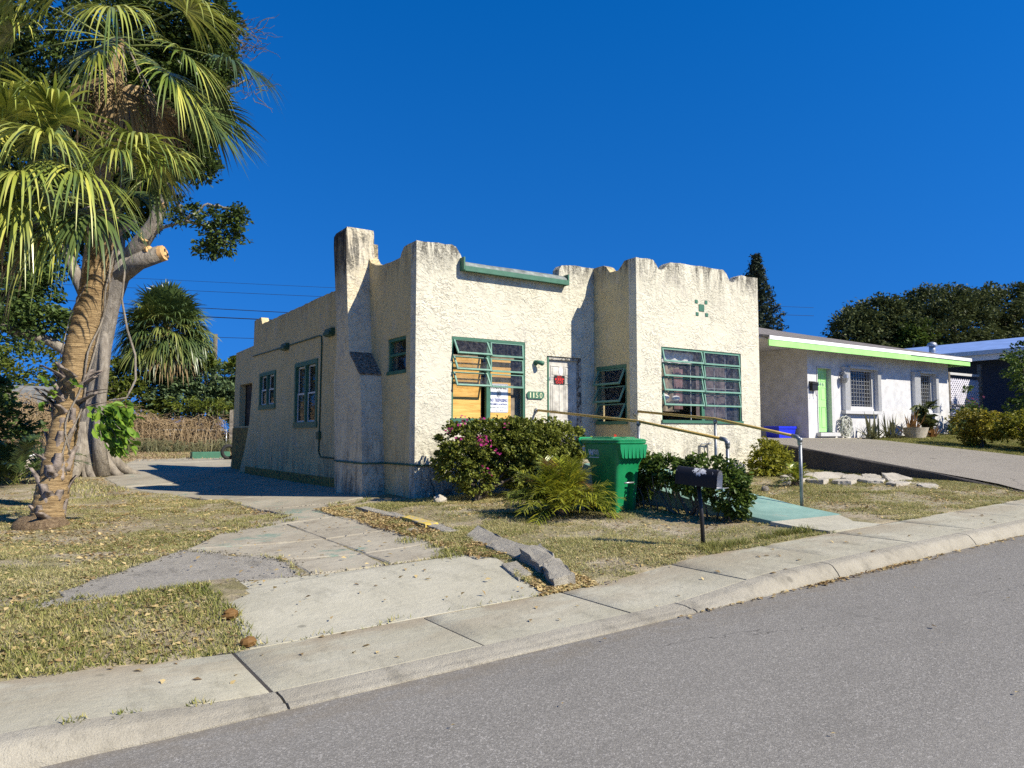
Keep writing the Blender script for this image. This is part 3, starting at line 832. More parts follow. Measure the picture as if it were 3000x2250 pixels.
# neighbour's asphalt drive, and the step in the ground beside it
mb = grid_mesh('neighbour_driveway', np.linspace(15.0, 22.2, 13), np.linspace(5.5, 13.7, 18), lambda x, y: gz(np.maximum(x, 15.05), y) + 0.012 + 0.02*ss(y, 5.5, 6.2), MAT['asphalt_drive'])
tag(mb, kind='structure')
m = MB()
rings = []
for y in np.linspace(5.58, 24, 30):
    t = G(15.06, y) + (0.03 + 0.012*math.sin(y*5))*float(ss(y, 6.5, 8))
    b = G(14.9, y) - 0.3
    rings.append([(14.86, y, b), (14.88 + 0.015*math.sin(y*7), y, t-0.02), (14.90, y, t), (15.06, y, t), (15.06, y, b)])
ret = build('retaining_wall', m.loft(rings), MAT['retaining'], loc=(14.95, 12, 0.8))
tag(ret, 'dark stained concrete retaining wall along the sloping grey driveway', 'wall')
# ---------------------------------------------------------------- the stucco house
H = thing('stucco_house', 'cream stucco house with notched parapet, tapered chimney and green window frames', 'house', (6.04, 12.2, 0.4))
XC, XR, XE, YF, YR_, YB = 6.04, 10.27, 14.03, 12.2, 10.89, 23.25
def rect(u0, u1, v0, v1): return [(u0, v0), (u1, v0), (u1, v1), (u0, v1)]
def worn(pts, amp=0.012, step=0.14):
    """subdivide a run of parapet points and let it wander a little"""
    out = []
    for i in range(len(pts)-1):
        a = np.array(pts[i]); b = np.array(pts[i+1]); m = max(1, int(np.linalg.norm(b-a)/step))
        for k in range(m):
            p = a + (b-a)*k/m
            if not (i == 0 and k == 0): p = p + np.array([random.uniform(-amp, amp)*0.6, random.uniform(-amp, amp)])
            out.append((float(p[0]), float(p[1])))
    out.append(tuple(pts[-1]))
    return out
# front wall beside the door
W1 = (6.79, 8.47, 1.90, 3.46)
DR = (9.01, 9.91, 1.19, 3.22)
top = worn([(10.265, 5.185), (9.52, 5.17), (9.40, 5.15), (9.33, 5.05), (9.32, 4.82), (7.02, 4.82), (7.01, 4.93), (6.97, 5.03), (6.88, 5.16), (6.78, 5.2), (XC, 5.18)])
wall = MB().prism([(XC, 0.15), (10.265, 0.15)] + top, lambda u, v: (u, YF, v), lambda u, v: (u, YF+0.22, v), [rect(*W1), rect(*DR)])
wall_front = build('wall', wall, MAT['stucco'], H)
# projecting right bay
W2 = (10.94, 13.40, 1.89, 3.41)
top = worn([(XE, 5.19), (13.48, 5.18), (13.36, 5.15), (13.24, 5.02), (13.17, 4.99), (13.08, 5.0), (12.98, 5.14), (12.88, 5.23), (11.24, 5.20), (11.14, 5.14), (11.06, 5.03), (10.98, 4.99), (10.90, 5.01), (10.84, 5.10), (10.74, 5.18), (XR, 5.17)])
wall = MB().prism([(XR, 0.2), (XE, 0.3)] + top, lambda u, v: (u, YR_, v), lambda u, v: (u, YR_+0.22, v), [rect(*W2)])
wall_bay = build('wall', wall, MAT['stucco'], H)
# return of the bay
W3 = (11.20, 12.13, 1.87, 3.04)
top = worn([(12.42, 5.19), (11.90, 5.19), (11.80, 5.14), (11.68, 5.01), (11.42, 5.0), (11.32, 5.07), (11.24, 5.17), (11.11, 5.17)])
wall = MB().prism([(11.11, 0.3), (12.42, 0.3)] + top, lambda u, v: (XR, u, v), lambda u, v: (XR+0.22, u, v), [rect(*W3)])
build('wall', wall, MAT['stucco_shade_tint'], H)
# long side wall, flaring at its far foot
W4 = (12.60, 13.42, 2.80, 3.47)
W5 = (17.43, 19.16, 1.80, 3.45)
W6 = (20.88, 22.51, 2.36, 3.42)
top = worn([(23.28, 5.10), (22.55, 5.12), (22.4, 4.90), (15.2, 4.93), (15.15, 5.55), (14.48, 5.62), (14.45, 5.32), (14.30, 5.17), (14.05, 5.07), (13.7, 5.0), (12.90, 5.0), (12.84, 5.06), (12.74, 5.17), (12.42, 5.18)])
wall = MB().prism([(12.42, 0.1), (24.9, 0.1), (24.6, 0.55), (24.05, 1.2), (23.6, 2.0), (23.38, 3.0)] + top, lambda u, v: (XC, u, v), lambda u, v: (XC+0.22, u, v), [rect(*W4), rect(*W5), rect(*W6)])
wall_side = build('wall', wall, MAT['stucco_shade_tint'], H)
# far walls
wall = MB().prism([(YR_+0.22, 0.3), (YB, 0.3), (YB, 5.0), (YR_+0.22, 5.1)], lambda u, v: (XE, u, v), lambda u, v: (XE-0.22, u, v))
build('wall', wall, MAT['stucco_shade_tint'], H)
build('wall', MB().box(XC+0.22, XE-0.22, YB-0.22, YB, 0.3, 5.0), MAT['stucco_shade_tint'], H)
build('roof', MB().box(XC+0.2, XE-0.2, YF+0.2, YB-0.1, 4.45, 4.58).box(XR+0.2, XE-0.2, YR_+0.2, YF+0.2, 4.452, 4.582), MAT['roof_tar'], H)
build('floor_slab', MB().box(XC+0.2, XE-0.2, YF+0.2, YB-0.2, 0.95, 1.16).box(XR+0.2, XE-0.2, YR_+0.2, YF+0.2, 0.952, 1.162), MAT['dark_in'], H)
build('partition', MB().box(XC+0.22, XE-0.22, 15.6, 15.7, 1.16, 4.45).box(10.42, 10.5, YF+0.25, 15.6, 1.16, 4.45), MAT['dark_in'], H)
# low rear porch wall with its dark opening
build('porch_wall', MB().prism([(23.6, 0.1), (27.4, 0.1), (27.0, 1.0), (26.8, 4.45), (23.6, 4.5)], lambda u, v: (XC+0.32, u, v), lambda u, v: (XC+0.52, u, v), [rect(24.6, 26.2, 1.9, 3.3)]), MAT['stucco_shade_tint'], H)
build('porch_dado', MB().box(XC+0.28, XC+0.318, 24.4, 26.9, 0.2, 1.85), MAT['base_yellow'], H)
build('porch_back', MB().box(XC+0.55, XC+0.6, 23.5, 27.2, 0.2, 4.3), MAT['retaining'], H)
# painted base strip
mb = MB()
rings = []
for y in np.linspace(15.05, 23.9, 20):
    g = G(6, y) - 0.1
    rings.append([(XC-0.012, y, g), (XC-0.035, y, g), (XC-0.03+0.008*math.sin(y*9), y, 0.62+0.02*math.sin(y*3)), (XC-0.012, y, 0.64)])
build('base_strip', mb.loft(rings), MAT['base_yellow'], H)
# chimney: leans in as it rises, with a sloped shoulder
mb = MB()
def csec(z, x0, yf, yb, x1=6.16): return [(x0, yf, z), (x1, yf, z), (x1, yb, z), (x0, yb, z)]
secs = [(0.15, 5.57, 13.47, 14.92), (0.9, 5.58, 13.52, 14.98), (2.0, 5.60, 13.63, 15.1), (2.76, 5.60, 13.72, 15.18), (2.80, 5.60, 13.74, 15.17), (3.22, 5.56, 14.20, 14.95), (3.6, 5.555, 14.25, 14.9), (4.6, 5.55, 14.36, 15.02), (5.62, 5.54, 14.44, 15.14), (5.82, 5.545, 14.45, 15.15), (5.90, 5.58, 14.48, 15.12), (5.915, 5.64, 14.52, 15.08)]
mb.loft([csec(*s_) for s_ in secs])
chim = build('chimney', mb, MAT['stucco_chimney'], H)
mb = MB()
for k in range(5):
    t0 = k/5; t1 = (k+1)/5
    def at(t): return (13.705 + (14.19-13.705)*t, 2.79 + (3.25-2.79)*t)
    ya, za = at(t0); yb, zb = at(t1 + 0.05)
    mb.add([(5.575, ya, za+0.03), (6.05, ya, za+0.03), (6.05, yb, zb+0.012), (5.565, yb, zb+0.012), (5.575, ya, za+0.0), (6.05, ya, za), (6.05, yb, zb-0.02), (5.565, yb, zb-0.02)],
           [(0,1,2,3), (7,6,5,4), (0,4,5,1), (1,5,6,2), (2,6,7,3), (3,7,4,0)])
build('shoulder_cap', mb, MAT['ledge'], chim)
# little roof between the parapets: curved grey cap on a green gutter board
mb = MB()
prof = [(12.05, 4.785), (12.055, 4.815), (12.08, 4.85), (12.13, 4.885), (12.2, 4.915), (12.28, 4.93), (12.40, 4.935), (12.40, 4.80), (12.2, 4.79)]
mb.loft([[(x, y + 0.004*math.sin(x*6), z + 0.005*math.sin(x*2.3)) for y, z in prof] for x in np.linspace(6.99, 9.43, 12)])
cap = build('parapet_cap', mb, MAT['cap_grey'], H, 'auto')
build('gutter_board', MB().box(6.98, 9.45, 12.035, 12.07, 4.70, 4.80, bev=0.006).box(6.98, 9.45, 12.07, 12.195, 4.72, 4.775), MAT['green_trim'], cap)
build('end_trim', MB().box(6.955, 6.985, 12.04, 12.30, 4.72, 4.97, bev=0.006), MAT['green_trim'], cap)
build('end_trim', MB().box(9.445, 9.475, 12.04, 12.30, 4.70, 4.93, bev=0.006), MAT['green_trim'], cap)
# green tiles set in the bay
for (u0, u1, v0, v1) in [(12.07, 12.23, 4.24, 4.395), (11.955, 12.035, 4.40, 4.48), (12.255, 12.335, 4.41, 4.49), (11.975, 12.055, 4.135, 4.215), (12.27, 12.35, 4.14, 4.22)]:
    build('tile', MB().box(u0, u1, YR_-0.012, YR_+0.03, v0, v1, bev=0.006), MAT['green_trim'], H)

# ---- windows
def frame_map(kind, off):
    if kind == 'front': return lambda u, v, w: (u, off - w, v)       # w outwards
    return lambda u, v, w: (off - w, u, v)
def ubox(mb, mp, u0, u1, v0, v1, w0, w1, bev=0.0):
    return mb.box(u0, u1, w0, w1, v0, v1, fn=lambda a, b, c: mp(a, c, b), bev=bev)
def sash_map(mp, vh, wh, ang):
    c, s_ = math.cos(ang), math.sin(ang)
    return lambda u, t, n: mp(u, vh - t*c + n*s_, wh + t*s_ + n*c)   # t down from the hinge, n out of the sash
def awning(win, mp, u0, u1, vt, vb, ang, glass=True, w=0.0, bar=0.030):
    sm = sash_map(mp, vt, w, ang)
    L = (vt - vb)/max(0.5, math.cos(ang))*0.99
    mb = MB()
    def b(a0, a1, t0, t1, n0=-0.012, n1=0.016): mb.box(a0, a1, n0, n1, t0, t1, fn=lambda a, n, t: sm(a, t, n))
    b(u0, u0+bar, 0, L); b(u1-bar, u1, 0, L); b(u0+bar, u1-bar, 0, bar*0.6); b(u0+bar, u1-bar, L-bar*1.15, L, -0.012, 0.022)
    build('sash', mb, MAT['green_sash'], win)
    if glass:
        g = MB().box(u0+bar, u1-bar, -0.002, 0.002, bar*0.6, L-bar*1.15, fn=lambda a, n, t: sm(a, t, n))
        build('pane', g, MAT['glass'], win)
# window beside the door, boarded inside
mp = frame_map('front', YF)
u0, u1, v0, v1 = W1
mb = MB()
ubox(mb, mp, u0+0.01, u1-0.01, v1-0.05, v1-0.003, -0.10, -0.005); ubox(mb, mp, u0+0.002, u0+0.04, v0, v1-0.05, -0.10, -0.012); ubox(mb, mp, u1-0.045, u1-0.003, v0, v1-0.05, -0.10, -0.012)
ubox(mb, mp, 7.575, 7.665, v0, v1-0.05, -0.09, -0.02); ubox(mb, mp, u0-0.02, u1+0.03, v0-0.045, v0+0.02, -0.10, 0.03)
win1 = build('window', mb, MAT['green_trim'], H)
win1['label'] = 'open awning window with plywood boarding behind'
for k, (a, b) in enumerate([(3.405, 3.12), (3.09, 2.82), (2.79, 2.52)]):
    awning(win1, mp, 6.84, 7.60, a, b, R(33 - 2*k), w=-0.03)
    awning(win1, mp, 7.655, 8.43, a+0.0, b+0.005, R(3.5), w=-0.022)
mb = MB(); ubox(mb, mp, 6.795, 7.53, 1.9, 3.10, -0.16, -0.145); build('plywood_board', mb, MAT['plywood'], win1)
mb = MB(); ubox(mb, mp, 7.62, 8.22, 1.9, 3.10, -0.165, -0.15); build('plywood_board', mb, MAT['plywood'], win1)
mb = MB(); ubox(mb, mp, 8.20, 8.46, 1.9, 2.6, -0.21, -0.19); ubox(mb, mp, 6.80, 8.46, 3.105, 3.14, -0.2, -0.17); build('backing_panel', mb, MAT['curtain_tan'], win1)
# bay window
mp = frame_map('front', YR_)
u0, u1, v0, v1 = W2
mb = MB()
ubox(mb, mp, u0+0.01, u1-0.01, v1-0.035, v1-0.003, -0.10, -0.015); ubox(mb, mp, u0+0.002, u0+0.035, v0, v1-0.035, -0.10, -0.022); ubox(mb, mp, u1-0.035, u1-0.003, v0, v1-0.035, -0.10, -0.022)
ubox(mb, mp, 12.145, 12.235, v0, v1-0.035, -0.09, -0.03); ubox(mb, mp, u0-0.02, u1+0.01, v0-0.04, v0+0.02, -0.10, 0.035)
win2 = build('window', mb, MAT['green_trim'], H)
rows = [(3.375, 3.10), (3.085, 2.80), (2.785, 2.505), (2.49, 2.205)]
for k, (a, b) in enumerate(rows):
    awning(win2, mp, 10.985, 12.165, a, b, R(13), w=-0.03)
    awning(win2, mp, 12.215, 13.365, a, b, R(6 + k), w=-0.03)
mb = MB(); ubox(mb, mp, 12.235, 13.35, 1.92, 2.20, -0.045, -0.041); build('pane', mb, MAT['glass'], win2)
mb = MB()
for k in range(3): ubox(mb, mp, 12.27+0.36*k, 12.285+0.36*k, 1.95, 3.35, -0.12, -0.105)
ubox(mb, mp, 11.93, 11.95, 1.92, 3.10, -0.16, -0.14); ubox(mb, mp, 12.25, 13.3, 2.60, 2.612, -0.12, -0.1)
build('screen_frame', mb, MAT['grille'], win2)
# return window
mp = frame_map('side', XR)
u0, u1, v0, v1 = W3
mb = MB()
ubox(mb, mp, u0+0.004, u1-0.004, v1-0.07, v1-0.002, -0.10, 0.012); ubox(mb, mp, u0+0.002, u0+0.04, v0, v1-0.07, -0.10, 0.0); ubox(mb, mp, u1-0.04, u1-0.002, v0, v1-0.07, -0.10, 0.0)
ubox(mb, mp, u0-0.015, u1+0.015, v0-0.05, v0+0.02, -0.10, 0.03)
win3 = build('window', mb, MAT['green_trim'], H)
for k, (a, b) in enumerate([(2.955, 2.63), (2.60, 2.27), (2.24, 1.93)]):
    awning(win3, mp, u0+0.05, u1-0.05, a, b, R(27), w=-0.01)
# small side window
mp = frame_map('side', XC)
u0, u1, v0, v1 = W4
mb = MB()
ubox(mb, mp, u0+0.003, u1-0.003, v1-0.06, v1-0.003, -0.12, -0.02); ubox(mb, mp, u0+0.003, u0+0.055, v0, v1-0.06, -0.12, -0.03); ubox(mb, mp, u1-0.055, u1-0.003, v0, v1-0.06, -0.12, -0.03)
ubox(mb, mp, u0-0.01, u1+0.01, v0-0.04, v0+0.025, -0.12, 0.02); ubox(mb, mp, u0+0.055, u1-0.055, 3.12, 3.165, -0.11, -0.035)
win4 = build('window', mb, MAT['green_trim'], H)
mb = MB(); ubox(mb, mp, u0+0.055, u1-0.055, v0+0.025, 3.12, -0.075, -0.07); build('pane', mb, MAT['glass'], win4)
mb = MB(); ubox(mb, mp, u0+0.055, u1-0.055, 3.165, v1-0.06, -0.095, -0.09); build('pane', mb, MAT['glass'], win4)
# two double-hung pairs on the long side
for (u0, u1, v0, v1), tr in ((W5, 0.11), (W6, 0.10)):
    mb = MB()
    ubox(mb, mp, u0+0.003, u1-0.003, v1-tr, v1-0.003, -0.10, 0.03); ubox(mb, mp, u0-0.02, u1+0.02, v0-0.02, v0+tr*1.15, -0.10, 0.04)
    ubox(mb, mp, u0+0.003, u0+tr, v0+tr*1.15, v1-tr, -0.10, 0.028); ubox(mb, mp, u1-tr, u1-0.003, v0+tr*1.15, v1-tr, -0.10, 0.028)
    um = (u0+u1)/2; ubox(mb, mp, um-tr*0.45, um+tr*0.45, v0+tr*1.15, v1-tr, -0.10, 0.026)
    w_ = build('window', mb, MAT['green_trim'], H)
    vm = (v0+v1)/2 + 0.02
    for a, b in ((u0+tr, um-tr*0.45), (um+tr*0.45, u1-tr)):
        for lo, hi, dw in ((v0+tr*1.15, vm+0.02, -0.03), (vm-0.02, v1-tr, -0.055)):
            mb = MB(); s_ = 0.042
            ubox(mb, mp, a, a+s_, lo, hi, dw-0.02, dw); ubox(mb, mp, b-s_, b, lo, hi, dw-0.02, dw); ubox(mb, mp, a+s_, b-s_, lo, lo+s_, dw-0.02, dw); ubox(mb, mp, a+s_, b-s_, hi-s_, hi, dw-0.02, dw)
            build('sash', mb, MAT['white_sash'], w_)
            mb = MB(); ubox(mb, mp, a+s_, b-s_, lo+s_, hi-s_, dw-0.013, dw-0.009); build('pane', mb, MAT['glass'], w_)
# front door with six panels
mb = MB()
yd = YF + 0.085
mb.box(9.055, 9.845, yd, yd+0.045, 1.20, 3.155)
door = build('door', mb, plain('door_white', (0.54, 0.515, 0.455), 0.6, 0, 0.28, 5), H)
door['label'] = 'grimy white six-panel front door'
for (a, b) in ((9.16, 9.40), (9.51, 9.75)):
    for (c, d) in ((2.80, 3.04), (2.06, 2.68), (1.35, 1.94)):
        mb = MB()
        mb.box(a, b, yd-0.010, yd, d-0.018, d); mb.box(a, b, yd-0.010, yd, c, c+0.018); mb.box(a, a+0.018, yd-0.010, yd, c+0.018, d-0.018); mb.box(b-0.018, b, yd-0.010, yd, c+0.018, d-0.018)
        mb.box(a+0.045, b-0.045, yd-0.008, yd, c+0.045, d-0.045, bev=0.004)
        build('panel', mb, door.data.materials[0], door)
mb = MB()
mb.box(9.012, 9.055, YF+0.03, YF+0.16, 1.18, 3.21); mb.box(9.055, 9.845, YF+0.03, YF+0.16, 3.155, 3.212); mb.box(9.845, 9.905, YF+0.012, YF+0.16, 1.18, 3.213)
build('door_frame', mb, MAT['door_jamb'], H)
mb = MB().box(9.02, 9.058, YF-0.004, YF+0.03, 1.2, 3.19); build('door_stop', mb, MAT['green_trim'], H)
mb = MB().box(9.06, 9.15, yd-0.03, yd, 2.74, 2.80, bev=0.008).box(9.10, 9.14, yd-0.05, yd-0.03, 2.72, 2.77, bev=0.008)
build('padlock', mb, MAT['galv'], door)
mb = MB()
mb.prism([(9.42 + 0.045*math.cos(a), 2.93 + 0.085*math.sin(a)) for a in np.linspace(0, 2*PI, 14, endpoint=False)], lambda u, v: (u, yd-0.012, v), lambda u, v: (u, yd-0.009, v))
build('sticker', mb, MAT['sign_white'], door)
# lamp by the door
mb = MB()
mb.tube([(8.72, YF, 3.06), (8.72, YF-0.025, 3.06), (8.72, YF-0.04, 3.06)], [0.055, 0.055, 0.03], 12)
mb.tube([(8.72, YF-0.035, 3.06), (8.725, YF-0.09, 3.055)], [0.028, 0.028], 8)
mb.tube([(8.69, YF-0.05, 3.075), (8.74, YF-0.10, 3.06), (8.80, YF-0.16, 3.035), (8.81, YF-0.17, 3.03)], [0.03, 0.045, 0.05, 0.03], 10)
build('wall_lamp', mb, MAT['green_trim'], H, True)
# number plaque
mb = MB()
pl = [(8.53, 2.33), (8.87, 2.33), (8.915, 2.37), (8.92, 2.43), (8.885, 2.475), (8.54, 2.475), (8.50, 2.435), (8.50, 2.37)]
mb.prism(pl, lambda u, v: (u, YF-0.03, v), lambda u, v: (u, YF-0.004, v))
plq = build('number_plaque', mb, MAT['green_trim'], H)
for ch, x in (('1', 8.575), ('1', 8.655), ('5', 8.735), ('0', 8.835)):
    V, F = text_mesh(ch, 0.028 if ch == '1' else 0.062, 0.105)
    V = V + np.array([x, YF-0.0335, 2.402])
    build('digit', MB().add(V, F), MAT['cream'], plq, recalc=False)
# conduit and scuppers on the long side
def pipe(pts, r=0.016): return MB().tube(pts, r, 7)
zt = 3.98
build('conduit', pipe([(XC-0.02, 23.3, zt+0.03), (XC-0.02, 20.5, zt+0.01), (XC-0.02, 17.35, zt), (XC-0.02, 17.18, zt-0.03), (XC-0.02, 17.15, zt-0.2), (XC-0.02, 17.22, 1.6), (XC-0.02, 17.24, 1.2), (XC-0.02, 17.1, 1.09), (XC-0.02, 16.2, 1.08)], 0.018), MAT['green_dark'], H, True)
build('conduit', pipe([(6.0, 16.1, 1.08), (5.99, 15.1, 1.08), (5.57, 15.0, 1.075), (5.555, 14.8, 1.07), (5.555, 13.52, 1.06), (5.58, 13.48, 1.06), (6.0, 13.49, 1.06), (6.02, 13.45, 1.06), (6.015, 12.2, 1.06), (6.04, 12.17, 1.06), (6.35, 12.175, 1.05)], 0.018), MAT['green_dark'], H, True)
build('junction_box', MB().box(XC-0.07, XC, 17.13, 17.32, 1.50, 1.68, bev=0.008), MAT['green_dark'], H)
for y in (16.55, 19.95):
    build('scupper', MB().box(XC-0.10, XC+0.02, y-0.22, y+0.22, 3.88, 4.06, bev=0.02).box(XC-0.14, XC-0.10, y-0.19, y+0.19, 3.90, 3.98, bev=0.01), MAT['green_dark'], H)
# hose tap and pipe
mb = MB().tube([(12.0, YR_-0.03, 0.9), (12.0, YR_-0.03, 1.38), (12.03, YR_-0.06, 1.42), (12.17, YR_-0.06, 1.42), (12.2, YR_-0.06, 1.38), (12.2, YR_-0.06, 0.9)], 0.014, 7)
mb.tube([(12.2, YR_-0.03, 1.40), (12.28, YR_-0.09, 1.44)], 0.02, 7)
build('standpipe', mb, MAT['pipe_grey'], H, True)

# ---------------------------------------------------------------- things fixed to the house
sg = thing('warning_sign', 'black sign with red KEEP OUT lettering on the grimy white front door', 'sign', (9.385, yd, 2.745))
ys_ = yd - 0.016
build('sign_plate', MB().box(9.25, 9.52, ys_, ys_+0.004, 2.655, 2.835), MAT['black'], sg)
for tx, cx_, cz_, w_, h_ in (('PRIVATE', 9.385, 2.819, 0.11, 0.014), ('PROPERTY', 9.385, 2.797, 0.14, 0.016), ('KEEP', 9.385, 2.754, 0.235, 0.048), ('OUT', 9.385, 2.691, 0.20, 0.048)):
    V, F = text_mesh(tx, w_, h_, bold=0.02)
    build('lettering', MB().add(V + np.array([cx_, ys_-0.002, cz_]), F), MAT['red'], sg, recalc=False)
sg = thing('warning_sign', 'white WARNING NO TRESPASSING notice fixed to the plywood inside the window', 'sign', (7.93, YF+0.14, 2.33))
ys_ = YF + 0.144
def rrect(u0, u1, v0, v1, r, n=4):
    P = []
    for cx_, cy_, a0 in ((u1-r, v1-r, 0), (u0+r, v1-r, 90), (u0+r, v0+r, 180), (u1-r, v0+r, 270)):
        for k in range(n+1):
            a = R(a0 + 90*k/n); P.append((cx_ + r*math.cos(a), cy_ + r*math.sin(a)))
    return P
sx0, sx1, sz0, sz1 = 7.715, 8.155, 2.045, 2.615
build('sign_plate', MB().prism(rrect(sx0, sx1, sz0, sz1, 0.03), lambda u, v: (u, ys_, v), lambda u, v: (u, ys_+0.003, v)), MAT['sign_white'], sg)
mb = MB().prism(rrect(sx0+0.008, sx1-0.008, sz0+0.008, sz1-0.008, 0.027), lambda u, v: (u, ys_-0.002, v), lambda u, v: (u, ys_-0.001, v), [rrect(sx0+0.013, sx1-0.013, sz0+0.013, sz1-0.013, 0.024)])
build('border', mb, MAT['black'], sg)
sc_ = (sx0+sx1)/2
for tx, cz_, w_, h_, mt, bo in (('WARNING!', 2.545, 0.37, 0.075, 'black', 0.02), ('NO TRESPASSING', 2.288, 0.385, 0.068, 'navy_ink', 0.02), ('PROHIBIDO LA ENTRADA', 2.208, 0.385, 0.038, 'navy_ink', 0.012),
                               ('RIVIERA BEACH POLICE', 2.142, 0.38, 0.03, 'grey_ink', 0), ('F.S.S. 810', 2.085, 0.19, 0.034, 'grey_ink', 0)):
    V, F = text_mesh(tx, w_, h_, bold=bo)
    build('lettering', MB().add(V + np.array([sc_, ys_-0.003, cz_]), F), MAT[mt], sg, recalc=False)
mb = MB()
for a, b in ((0.052, 0.072), (0.044, 0.062), (0.028, 0.042), (0.012, 0.022)):
    mb.prism([(sc_ + a*math.cos(t), 2.41 + b*math.sin(t)) for t in np.linspace(0, 2*PI, 18, endpoint=False)], lambda u, v: (u, ys_-0.003, v), lambda u, v: (u, ys_-0.0025, v),
             [[(sc_ + (a-0.004)*math.cos(t), 2.41 + (b-0.004)*math.sin(t)) for t in np.linspace(0, 2*PI, 18, endpoint=False)]])
for k in range(5): mb.box(sc_-0.03+0.013*k, sc_-0.026+0.013*k, ys_-0.003, ys_-0.0025, 2.36, 2.46)
build('seal', mb, MAT['grey_ink'], sg)

# curtains and clutter behind the bay window
def folds(u0, u1, v0, v1, y, amp, mat, name, label, n=26, sag=0.0):
    mb = MB(); P = []; F = []
    for k in range(n):
        t = k/(n-1); u = u0+(u1-u0)*t
        yy = y + amp*math.sin(t*23) + amp*0.5*math.sin(t*51+1)
        for j in range(4):
            s_ = j/3
            P.append((u + 0.02*math.sin(s_*5+t*9), yy*(1)+0.01*math.sin(s_*7+t*20), v0+(v1-v0)*s_ + sag*math.sin(t*PI)*(1-s_)))
    for k in range(n-1):
        for j in range(3):
            a = k*4+j; F.append((a, a+4, a+5, a+1))
    o = build(name, mb.add(P, F), mat, loc=((u0+u1)/2, y, v0), smooth=True)
    return tag(o, label, 'curtain', 'curtains behind the bay window')
folds(10.98, 11.75, 2.1, 3.36, YR_+0.30, 0.03, MAT['curtain_tan'], 'curtain', 'tan patterned curtain bunched behind the first column of bay window panes')
folds(11.55, 11.80, 2.15, 3.0, YR_+0.24, 0.02, MAT['curtain_rose'], 'curtain', 'narrow dusty rose curtain strip beside the middle mullion of the bay window', 12)
folds(12.25, 13.36, 1.95, 3.34, YR_+0.28, 0.012, MAT['curtain_mauve'], 'curtain', 'flat mauve grey curtain filling the second column of bay window panes')
folds(11.03, 12.10, 3.12, 3.345, YR_+0.20, 0.018, MAT['bag_white'], 'curtain', 'gathered white lace valance behind the top pane of the bay window', 40)
def lump(name, c, r, mat, seed, n=10, m=8):
    q = np.random.default_rng(seed)
    rings = []
    for j in range(m):
        ph = -PI/2 + PI*(j+0.5)/m
        rings.append([(c[0] + r[0]*math.cos(ph)*math.cos(2*PI*k/n)*q.uniform(0.75, 1.15), c[1] + r[1]*math.cos(ph)*math.sin(2*PI*k/n)*q.uniform(0.75, 1.15), c[2] + r[2]*math.sin(ph)*q.uniform(0.85, 1.1)) for k in range(n)])
    return MB().loft(rings)
for c, r, lb in (((11.15, YR_+0.17, 2.39), (0.17, 0.05, 0.075), 'crumpled white bag low behind the bay window, beside the corner'), ((11.52, YR_+0.17, 2.37), (0.13, 0.05, 0.06), 'smaller crumpled white bag low behind the bay window, near the mullion')):
    o = build('plastic_bag', lump('plastic_bag', c, r, MAT['bag_white'], int(c[0]*100)), MAT['bag_white'], loc=(c[0], c[1], c[2]-r[2]), smooth=True)
    tag(o, lb, 'bag', 'white plastic behind the bay window')

# ---------------------------------------------------------------- ramp, landing and handrails
rp = thing('access_ramp', 'worn green painted concrete ramp rising from the sidewalk to the front door', 'ramp', (9.3, 7, 0.4))
def ramp_z(y): return float(np.interp(y, [5.5, 5.95, 6.45, 7.1, 8.0, 9.0, 10.45], [kz(9.2)+0.006, 0.425, 0.455, 0.52, 0.655, 0.82, 1.10]))
rings = []
for y in np.linspace(6.42, 10.45, 22):
    z = ramp_z(y)
    rings.append([(8.55, y, z), (8.53, y, z-0.012), (8.53, y, 0.2), (10.07, y, 0.2), (10.07, y, z-0.012), (10.05, y, z)])
rings = [r[::-1] for r in rings]
build('ramp_surface', MB().loft(rings), MAT['ramp_paint'], rp, 'auto')
rings = []
for y in np.linspace(5.54, 6.415, 5):
    z = ramp_z(y)
    rings.append([(8.42, y, z), (8.42, y, z-0.15), (10.18, y, z-0.15), (10.18, y, z)][::-1])
build('ramp_foot', MB().loft(rings), MAT['apron'], rp)
build('landing', MB().box(8.50, 10.262, 10.455, 12.195, 0.2, 1.115, bev=0.02), MAT['walk'], rp)
def elbow(mb, p, r=0.032): mb.tube([(p[0], p[1], p[2]-0.04), (p[0], p[1], p[2]+0.02)], [r*1.1, r], 8)
def rail(label, pts, posts, flange):
    t = thing('handrail', label, 'handrail', posts[0][:3], group='pipe handrails of the ramp')
    mb = MB().tube(pts, 0.024, 9)
    build('rail', mb, MAT['rail_yellow'], t, True)
    for (x, y, z0, z1) in posts:
        mb = MB().tube([(x, y, z0), (x, y, z1-0.02)], 0.027, 9)
        elbow(mb, (x, y, z1-0.02), 0.036)
        build('post', mb, MAT['pipe_grey'], t, True)
    mb = MB().tube([flange[0], flange[1]], [0.05, 0.033], 9)
    mb.tube([flange[1], pts[0]], 0.033, 8)
    build('flange', mb, MAT['galv'], t, True)
    mb = MB()
    e = Vector(pts[-1]); d = (Vector(pts[-1]) - Vector(pts[-2])).normalized()
    mb.tube([e - d*0.10, e - d*0.02, e + d*0.025 + Vector((0, 0, -0.03)), e + d*0.035 + Vector((0, 0, -0.12))], 0.034, 9)
    build('elbow', mb, MAT['pipe_grey'], t, True)
rail('pipe handrail ending in the shrub, on the side of the ramp by the rubbish cart', [(8.73, 12.14, 2.10), (8.73, 9.22, 1.83), (8.73, 7.40, 1.535)], [(8.73, 9.24, G(8.5, 9.2), 1.83), (8.73, 7.37, G(8.5, 7.4), 1.52)], ((8.73, 12.19, 2.10), (8.73, 12.14, 2.10)))
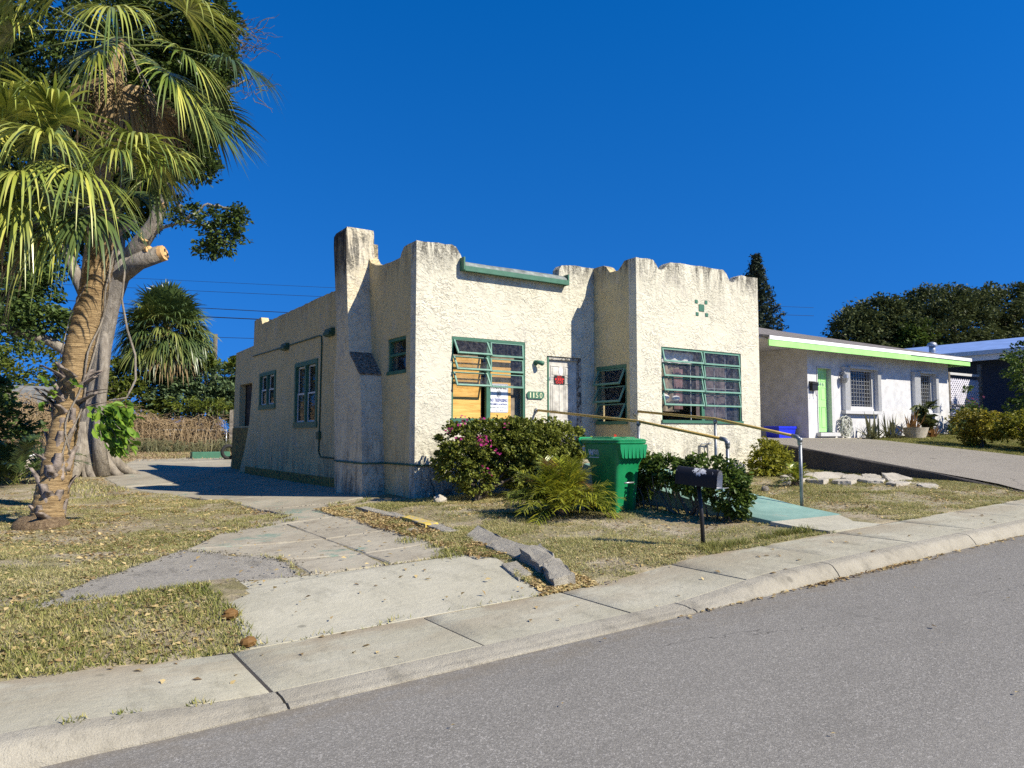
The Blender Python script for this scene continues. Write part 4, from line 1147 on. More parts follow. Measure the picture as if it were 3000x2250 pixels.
rail('pipe handrail on the lawn side of the ramp, fixed to the corner of the bay', [(10.17, 10.78, 2.065), (10.12, 8.80, 1.885), (10.12, 7.17, 1.575)], [(10.12, 7.13, ramp_z(7.13)-0.1, 1.56), (10.12, 8.80, ramp_z(8.8)-0.1, 1.87)], ((10.20, 10.88, 2.0), (10.17, 10.80, 2.05)))
# ---------------------------------------------------------------- rubbish cart
def rring(w, d, z, r, n=4, yo=0.0):
    return [(x, y + yo, z) for x, y in rrect(-w/2, w/2, -d/2, d/2, r, n)]
bx_, by_ = 7.78, 8.78
CART = thing('rubbish_cart', 'green wheeled rubbish cart with ribbed lip standing beside the spiky palm clump', 'bin', (bx_, by_, G(bx_, by_)-0.02), R(5.0))
CART.scale = (0.90, 0.92, 1.0)
mb = MB()
mb.loft([rring(0.50, 0.52, 0.0, 0.06), rring(0.535, 0.57, 0.30, 0.065), rring(0.57, 0.63, 0.62, 0.07), rring(0.60, 0.67, 0.76, 0.07), rring(0.66, 0.76, 0.84, 0.08, yo=0.01), rring(0.685, 0.80, 1.06, 0.08, yo=0.01)])
body = build('body', mb, MAT['bin_green'], CART, 'auto', local=True)
cut = MB()
prof = []
for a in np.linspace(0, PI, 9): prof.append((0.115*math.cos(a), 0.56 + 0.08*math.sin(a)))
prof = [(0.115, -0.05), (0.115, 0.1), (0.11, 0.3)] + prof + [(-0.11, 0.3), (-0.12, 0.1), (-0.12, -0.05)]
cut.prism(prof, lambda u, v: (u + 0.03, -0.60, v), lambda u, v: (u + 0.03, -0.155 - 0.10*v, v))
cutter = build('cutter', cut, MAT['bin_green'], CART, local=True)
md = body.modifiers.new('b', 'BOOLEAN'); md.operation = 'DIFFERENCE'; md.object = cutter; md.solver = 'EXACT'
dg = bpy.context.evaluated_depsgraph_get(); dg.update()
nm = bpy.data.meshes.new_from_object(body.evaluated_get(dg))
body.modifiers.clear(); body.data = nm
bpy.data.objects.remove(cutter)
finish(body.data, True, 'auto')
if not body.data.materials: body.data.materials.append(MAT['bin_green'])
build('grab_bar', MB().tube([(-0.09, -0.300, 0.47), (0.15, -0.300, 0.47)], 0.013, 8), MAT['galv'], CART, True, local=True)
# flared front lip with ribs
mb = MB()
lip = [(-0.335, 1.055), (0.335, 1.055), (0.325, 0.98), (0.285, 0.86), (0.265, 0.845), (-0.265, 0.845), (-0.285, 0.86), (-0.325, 0.98)]
mb.prism(lip, lambda u, v: (u, -0.44 - 0.012*(v-0.85), v), lambda u, v: (u, -0.36, v))
front = build('front_lip', mb, MAT['bin_green'], CART, local=True)
for k in range(6):
    u = -0.235 + 0.094*k
    m2 = MB().add([(u-0.006, -0.44, 0.85), (u+0.03, -0.44, 0.85), (u+0.002, -0.442, 1.02), (u-0.006, -0.462, 0.852), (u+0.026, -0.462, 0.852)], [(0, 1, 4, 3), (3, 4, 2), (0, 3, 2), (1, 2, 4)])
    build('rib', m2, MAT['bin_green'], front, local=True)
mb = MB()
mb.loft([rring(0.70, 0.86, 1.058, 0.07, yo=0.015), rring(0.735, 0.90, 1.075, 0.08, yo=0.02), rring(0.735, 0.90, 1.10, 0.08, yo=0.02)])
build('rim', mb, MAT['bin_green'], CART, 'auto', local=True)
mb = MB()
mb.loft([rring(0.745, 0.92, 1.102, 0.08, yo=0.03), rring(0.75, 0.93, 1.118, 0.08, yo=0.03), rring(0.70, 0.86, 1.138, 0.10, yo=0.03), rring(0.45, 0.55, 1.155, 0.12, yo=0.03), rring(0.12, 0.15, 1.16, 0.05, yo=0.03)])
lid = build('lid', mb, MAT['bin_green'], CART, 'auto', local=True)
for u in (-0.17, 0.17):
    build('lid_panel', MB().loft([[(x+u, y, z) for x, y, z in rr] for rr in (rring(0.26, 0.52, 1.125, 0.05, yo=0.02), rring(0.25, 0.50, 1.160, 0.05, yo=0.02), rring(0.22, 0.46, 1.168, 0.05, yo=0.02))]), MAT['bin_green'], lid, 'auto', local=True)
mb = MB().tube([(-0.34, 0.44, 1.03), (-0.33, 0.52, 1.13), (-0.27, 0.55, 1.145), (0.27, 0.55, 1.145), (0.33, 0.52, 1.13), (0.34, 0.44, 1.03)], 0.022, 8)
build('handle', mb, MAT['bin_green'], CART, True, local=True)
for u in (-0.29, 0.29):
    w_ = build('wheel', MB().tube([(u-0.035, 0.30, 0.13), (u+0.035, 0.30, 0.13)], 0.13, 18), MAT['rubber'], CART, 'auto', local=True)
    build('hub', MB().tube([(u-0.045, 0.30, 0.13), (u+0.045, 0.30, 0.13)], 0.05, 12), MAT['galv'], w_, 'auto', local=True)
# lettering on the side: a solid W, an outlined M and a bar under them
def side_pt(a, v):   # a along the side, v up
    return (-(0.33 + 0.05*(v-0.84)) - 0.006, -a, v)
def stroke(mb, p, q, w):
    p, q = np.array(p), np.array(q); d = (q-p)/np.linalg.norm(q-p); n = np.array([-d[1], d[0]])*w/2
    c4 = [p-n, q-n, q+n, p+n]
    mb.add([side_pt(*c) for c in c4], [(0, 1, 2, 3)])
mb = MB(); z0, z1 = 0.885, 0.975
for p, q in (((-0.275, z1), (-0.250, z0)), ((-0.250, z0), (-0.225, z1)), ((-0.225, z1), (-0.200, z0)), ((-0.200, z0), (-0.170, z1))): stroke(mb, p, q, 0.022)
build('logo_letter', mb, MAT['white_plastic'], CART, local=True, recalc=False)
mb = MB()
for o_, w_ in ((-0.013, 0.008), (0.013, 0.008)):
    for p, q in (((-0.165, z0), (-0.135, z1)), ((-0.135, z1), (-0.105, z0+0.01)), ((-0.105, z0+0.01), (-0.075, z1)), ((-0.075, z1), (-0.05, z0))): stroke(mb, (p[0]+o_, p[1]), (q[0]+o_, q[1]), w_)
build('logo_letter', mb, MAT['white_plastic'], CART, local=True, recalc=False)
mb = MB(); stroke(mb, (-0.275, z0-0.03), (-0.04, z0-0.03), 0.012)
build('logo_bar', mb, MAT['white_plastic'], CART, local=True, recalc=False)

# ---------------------------------------------------------------- kerbside mailbox
mx_, my_ = 6.56, 5.90
MBX = thing('mailbox', 'black curbside mailbox with peeling paint and open door on a thin leaning post', 'mailbox', (mx_, my_, G(mx_, my_)-0.02))
mz = G(mx_, my_)
tp = Vector((mx_-0.055, my_+0.02, mz+0.69))
build('post', MB().tube([(mx_, my_, mz-0.3), (mx_-0.02, my_+0.008, mz+0.35), tp], 0.024, 10), MAT['black'], MBX, True)
ax = Vector((0.323, -0.945, -0.075)).normalized()      # towards the open end
sd = ax.cross(Vector((0, 0, 1))).normalized(); up = sd.cross(ax)
cen = tp + up*0.004
hw, hh, Lb = 0.085, 0.11, 0.50
def mprof(s_, n=10):
    P = [(-hw*s_, 0.004*(1-s_)), (hw*s_, 0.004*(1-s_)), (hw*s_, hh*1.05)]
    for k in range(1, n): a = PI*k/n; P.append((hw*s_*math.cos(a), hh*1.05 + hw*s_*math.sin(a)))
    P.append((-hw*s_, hh*1.05)); return P
def mpt(t, p): return tuple(cen + ax*t + sd*p[0] + up*p[1])
mb = MB()
o_ = mprof(1.0); i_ = mprof(0.95)
n = len(o_)
P = [mpt(-Lb*0.5, p) for p in o_] + [mpt(Lb*0.5, p) for p in o_] + [mpt(Lb*0.5, p) for p in i_] + [mpt(-Lb*0.48, p) for p in i_]
F = [tuple(range(n))[::-1], tuple(3*n + k for k in range(n))]
for k in range(n):
    k2 = (k+1) % n
    F += [(k, k2, n+k2, n+k), (n+k, n+k2, 2*n+k2, 2*n+k), (2*n+k, 2*n+k2, 3*n+k2, 3*n+k)]
shell = build('shell', mb.add(P, F), MAT['mailbox'], MBX, 'auto')
mb = MB()
for t in (-Lb*0.47, Lb*0.44):
    mb.add([mpt(t-0.012, (p[0]*1.03, p[1]*1.02)) for p in o_] + [mpt(t+0.012, (p[0]*1.03, p[1]*1.02)) for p in o_], [(k, (k+1) % n, n+(k+1) % n, n+k) for k in range(n)])
build('band', mb, MAT['mailbox'], MBX, 'auto')
mb = MB()
mb.add([mpt(Lb*0.5, (-hw, 0)), mpt(Lb*0.5, (hw, 0)), tuple(Vector(mpt(Lb*0.5+0.075, (hw, 0.012)))), tuple(Vector(mpt(Lb*0.5+0.075, (-hw, 0.012)))),
        mpt(Lb*0.5, (-hw, -0.006)), mpt(Lb*0.5, (hw, -0.006)), mpt(Lb*0.5+0.075, (hw, 0.006)), mpt(Lb*0.5+0.075, (-hw, 0.006))], [(0,1,2,3), (7,6,5,4), (0,4,5,1), (1,5,6,2), (2,6,7,3), (3,7,4,0)])
build('door', mb, MAT['galv'], MBX)
mb = MB(); mb.add([mpt(-Lb*0.478, p) for p in i_], [tuple(range(n))]); mb.add([mpt(t, p) for t in (-Lb*0.47, Lb*0.497) for p in mprof(0.945)], [(k, (k+1) % n, n+(k+1) % n, n+k) for k in range(n)])
build('lining', mb, plain('mail_inside', (0.50, 0.51, 0.53), 0.6), MBX)

# ---------------------------------------------------------------- broken kerb pieces along the drive
def rock(pts_low, pts_high, seed, amp=0.012, sub=5):
    amp = amp*0.55
    """a broken block: lower and upper outlines, edges split and roughened"""
    q = np.random.default_rng(seed)
    def split(P):
        out = []
        for i in range(len(P)):
            a = np.array(P[i]); b = np.array(P[(i+1) % len(P)])
            for k in range(sub): out.append(a + (b-a)*k/sub)
        return [p + q.normal(0, amp, 3)*np.array([1, 1, 0.7]) for p in out]
    lo, hi = split(pts_low), split(pts_high)
    mid = [(a*0.3+b*0.7) + q.normal(0, amp, 3) for a, b in zip(lo, hi)]
    c = np.mean(hi, axis=0)
    inn = [h + (c-h)*0.07 + np.array([0, 0, 0.006]) + q.normal(0, amp*0.5, 3) for h in hi]
    return MB().loft([lo, mid, hi, inn])
def block(outline, h0, h1, seed, name, label, mat='rubble', tilt=(0, 0), group='broken concrete beside the driveway', amp=0.012):
    cx_ = sum(p[0] for p in outline)/len(outline); cy_ = sum(p[1] for p in outline)/len(outline)
    lo = [(x, y, G(x, y)-0.06) for x, y in outline]
    hi = [(x*0.94+cx_*0.06, y*0.94+cy_*0.06, G(x, y) + h0 + (h1-h0)*i/(len(outline)-1) + (x-cx_)*tilt[0] + (y-cy_)*tilt[1]) for i, (x, y) in enumerate(outline)]
    o = build(name, rock(lo, hi, seed, amp), MAT[mat], loc=(cx_, cy_, G(cx_, cy_)), smooth=False)
    return tag(o, label, 'concrete', group)
block([(4.62, 7.58), (4.92, 7.52), (5.10, 8.45), (4.76, 8.20)], 0.05, 0.07, 1, 'broken_kerb', 'long tilted grey kerb slab with a diagonal crack at the lawn edge', tilt=(0.25, -0.03))
block([(4.56, 6.72), (4.84, 6.74), (4.90, 7.50), (4.62, 7.52)], 0.055, 0.075, 2, 'broken_kerb', 'flat grey kerb slab between the tilted cracked slab and the rounded blocks', tilt=(0.2, -0.02))
block([(4.42, 6.10), (4.66, 6.14), (4.84, 6.68), (4.55, 6.70)], 0.12, 0.14, 3, 'broken_kerb', 'rounded dark kerb block, the farther of two at the driveway corner', tilt=(0.1, 0.0), amp=0.018)
block([(4.24, 5.66), (4.50, 5.66), (4.64, 6.08), (4.40, 6.06)], 0.10, 0.13, 4, 'broken_kerb', 'rounded dark kerb block with yellow stain nearest the sidewalk', tilt=(0.1, 0.05), amp=0.018)
block([(4.10, 6.02), (4.34, 6.12), (4.48, 6.62), (4.26, 6.60)], 0.02, 0.035, 5, 'broken_slab', 'flat broken slab with yellow paint lying on the driveway edge', amp=0.008)
block([(4.72, 8.62), (4.92, 8.60), (4.96, 9.25), (4.78, 9.25)], 0.04, 0.05, 6, 'kerb_piece', 'sunken brown kerb piece between the cracked slab and the yellow kerb', amp=0.01)
block([(4.78, 9.3), (4.98, 9.28), (4.98, 10.2), (4.80, 10.2)], 0.05, 0.06, 7, 'kerb_piece', 'kerb piece painted bright yellow beside the lawn', 'yellow_curb', amp=0.008)
block([(4.80, 10.26), (4.96, 10.26), (4.92, 11.8), (4.74, 11.8)], 0.03, 0.05, 8, 'kerb_piece', 'dark sunken kerb piece running on towards the chimney', amp=0.012)
block([(4.44, 7.62), (4.60, 7.60), (4.66, 9.5), (4.50, 9.5)], 0.0, 0.012, 9, 'kerb_piece', 'low cracked kerb strip flush with the driveway below the yellow kerb', amp=0.01)
# flagstones dumped by the neighbour's drive
fl = [(a, b, c*1.3, d*1.35, e) for a, b, c, d, e in [(12.9, 9.3, .50, .34, .3), (13.35, 9.55, .55, .40, 1.1), (13.9, 9.75, .5, .4, .2), (14.3, 9.35, .52, .38, 2.0), (13.3, 9.0, .5, .36, .9), (13.75, 9.1, .5, .3, 2.6), (14.1, 8.75, .6, .4, .5),
      (13.5, 8.55, .5, .35, .1), (14.0, 8.3, .45, .36, 1.3), (14.45, 8.55, .5, .34, .6), (14.0, 7.75, .62, .36, .4), (14.4, 7.95, .5, .4, 1.8), (14.35, 7.35, .6, .34, 2.4), (13.95, 7.15, .5, .3, .8), (14.55, 6.9, .5, .34, 1.4)]]
where = ['farthest from the sidewalk', 'beside the retaining wall', 'at the back of the pile', 'touching the dark wall', 'small and half sunk', 'thin and pale', 'wide and level', 'at the lawn side', 'cracked at one corner', 'under the drive edge', 'thick and raised', 'leaning on its neighbour', 'long and flat', 'lone in the grass', 'nearest the sidewalk']
for k, (x, y, a, b, r_) in enumerate(fl):
    q = np.random.default_rng(k+40)
    n = 6
    out = []
    for j in range(n):
        t = 2*PI*j/n; rr = q.uniform(0.82, 1.1)
        u, v = a/2*math.cos(t)*rr, b/2*math.sin(t)*rr
        out.append((x + u*math.cos(r_)-v*math.sin(r_), y + u*math.sin(r_)+v*math.cos(r_)))
    lean = 0.35 if k in (5, 11) else q.uniform(-0.08, 0.08)
    block(out, 0.012 + 0.03*q.random(), 0.02 + 0.03*q.random(), k+50, 'flagstone', 'pale flagstone in the loose heap beside the neighbouring drive, ' + where[k], 'flag', (lean*0.5, lean), 'flagstones dumped on the lawn', 0.010)
o = build('stone', lump('stone', (11.35, 8.75, G(11.35, 8.75)+0.04), (0.09, 0.07, 0.07), None, 5), MAT['ledge'], loc=(11.35, 8.75, G(11.35, 8.75)), smooth=True)
tag(o, 'small dark stone alone on the lawn near the handrail post', 'stone')
for (x, y, sc, lb) in ((1.50, 6.30, 0.055, 'rust brown clump of debris on the apron edge by the grass strip'), (1.47, 5.62, 0.05, 'second rust brown lump at the sidewalk corner of the grass strip')):
    o = build('brick_fragment', lump('b', (x, y, G(x, y)+sc*0.7), (sc*1.2, sc, sc*0.8), None, int(y*10)), MAT['rust_leaf'], loc=(x, y, G(x, y)))
    tag(o, lb, 'debris')
o = build('concrete_lump', lump('b', (6.05, 11.25, G(6.05, 11.25)+0.06), (0.13, 0.07, 0.09), None, 77), MAT['flag'], loc=(6.05, 11.25, G(6.05, 11.25)))
tag(o, 'pale lump of concrete below the flowering bush', 'concrete')

# ---------------------------------------------------------------- neighbouring white house
N = thing('white_house', 'white bungalow with lime green fascia and door beyond the driveway', 'house', (24.5, 14, 1.5))
NY = 14.0
n_doors, w_a, w_b = (20.78, 21.66, 1.68, 3.74), (22.42, 23.92, 2.48, 3.76), (26.74, 27.72, 2.48, 3.80)
mb = MB().prism([(20.32, 1.2), (28.92, 1.2), (28.92, 4.32), (20.32, 4.32)], lambda u, v: (u, NY, v), lambda u, v: (u, NY+0.2, v), [rect(*n_doors), rect(*w_a), rect(*w_b)])
build('wall', mb, MAT['nb_wall'], N)
build('wall', MB().box(20.32, 20.52, NY+0.2, 16.6, 1.2, 4.32), MAT['nb_wall'], N)
build('wall', MB().box(28.72, 28.92, NY+0.2, 22, 1.2, 4.35), MAT['nb_wall'], N)
build('wall', MB().box(16.9, 20.52, 16.6, 16.8, 1.2, 4.32), MAT['nb_wall'], N)
build('wall', MB().box(16.7, 16.9, 16.6, 22, 1.2, 4.32), MAT['nb_wall'], N)
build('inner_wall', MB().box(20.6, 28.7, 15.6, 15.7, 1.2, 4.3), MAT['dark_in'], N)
build('floor', MB().box(15.1, 28.7, 13.75, 16.6, 1.1, 1.515), MAT['walk'], N)
build('porch_soffit', MB().box(16.9, 28.95, 13.42, 16.6, 4.325, 4.36), MAT['nb_wall'], N)
# hipped shingle roof
ex0, ex1, ey0, ey1, ez = 17.3, 29.25, 13.30, 23.0, 4.42
rz = 5.75
roof = MB().add([(ex0, ey0, ez), (ex1, ey0, ez), (ex1, ey1, ez), (ex0, ey1, ez), (21.5, 18.2, rz), (25.2, 18.2, rz-0.1), (ex0, ey0, ez-0.06), (ex1, ey0, ez-0.06), (ex1, ey1, ez-0.06), (ex0, ey1, ez-0.06)],
                [(0, 1, 5, 4), (1, 2, 5), (2, 3, 4, 5), (3, 0, 4), (9, 8, 7, 6), (0, 6, 7, 1), (1, 7, 8, 2), (2, 8, 9, 3), (3, 9, 6, 0)])
rf = build('roof', roof, MAT['shingle'], N)
build('drip_edge', MB().box(ex0+0.3, ex1-0.02, ey0-0.012, ey0+0.05, 4.30, 4.41), MAT['white_paint'], rf)
build('fascia', MB().box(ex0+0.28, 25.05, ey0+0.0, ey0+0.04, 4.12, 4.298), MAT['nb_green'], rf)
build('fascia', MB().box(25.055, ex1-0.1, ey0+0.02, ey0+0.05, 4.13, 4.298), MAT['nb_green'], rf)
build('side_fascia', MB().box(ex1-0.06, ex1-0.01, ey0+0.06, ey1, 4.15, 4.36), MAT['nb_green'], rf)
d_ = build('door', MB().box(20.82, 21.52, NY+0.14, NY+0.18, 1.70, 3.70), MAT['nb_door'], N)
for a, b in ((20.90, 21.12), (21.20, 21.44)):
    for c, e in ((3.30, 3.58), (2.72, 3.12), (1.84, 2.50)):
        q = MB(); q.box(a, b, NY+0.128, NY+0.14, c, c+0.02); q.box(a, b, NY+0.128, NY+0.14, e-0.02, e); q.box(a, a+0.02, NY+0.128, NY+0.14, c+0.02, e-0.02); q.box(b-0.02, b, NY+0.128, NY+0.14, c+0.02, e-0.02)
        build('panel', q, MAT['nb_door'], d_)
for ch, x in (('1', 21.02), ('1', 21.08), ('4', 21.18), ('6', 21.31)):
    V, F = text_mesh(ch, 0.03 if ch == '1' else 0.08, 0.13)
    build('digit', MB().add(V + np.array([x, NY+0.126, 3.22]), F), MAT['galv'], d_, recalc=False)
build('knob', MB().tube([(20.87, NY+0.14, 2.62), (20.87, NY+0.08, 2.62)], [0.02, 0.03], 8), MAT['galv'], d_)
build('door_frame', MB().box(20.785, 20.82, NY-0.02, NY+0.18, 1.69, 3.73).box(21.525, 21.655, NY-0.02, NY+0.18, 1.69, 3.73).box(20.82, 21.525, NY-0.02, NY+0.18, 3.70, 3.735), MAT['nb_trim'], N)
build('door_sill', MB().box(20.7, 21.72, NY-0.16, NY+0.14, 1.56, 1.68, bev=0.01), MAT['nb_trim'], N)
def nb_window(u0, u1, v0, v1, ls, rs, nbx, nby):
    w = build('window', MB().box(u0+0.003, u0+0.06, NY+0.02, NY+0.14, v0, v1).box(u1-0.06, u1-0.003, NY+0.02, NY+0.14, v0, v1).box(u0+0.06, u1-0.06, NY+0.02, NY+0.14, v1-0.06, v1-0.003).box(u0+0.06, u1-0.06, NY+0.02, NY+0.14, v0+0.003, v0+0.06), MAT['nb_trim'], N)
    build('pane', MB().box(u0+0.06, u1-0.06, NY+0.10, NY+0.105, v0+0.06, v1-0.06), MAT['glass'], w)
    g = MB()
    for k in range(nbx): x = u0+0.06+(u1-u0-0.12)*(k+0.5)/nbx; g.box(x-0.007, x+0.007, NY+0.045, NY+0.06, v0+0.06, v1-0.06)
    for k in range(nby): z = v0+0.06+(v1-v0-0.12)*(k+0.5)/nby; g.box(u0+0.06, u1-0.06, NY+0.062, NY+0.075, z-0.007, z+0.007)
    build('grille', g, MAT['grille'], w)
    for a0, a1, m_ in ((*ls, 7), (*rs, 5)):
        s_ = build('shutter_stack', MB().box(a0, a1, NY-0.13, NY-0.01, v0-0.08, v1+0.04, bev=0.01), MAT['white_plastic'], w)
        q = MB()
        for k in range(m_): x = a0+(a1-a0)*(k+0.5)/m_; q.box(x-0.010, x+0.010, NY-0.142, NY-0.13, v0-0.06, v1+0.02)
        r_ = build('shutter_fold', q, MAT['nb_trim'], w); r_['kind'] = 'stuff'
    build('shutter_track', MB().box(ls[1], rs[0], NY-0.16, NY-0.005, v1+0.0, v1+0.07).box(ls[0]-0.05, rs[1]-0.05, NY-0.16, NY-0.005, v0-0.19, v0-0.085), MAT['nb_trim'], w)
    return w
nb_window(*w_a, (22.10, 22.38), (23.98, 24.18), 9, 9)
nb_window(*w_b, (26.32, 26.70), (27.76, 27.94), 6, 9)
mb = MB().box(21.98, 22.10, NY-0.04, NY, 3.52, 3.62)
mb.tube([(22.04, NY-0.03, 3.58), (22.04, NY-0.16, 3.66), (22.04, NY-0.18, 3.56)], 0.015, 6)
mb.loft([[(22.04 + r_*math.cos(2*PI*k/6), NY-0.18 + r_*math.sin(2*PI*k/6), z) for k in range(6)] for z, r_ in ((3.57, 0.02), (3.53, 0.09), (3.42, 0.10), (3.30, 0.06), (3.26, 0.015))])
build('porch_lamp', mb, MAT['galv'], N)
# wall mailbox, blue crate, hose
t = thing('wall_mailbox', 'small black metal letterbox on the white wall beside the lime green door', 'mailbox', (20.53, NY-0.05, 2.98))
build('box', MB().box(20.40, 20.68, NY-0.12, NY-0.002, 2.98, 3.24, bev=0.01).add([(20.38, NY-0.14, 3.18), (20.70, NY-0.14, 3.18), (20.70, NY-0.002, 3.27), (20.38, NY-0.002, 3.27), (20.38, NY-0.14, 3.16), (20.70, NY-0.14, 3.16)], [(0, 1, 2, 3), (0, 4, 5, 1)]), MAT['black'], t)
build('scroll', MB().tube([(20.46, NY-0.06, 2.98), (20.46, NY-0.08, 2.85), (20.44, NY-0.09, 2.80)], 0.008, 6).tube([(20.62, NY-0.06, 2.98), (20.62, NY-0.08, 2.85), (20.65, NY-0.09, 2.80)], 0.008, 6), MAT['black'], t)
t = thing('recycling_crate', 'bright blue plastic recycling crate on the shaded porch', 'crate', (19.75, 14.6, 1.52))
rg = lambda s_, z: [(19.75+0.42*s_*x, 14.6+0.26*s_*y, z) for x, y in ((-1, -1), (1, -1), (1, 1), (-1, 1))]
mb = MB().loft([rg(0.86, 1.52), rg(1.0, 1.86), rg(0.94, 1.86), rg(0.82, 1.56)], cap=False); mb.f += [(3, 2, 1, 0), (12, 13, 14, 15)]
build('tub', mb, MAT['blue_bin'], t)
build('lip', MB().loft([rg(1.05, 1.80), rg(1.07, 1.87), rg(0.98, 1.875), rg(0.97, 1.80)], cap=False), MAT['blue_bin'], t)
t = thing('garden_hose', 'pale garden hose hung in loose coils on the white wall', 'hose', (22.05, 13.88, 1.55))
mb = MB()
q = np.random.default_rng(5)
pts = []
for k in range(150):
    a = k*0.42; r_ = 0.22 + 0.10*math.sin(k*0.37) + 0.04*math.sin(k*1.3)
    pts.append((22.05 + r_*0.95*math.sin(a) + 0.04*math.sin(k*0.11), 13.85 - 0.05*math.sin(k*0.7), 1.90 + r_*1.05*math.cos(a) - 0.05*abs(math.sin(k*0.13))))
build('coil', MB().tube(pts, 0.016, 5), MAT['hose'], t, True)
build('hanger', MB().box(21.98, 22.12, 13.86, 13.995, 2.14, 2.2), MAT['galv'], t)

# ---------------------------------------------------------------- blue roofed house beyond
B = thing('blue_roof_house', 'navy walled house with blue roof and pale gutter behind the white bungalow', 'house', (40, 18, 1.7))
build('wall', MB().box(35.6, 46, 12.5, 27, 1.5, 5.0), MAT['navy'], B)
rb = build('roof', MB().add([(34.6, 11.5, 5.25), (34.6, 28, 5.25), (41, 28, 6.4), (41, 11.5, 6.4), (48, 28, 5.25), (48, 11.5, 5.25)], [(0, 3, 2, 1), (3, 5, 4, 2)]), MAT['blue_roof'], B)
build('gutter', MB().box(34.52, 34.64, 11.5, 28, 5.06, 5.24), MAT['gutter'], rb)
build('fascia_board', MB().box(34.65, 34.70, 11.5, 28, 4.82, 5.06), MAT['white_paint'], rb)
build('soffit', MB().box(34.70, 35.6, 11.5, 28, 4.90, 4.95), MAT['white_paint'], rb)
mb = MB().tube([(36.0, 18.1, 5.4), (36.0, 18.1, 5.85)], 0.14, 10).tube([(36.0, 18.1, 5.8), (36.0, 18.1, 5.95), (36.0, 18.1, 6.0)], [0.24, 0.18, 0.05], 10)
build('roof_vent', mb, MAT['galv'], rb, True)
build('roof_pipe', MB().tube([(35.6, 20.6, 5.3), (35.6, 20.6, 5.75)], 0.06, 8), MAT['galv'], rb)
# lattice fence between the houses
t = thing('lattice_fence', 'pale lattice fence panel between the white bungalow and the flowering climber', 'fence', (33, 15.5, 1.65))
mb = MB()
x0, x1, z0, z1 = 30.2, 34.6, 1.7, 3.95
sp = 0.17
for sgn in (1, -1):
    for k in range(-16, 45):
        c = x0 + k*sp
        P = []
        for zz in (z0, z1):
            P.append((c + sgn*(zz-z0) if sgn > 0 else c + (z1-zz), zz))
        (xa, za), (xb, zb) = P
        def clip(xa, za, xb, zb):
            t0, t1 = 0.0, 1.0
            dx = xb-xa
            if abs(dx) < 1e-9: return None
            ta, tb = (x0-xa)/dx, (x1-xa)/dx
            if ta > tb: ta, tb = tb, ta
            t0, t1 = max(t0, ta), min(t1, tb)
            return None if t0 >= t1 else (xa+dx*t0, za+(zb-za)*t0, xa+dx*t1, za+(zb-za)*t1)
        r_ = clip(xa, za, xb, zb)
        if r_:
            a = np.array([r_[0], r_[1]]); b = np.array([r_[2], r_[3]]); d = (b-a)/np.linalg.norm(b-a); nn = np.array([-d[1], d[0]])*0.03
            y0 = 15.5 + (0.0 if sgn > 0 else 0.012)
            q4 = [a-nn, b-nn, b+nn, a+nn]
            mb.add([(p[0], y0, p[1]) for p in q4] + [(p[0], y0+0.01, p[1]) for p in q4], [(0, 1, 2, 3), (7, 6, 5, 4), (0, 4, 5, 1), (2, 6, 7, 3)])
lt = build('lattice_strips', mb, MAT['lattice'], t, recalc=False); lt['kind'] = 'stuff'
build('rail', MB().box(30.2, 34.6, 15.46, 15.56, 2.80, 2.88), MAT['wood_grey'], t)
build('rail', MB().box(31.0, 34.6, 15.46, 15.56, 4.10, 4.20), MAT['nb_trim'], t)
for x in (30.2, 32.0, 34.75): build('post', MB().box(x-0.07, x+0.07, 15.44, 15.58, 1.6, 4.65 if x > 34 else 4.2), MAT['wood_grey'], t)
# gate of chain link in front of it
t = thing('metal_gate', 'narrow grey chain link gate in front of the lattice', 'gate', (30.2, 14.6, 1.62))
mb = MB().tube([(29.4, 14.6, 1.65), (29.4, 14.6, 2.75), (31.2, 14.6, 2.75), (31.2, 14.6, 1.65)], 0.03, 6); build('frame', mb, MAT['galv'], t)
mb = MB()
for k in range(-12, 20):
    for sgn in (1, -1):
        a = 29.4+k*0.12; P = [(a, 1.65), (a+1.1, 2.75)] if sgn > 0 else [(a+1.1, 1.65), (a, 2.75)]
        (xa, za), (xb, zb) = P
        if xb > 31.2 or xa > 31.2 or xa < 29.4 or xb < 29.4: continue
        mb.tube([(xa, 14.6, za), (xb, 14.6, zb)], 0.006, 3, caps=False)
cm = build('chain_mesh', mb, MAT['galv'], t); cm['kind'] = 'stuff'

# ---------------------------------------------------------------- back fences
def fence_line(label, A, Bp, h, n):
    A = Vector(A); Bp = Vector(Bp)
    t = thing('chain_link_fence', label, 'fence', (A.x, A.y, G(A.x, A.y)))
    for k in range(n+1):
        p = A.lerp(Bp, k/n); g = G(p.x, p.y)
        build('post', MB().tube([(p.x, p.y, g-0.2), (p.x, p.y, g+h+0.05)], 0.035, 7), MAT['galv'], t, True)
    pts = [(A.lerp(Bp, k/12).x, A.lerp(Bp, k/12).y, G(*A.lerp(Bp, k/12).xy)+h) for k in range(13)]
    build('top_rail', MB().tube(pts, 0.03, 6), MAT['galv'], t, True)
    L = (Bp-A).length; mb = MB(); s_ = 0.11
    dx = (Bp-A).normalized()
    for k in range(int(-h/s_), int(L/s_)):
        for sgn in (1, -1):
            a0 = k*s_; a1 = a0+h
            if a0 < 0 or a1 > L: continue
            b0, b1 = (0, h) if sgn > 0 else (h, 0)
            p = A+dx*a0; q_ = A+dx*a1
            mb.tube([(p.x, p.y, G(p.x, p.y)+b0), (q_.x, q_.y, G(q_.x, q_.y)+b1)], 0.006, 3, caps=False)
    o = build('chain_mesh', mb, MAT['galv'], t); o['kind'] = 'stuff'
fence_line('rusty chain link fence under dry vines at the end of the drive', (-1.5, 42.8, 0), (9.6, 42.2, 0), 1.15, 4)
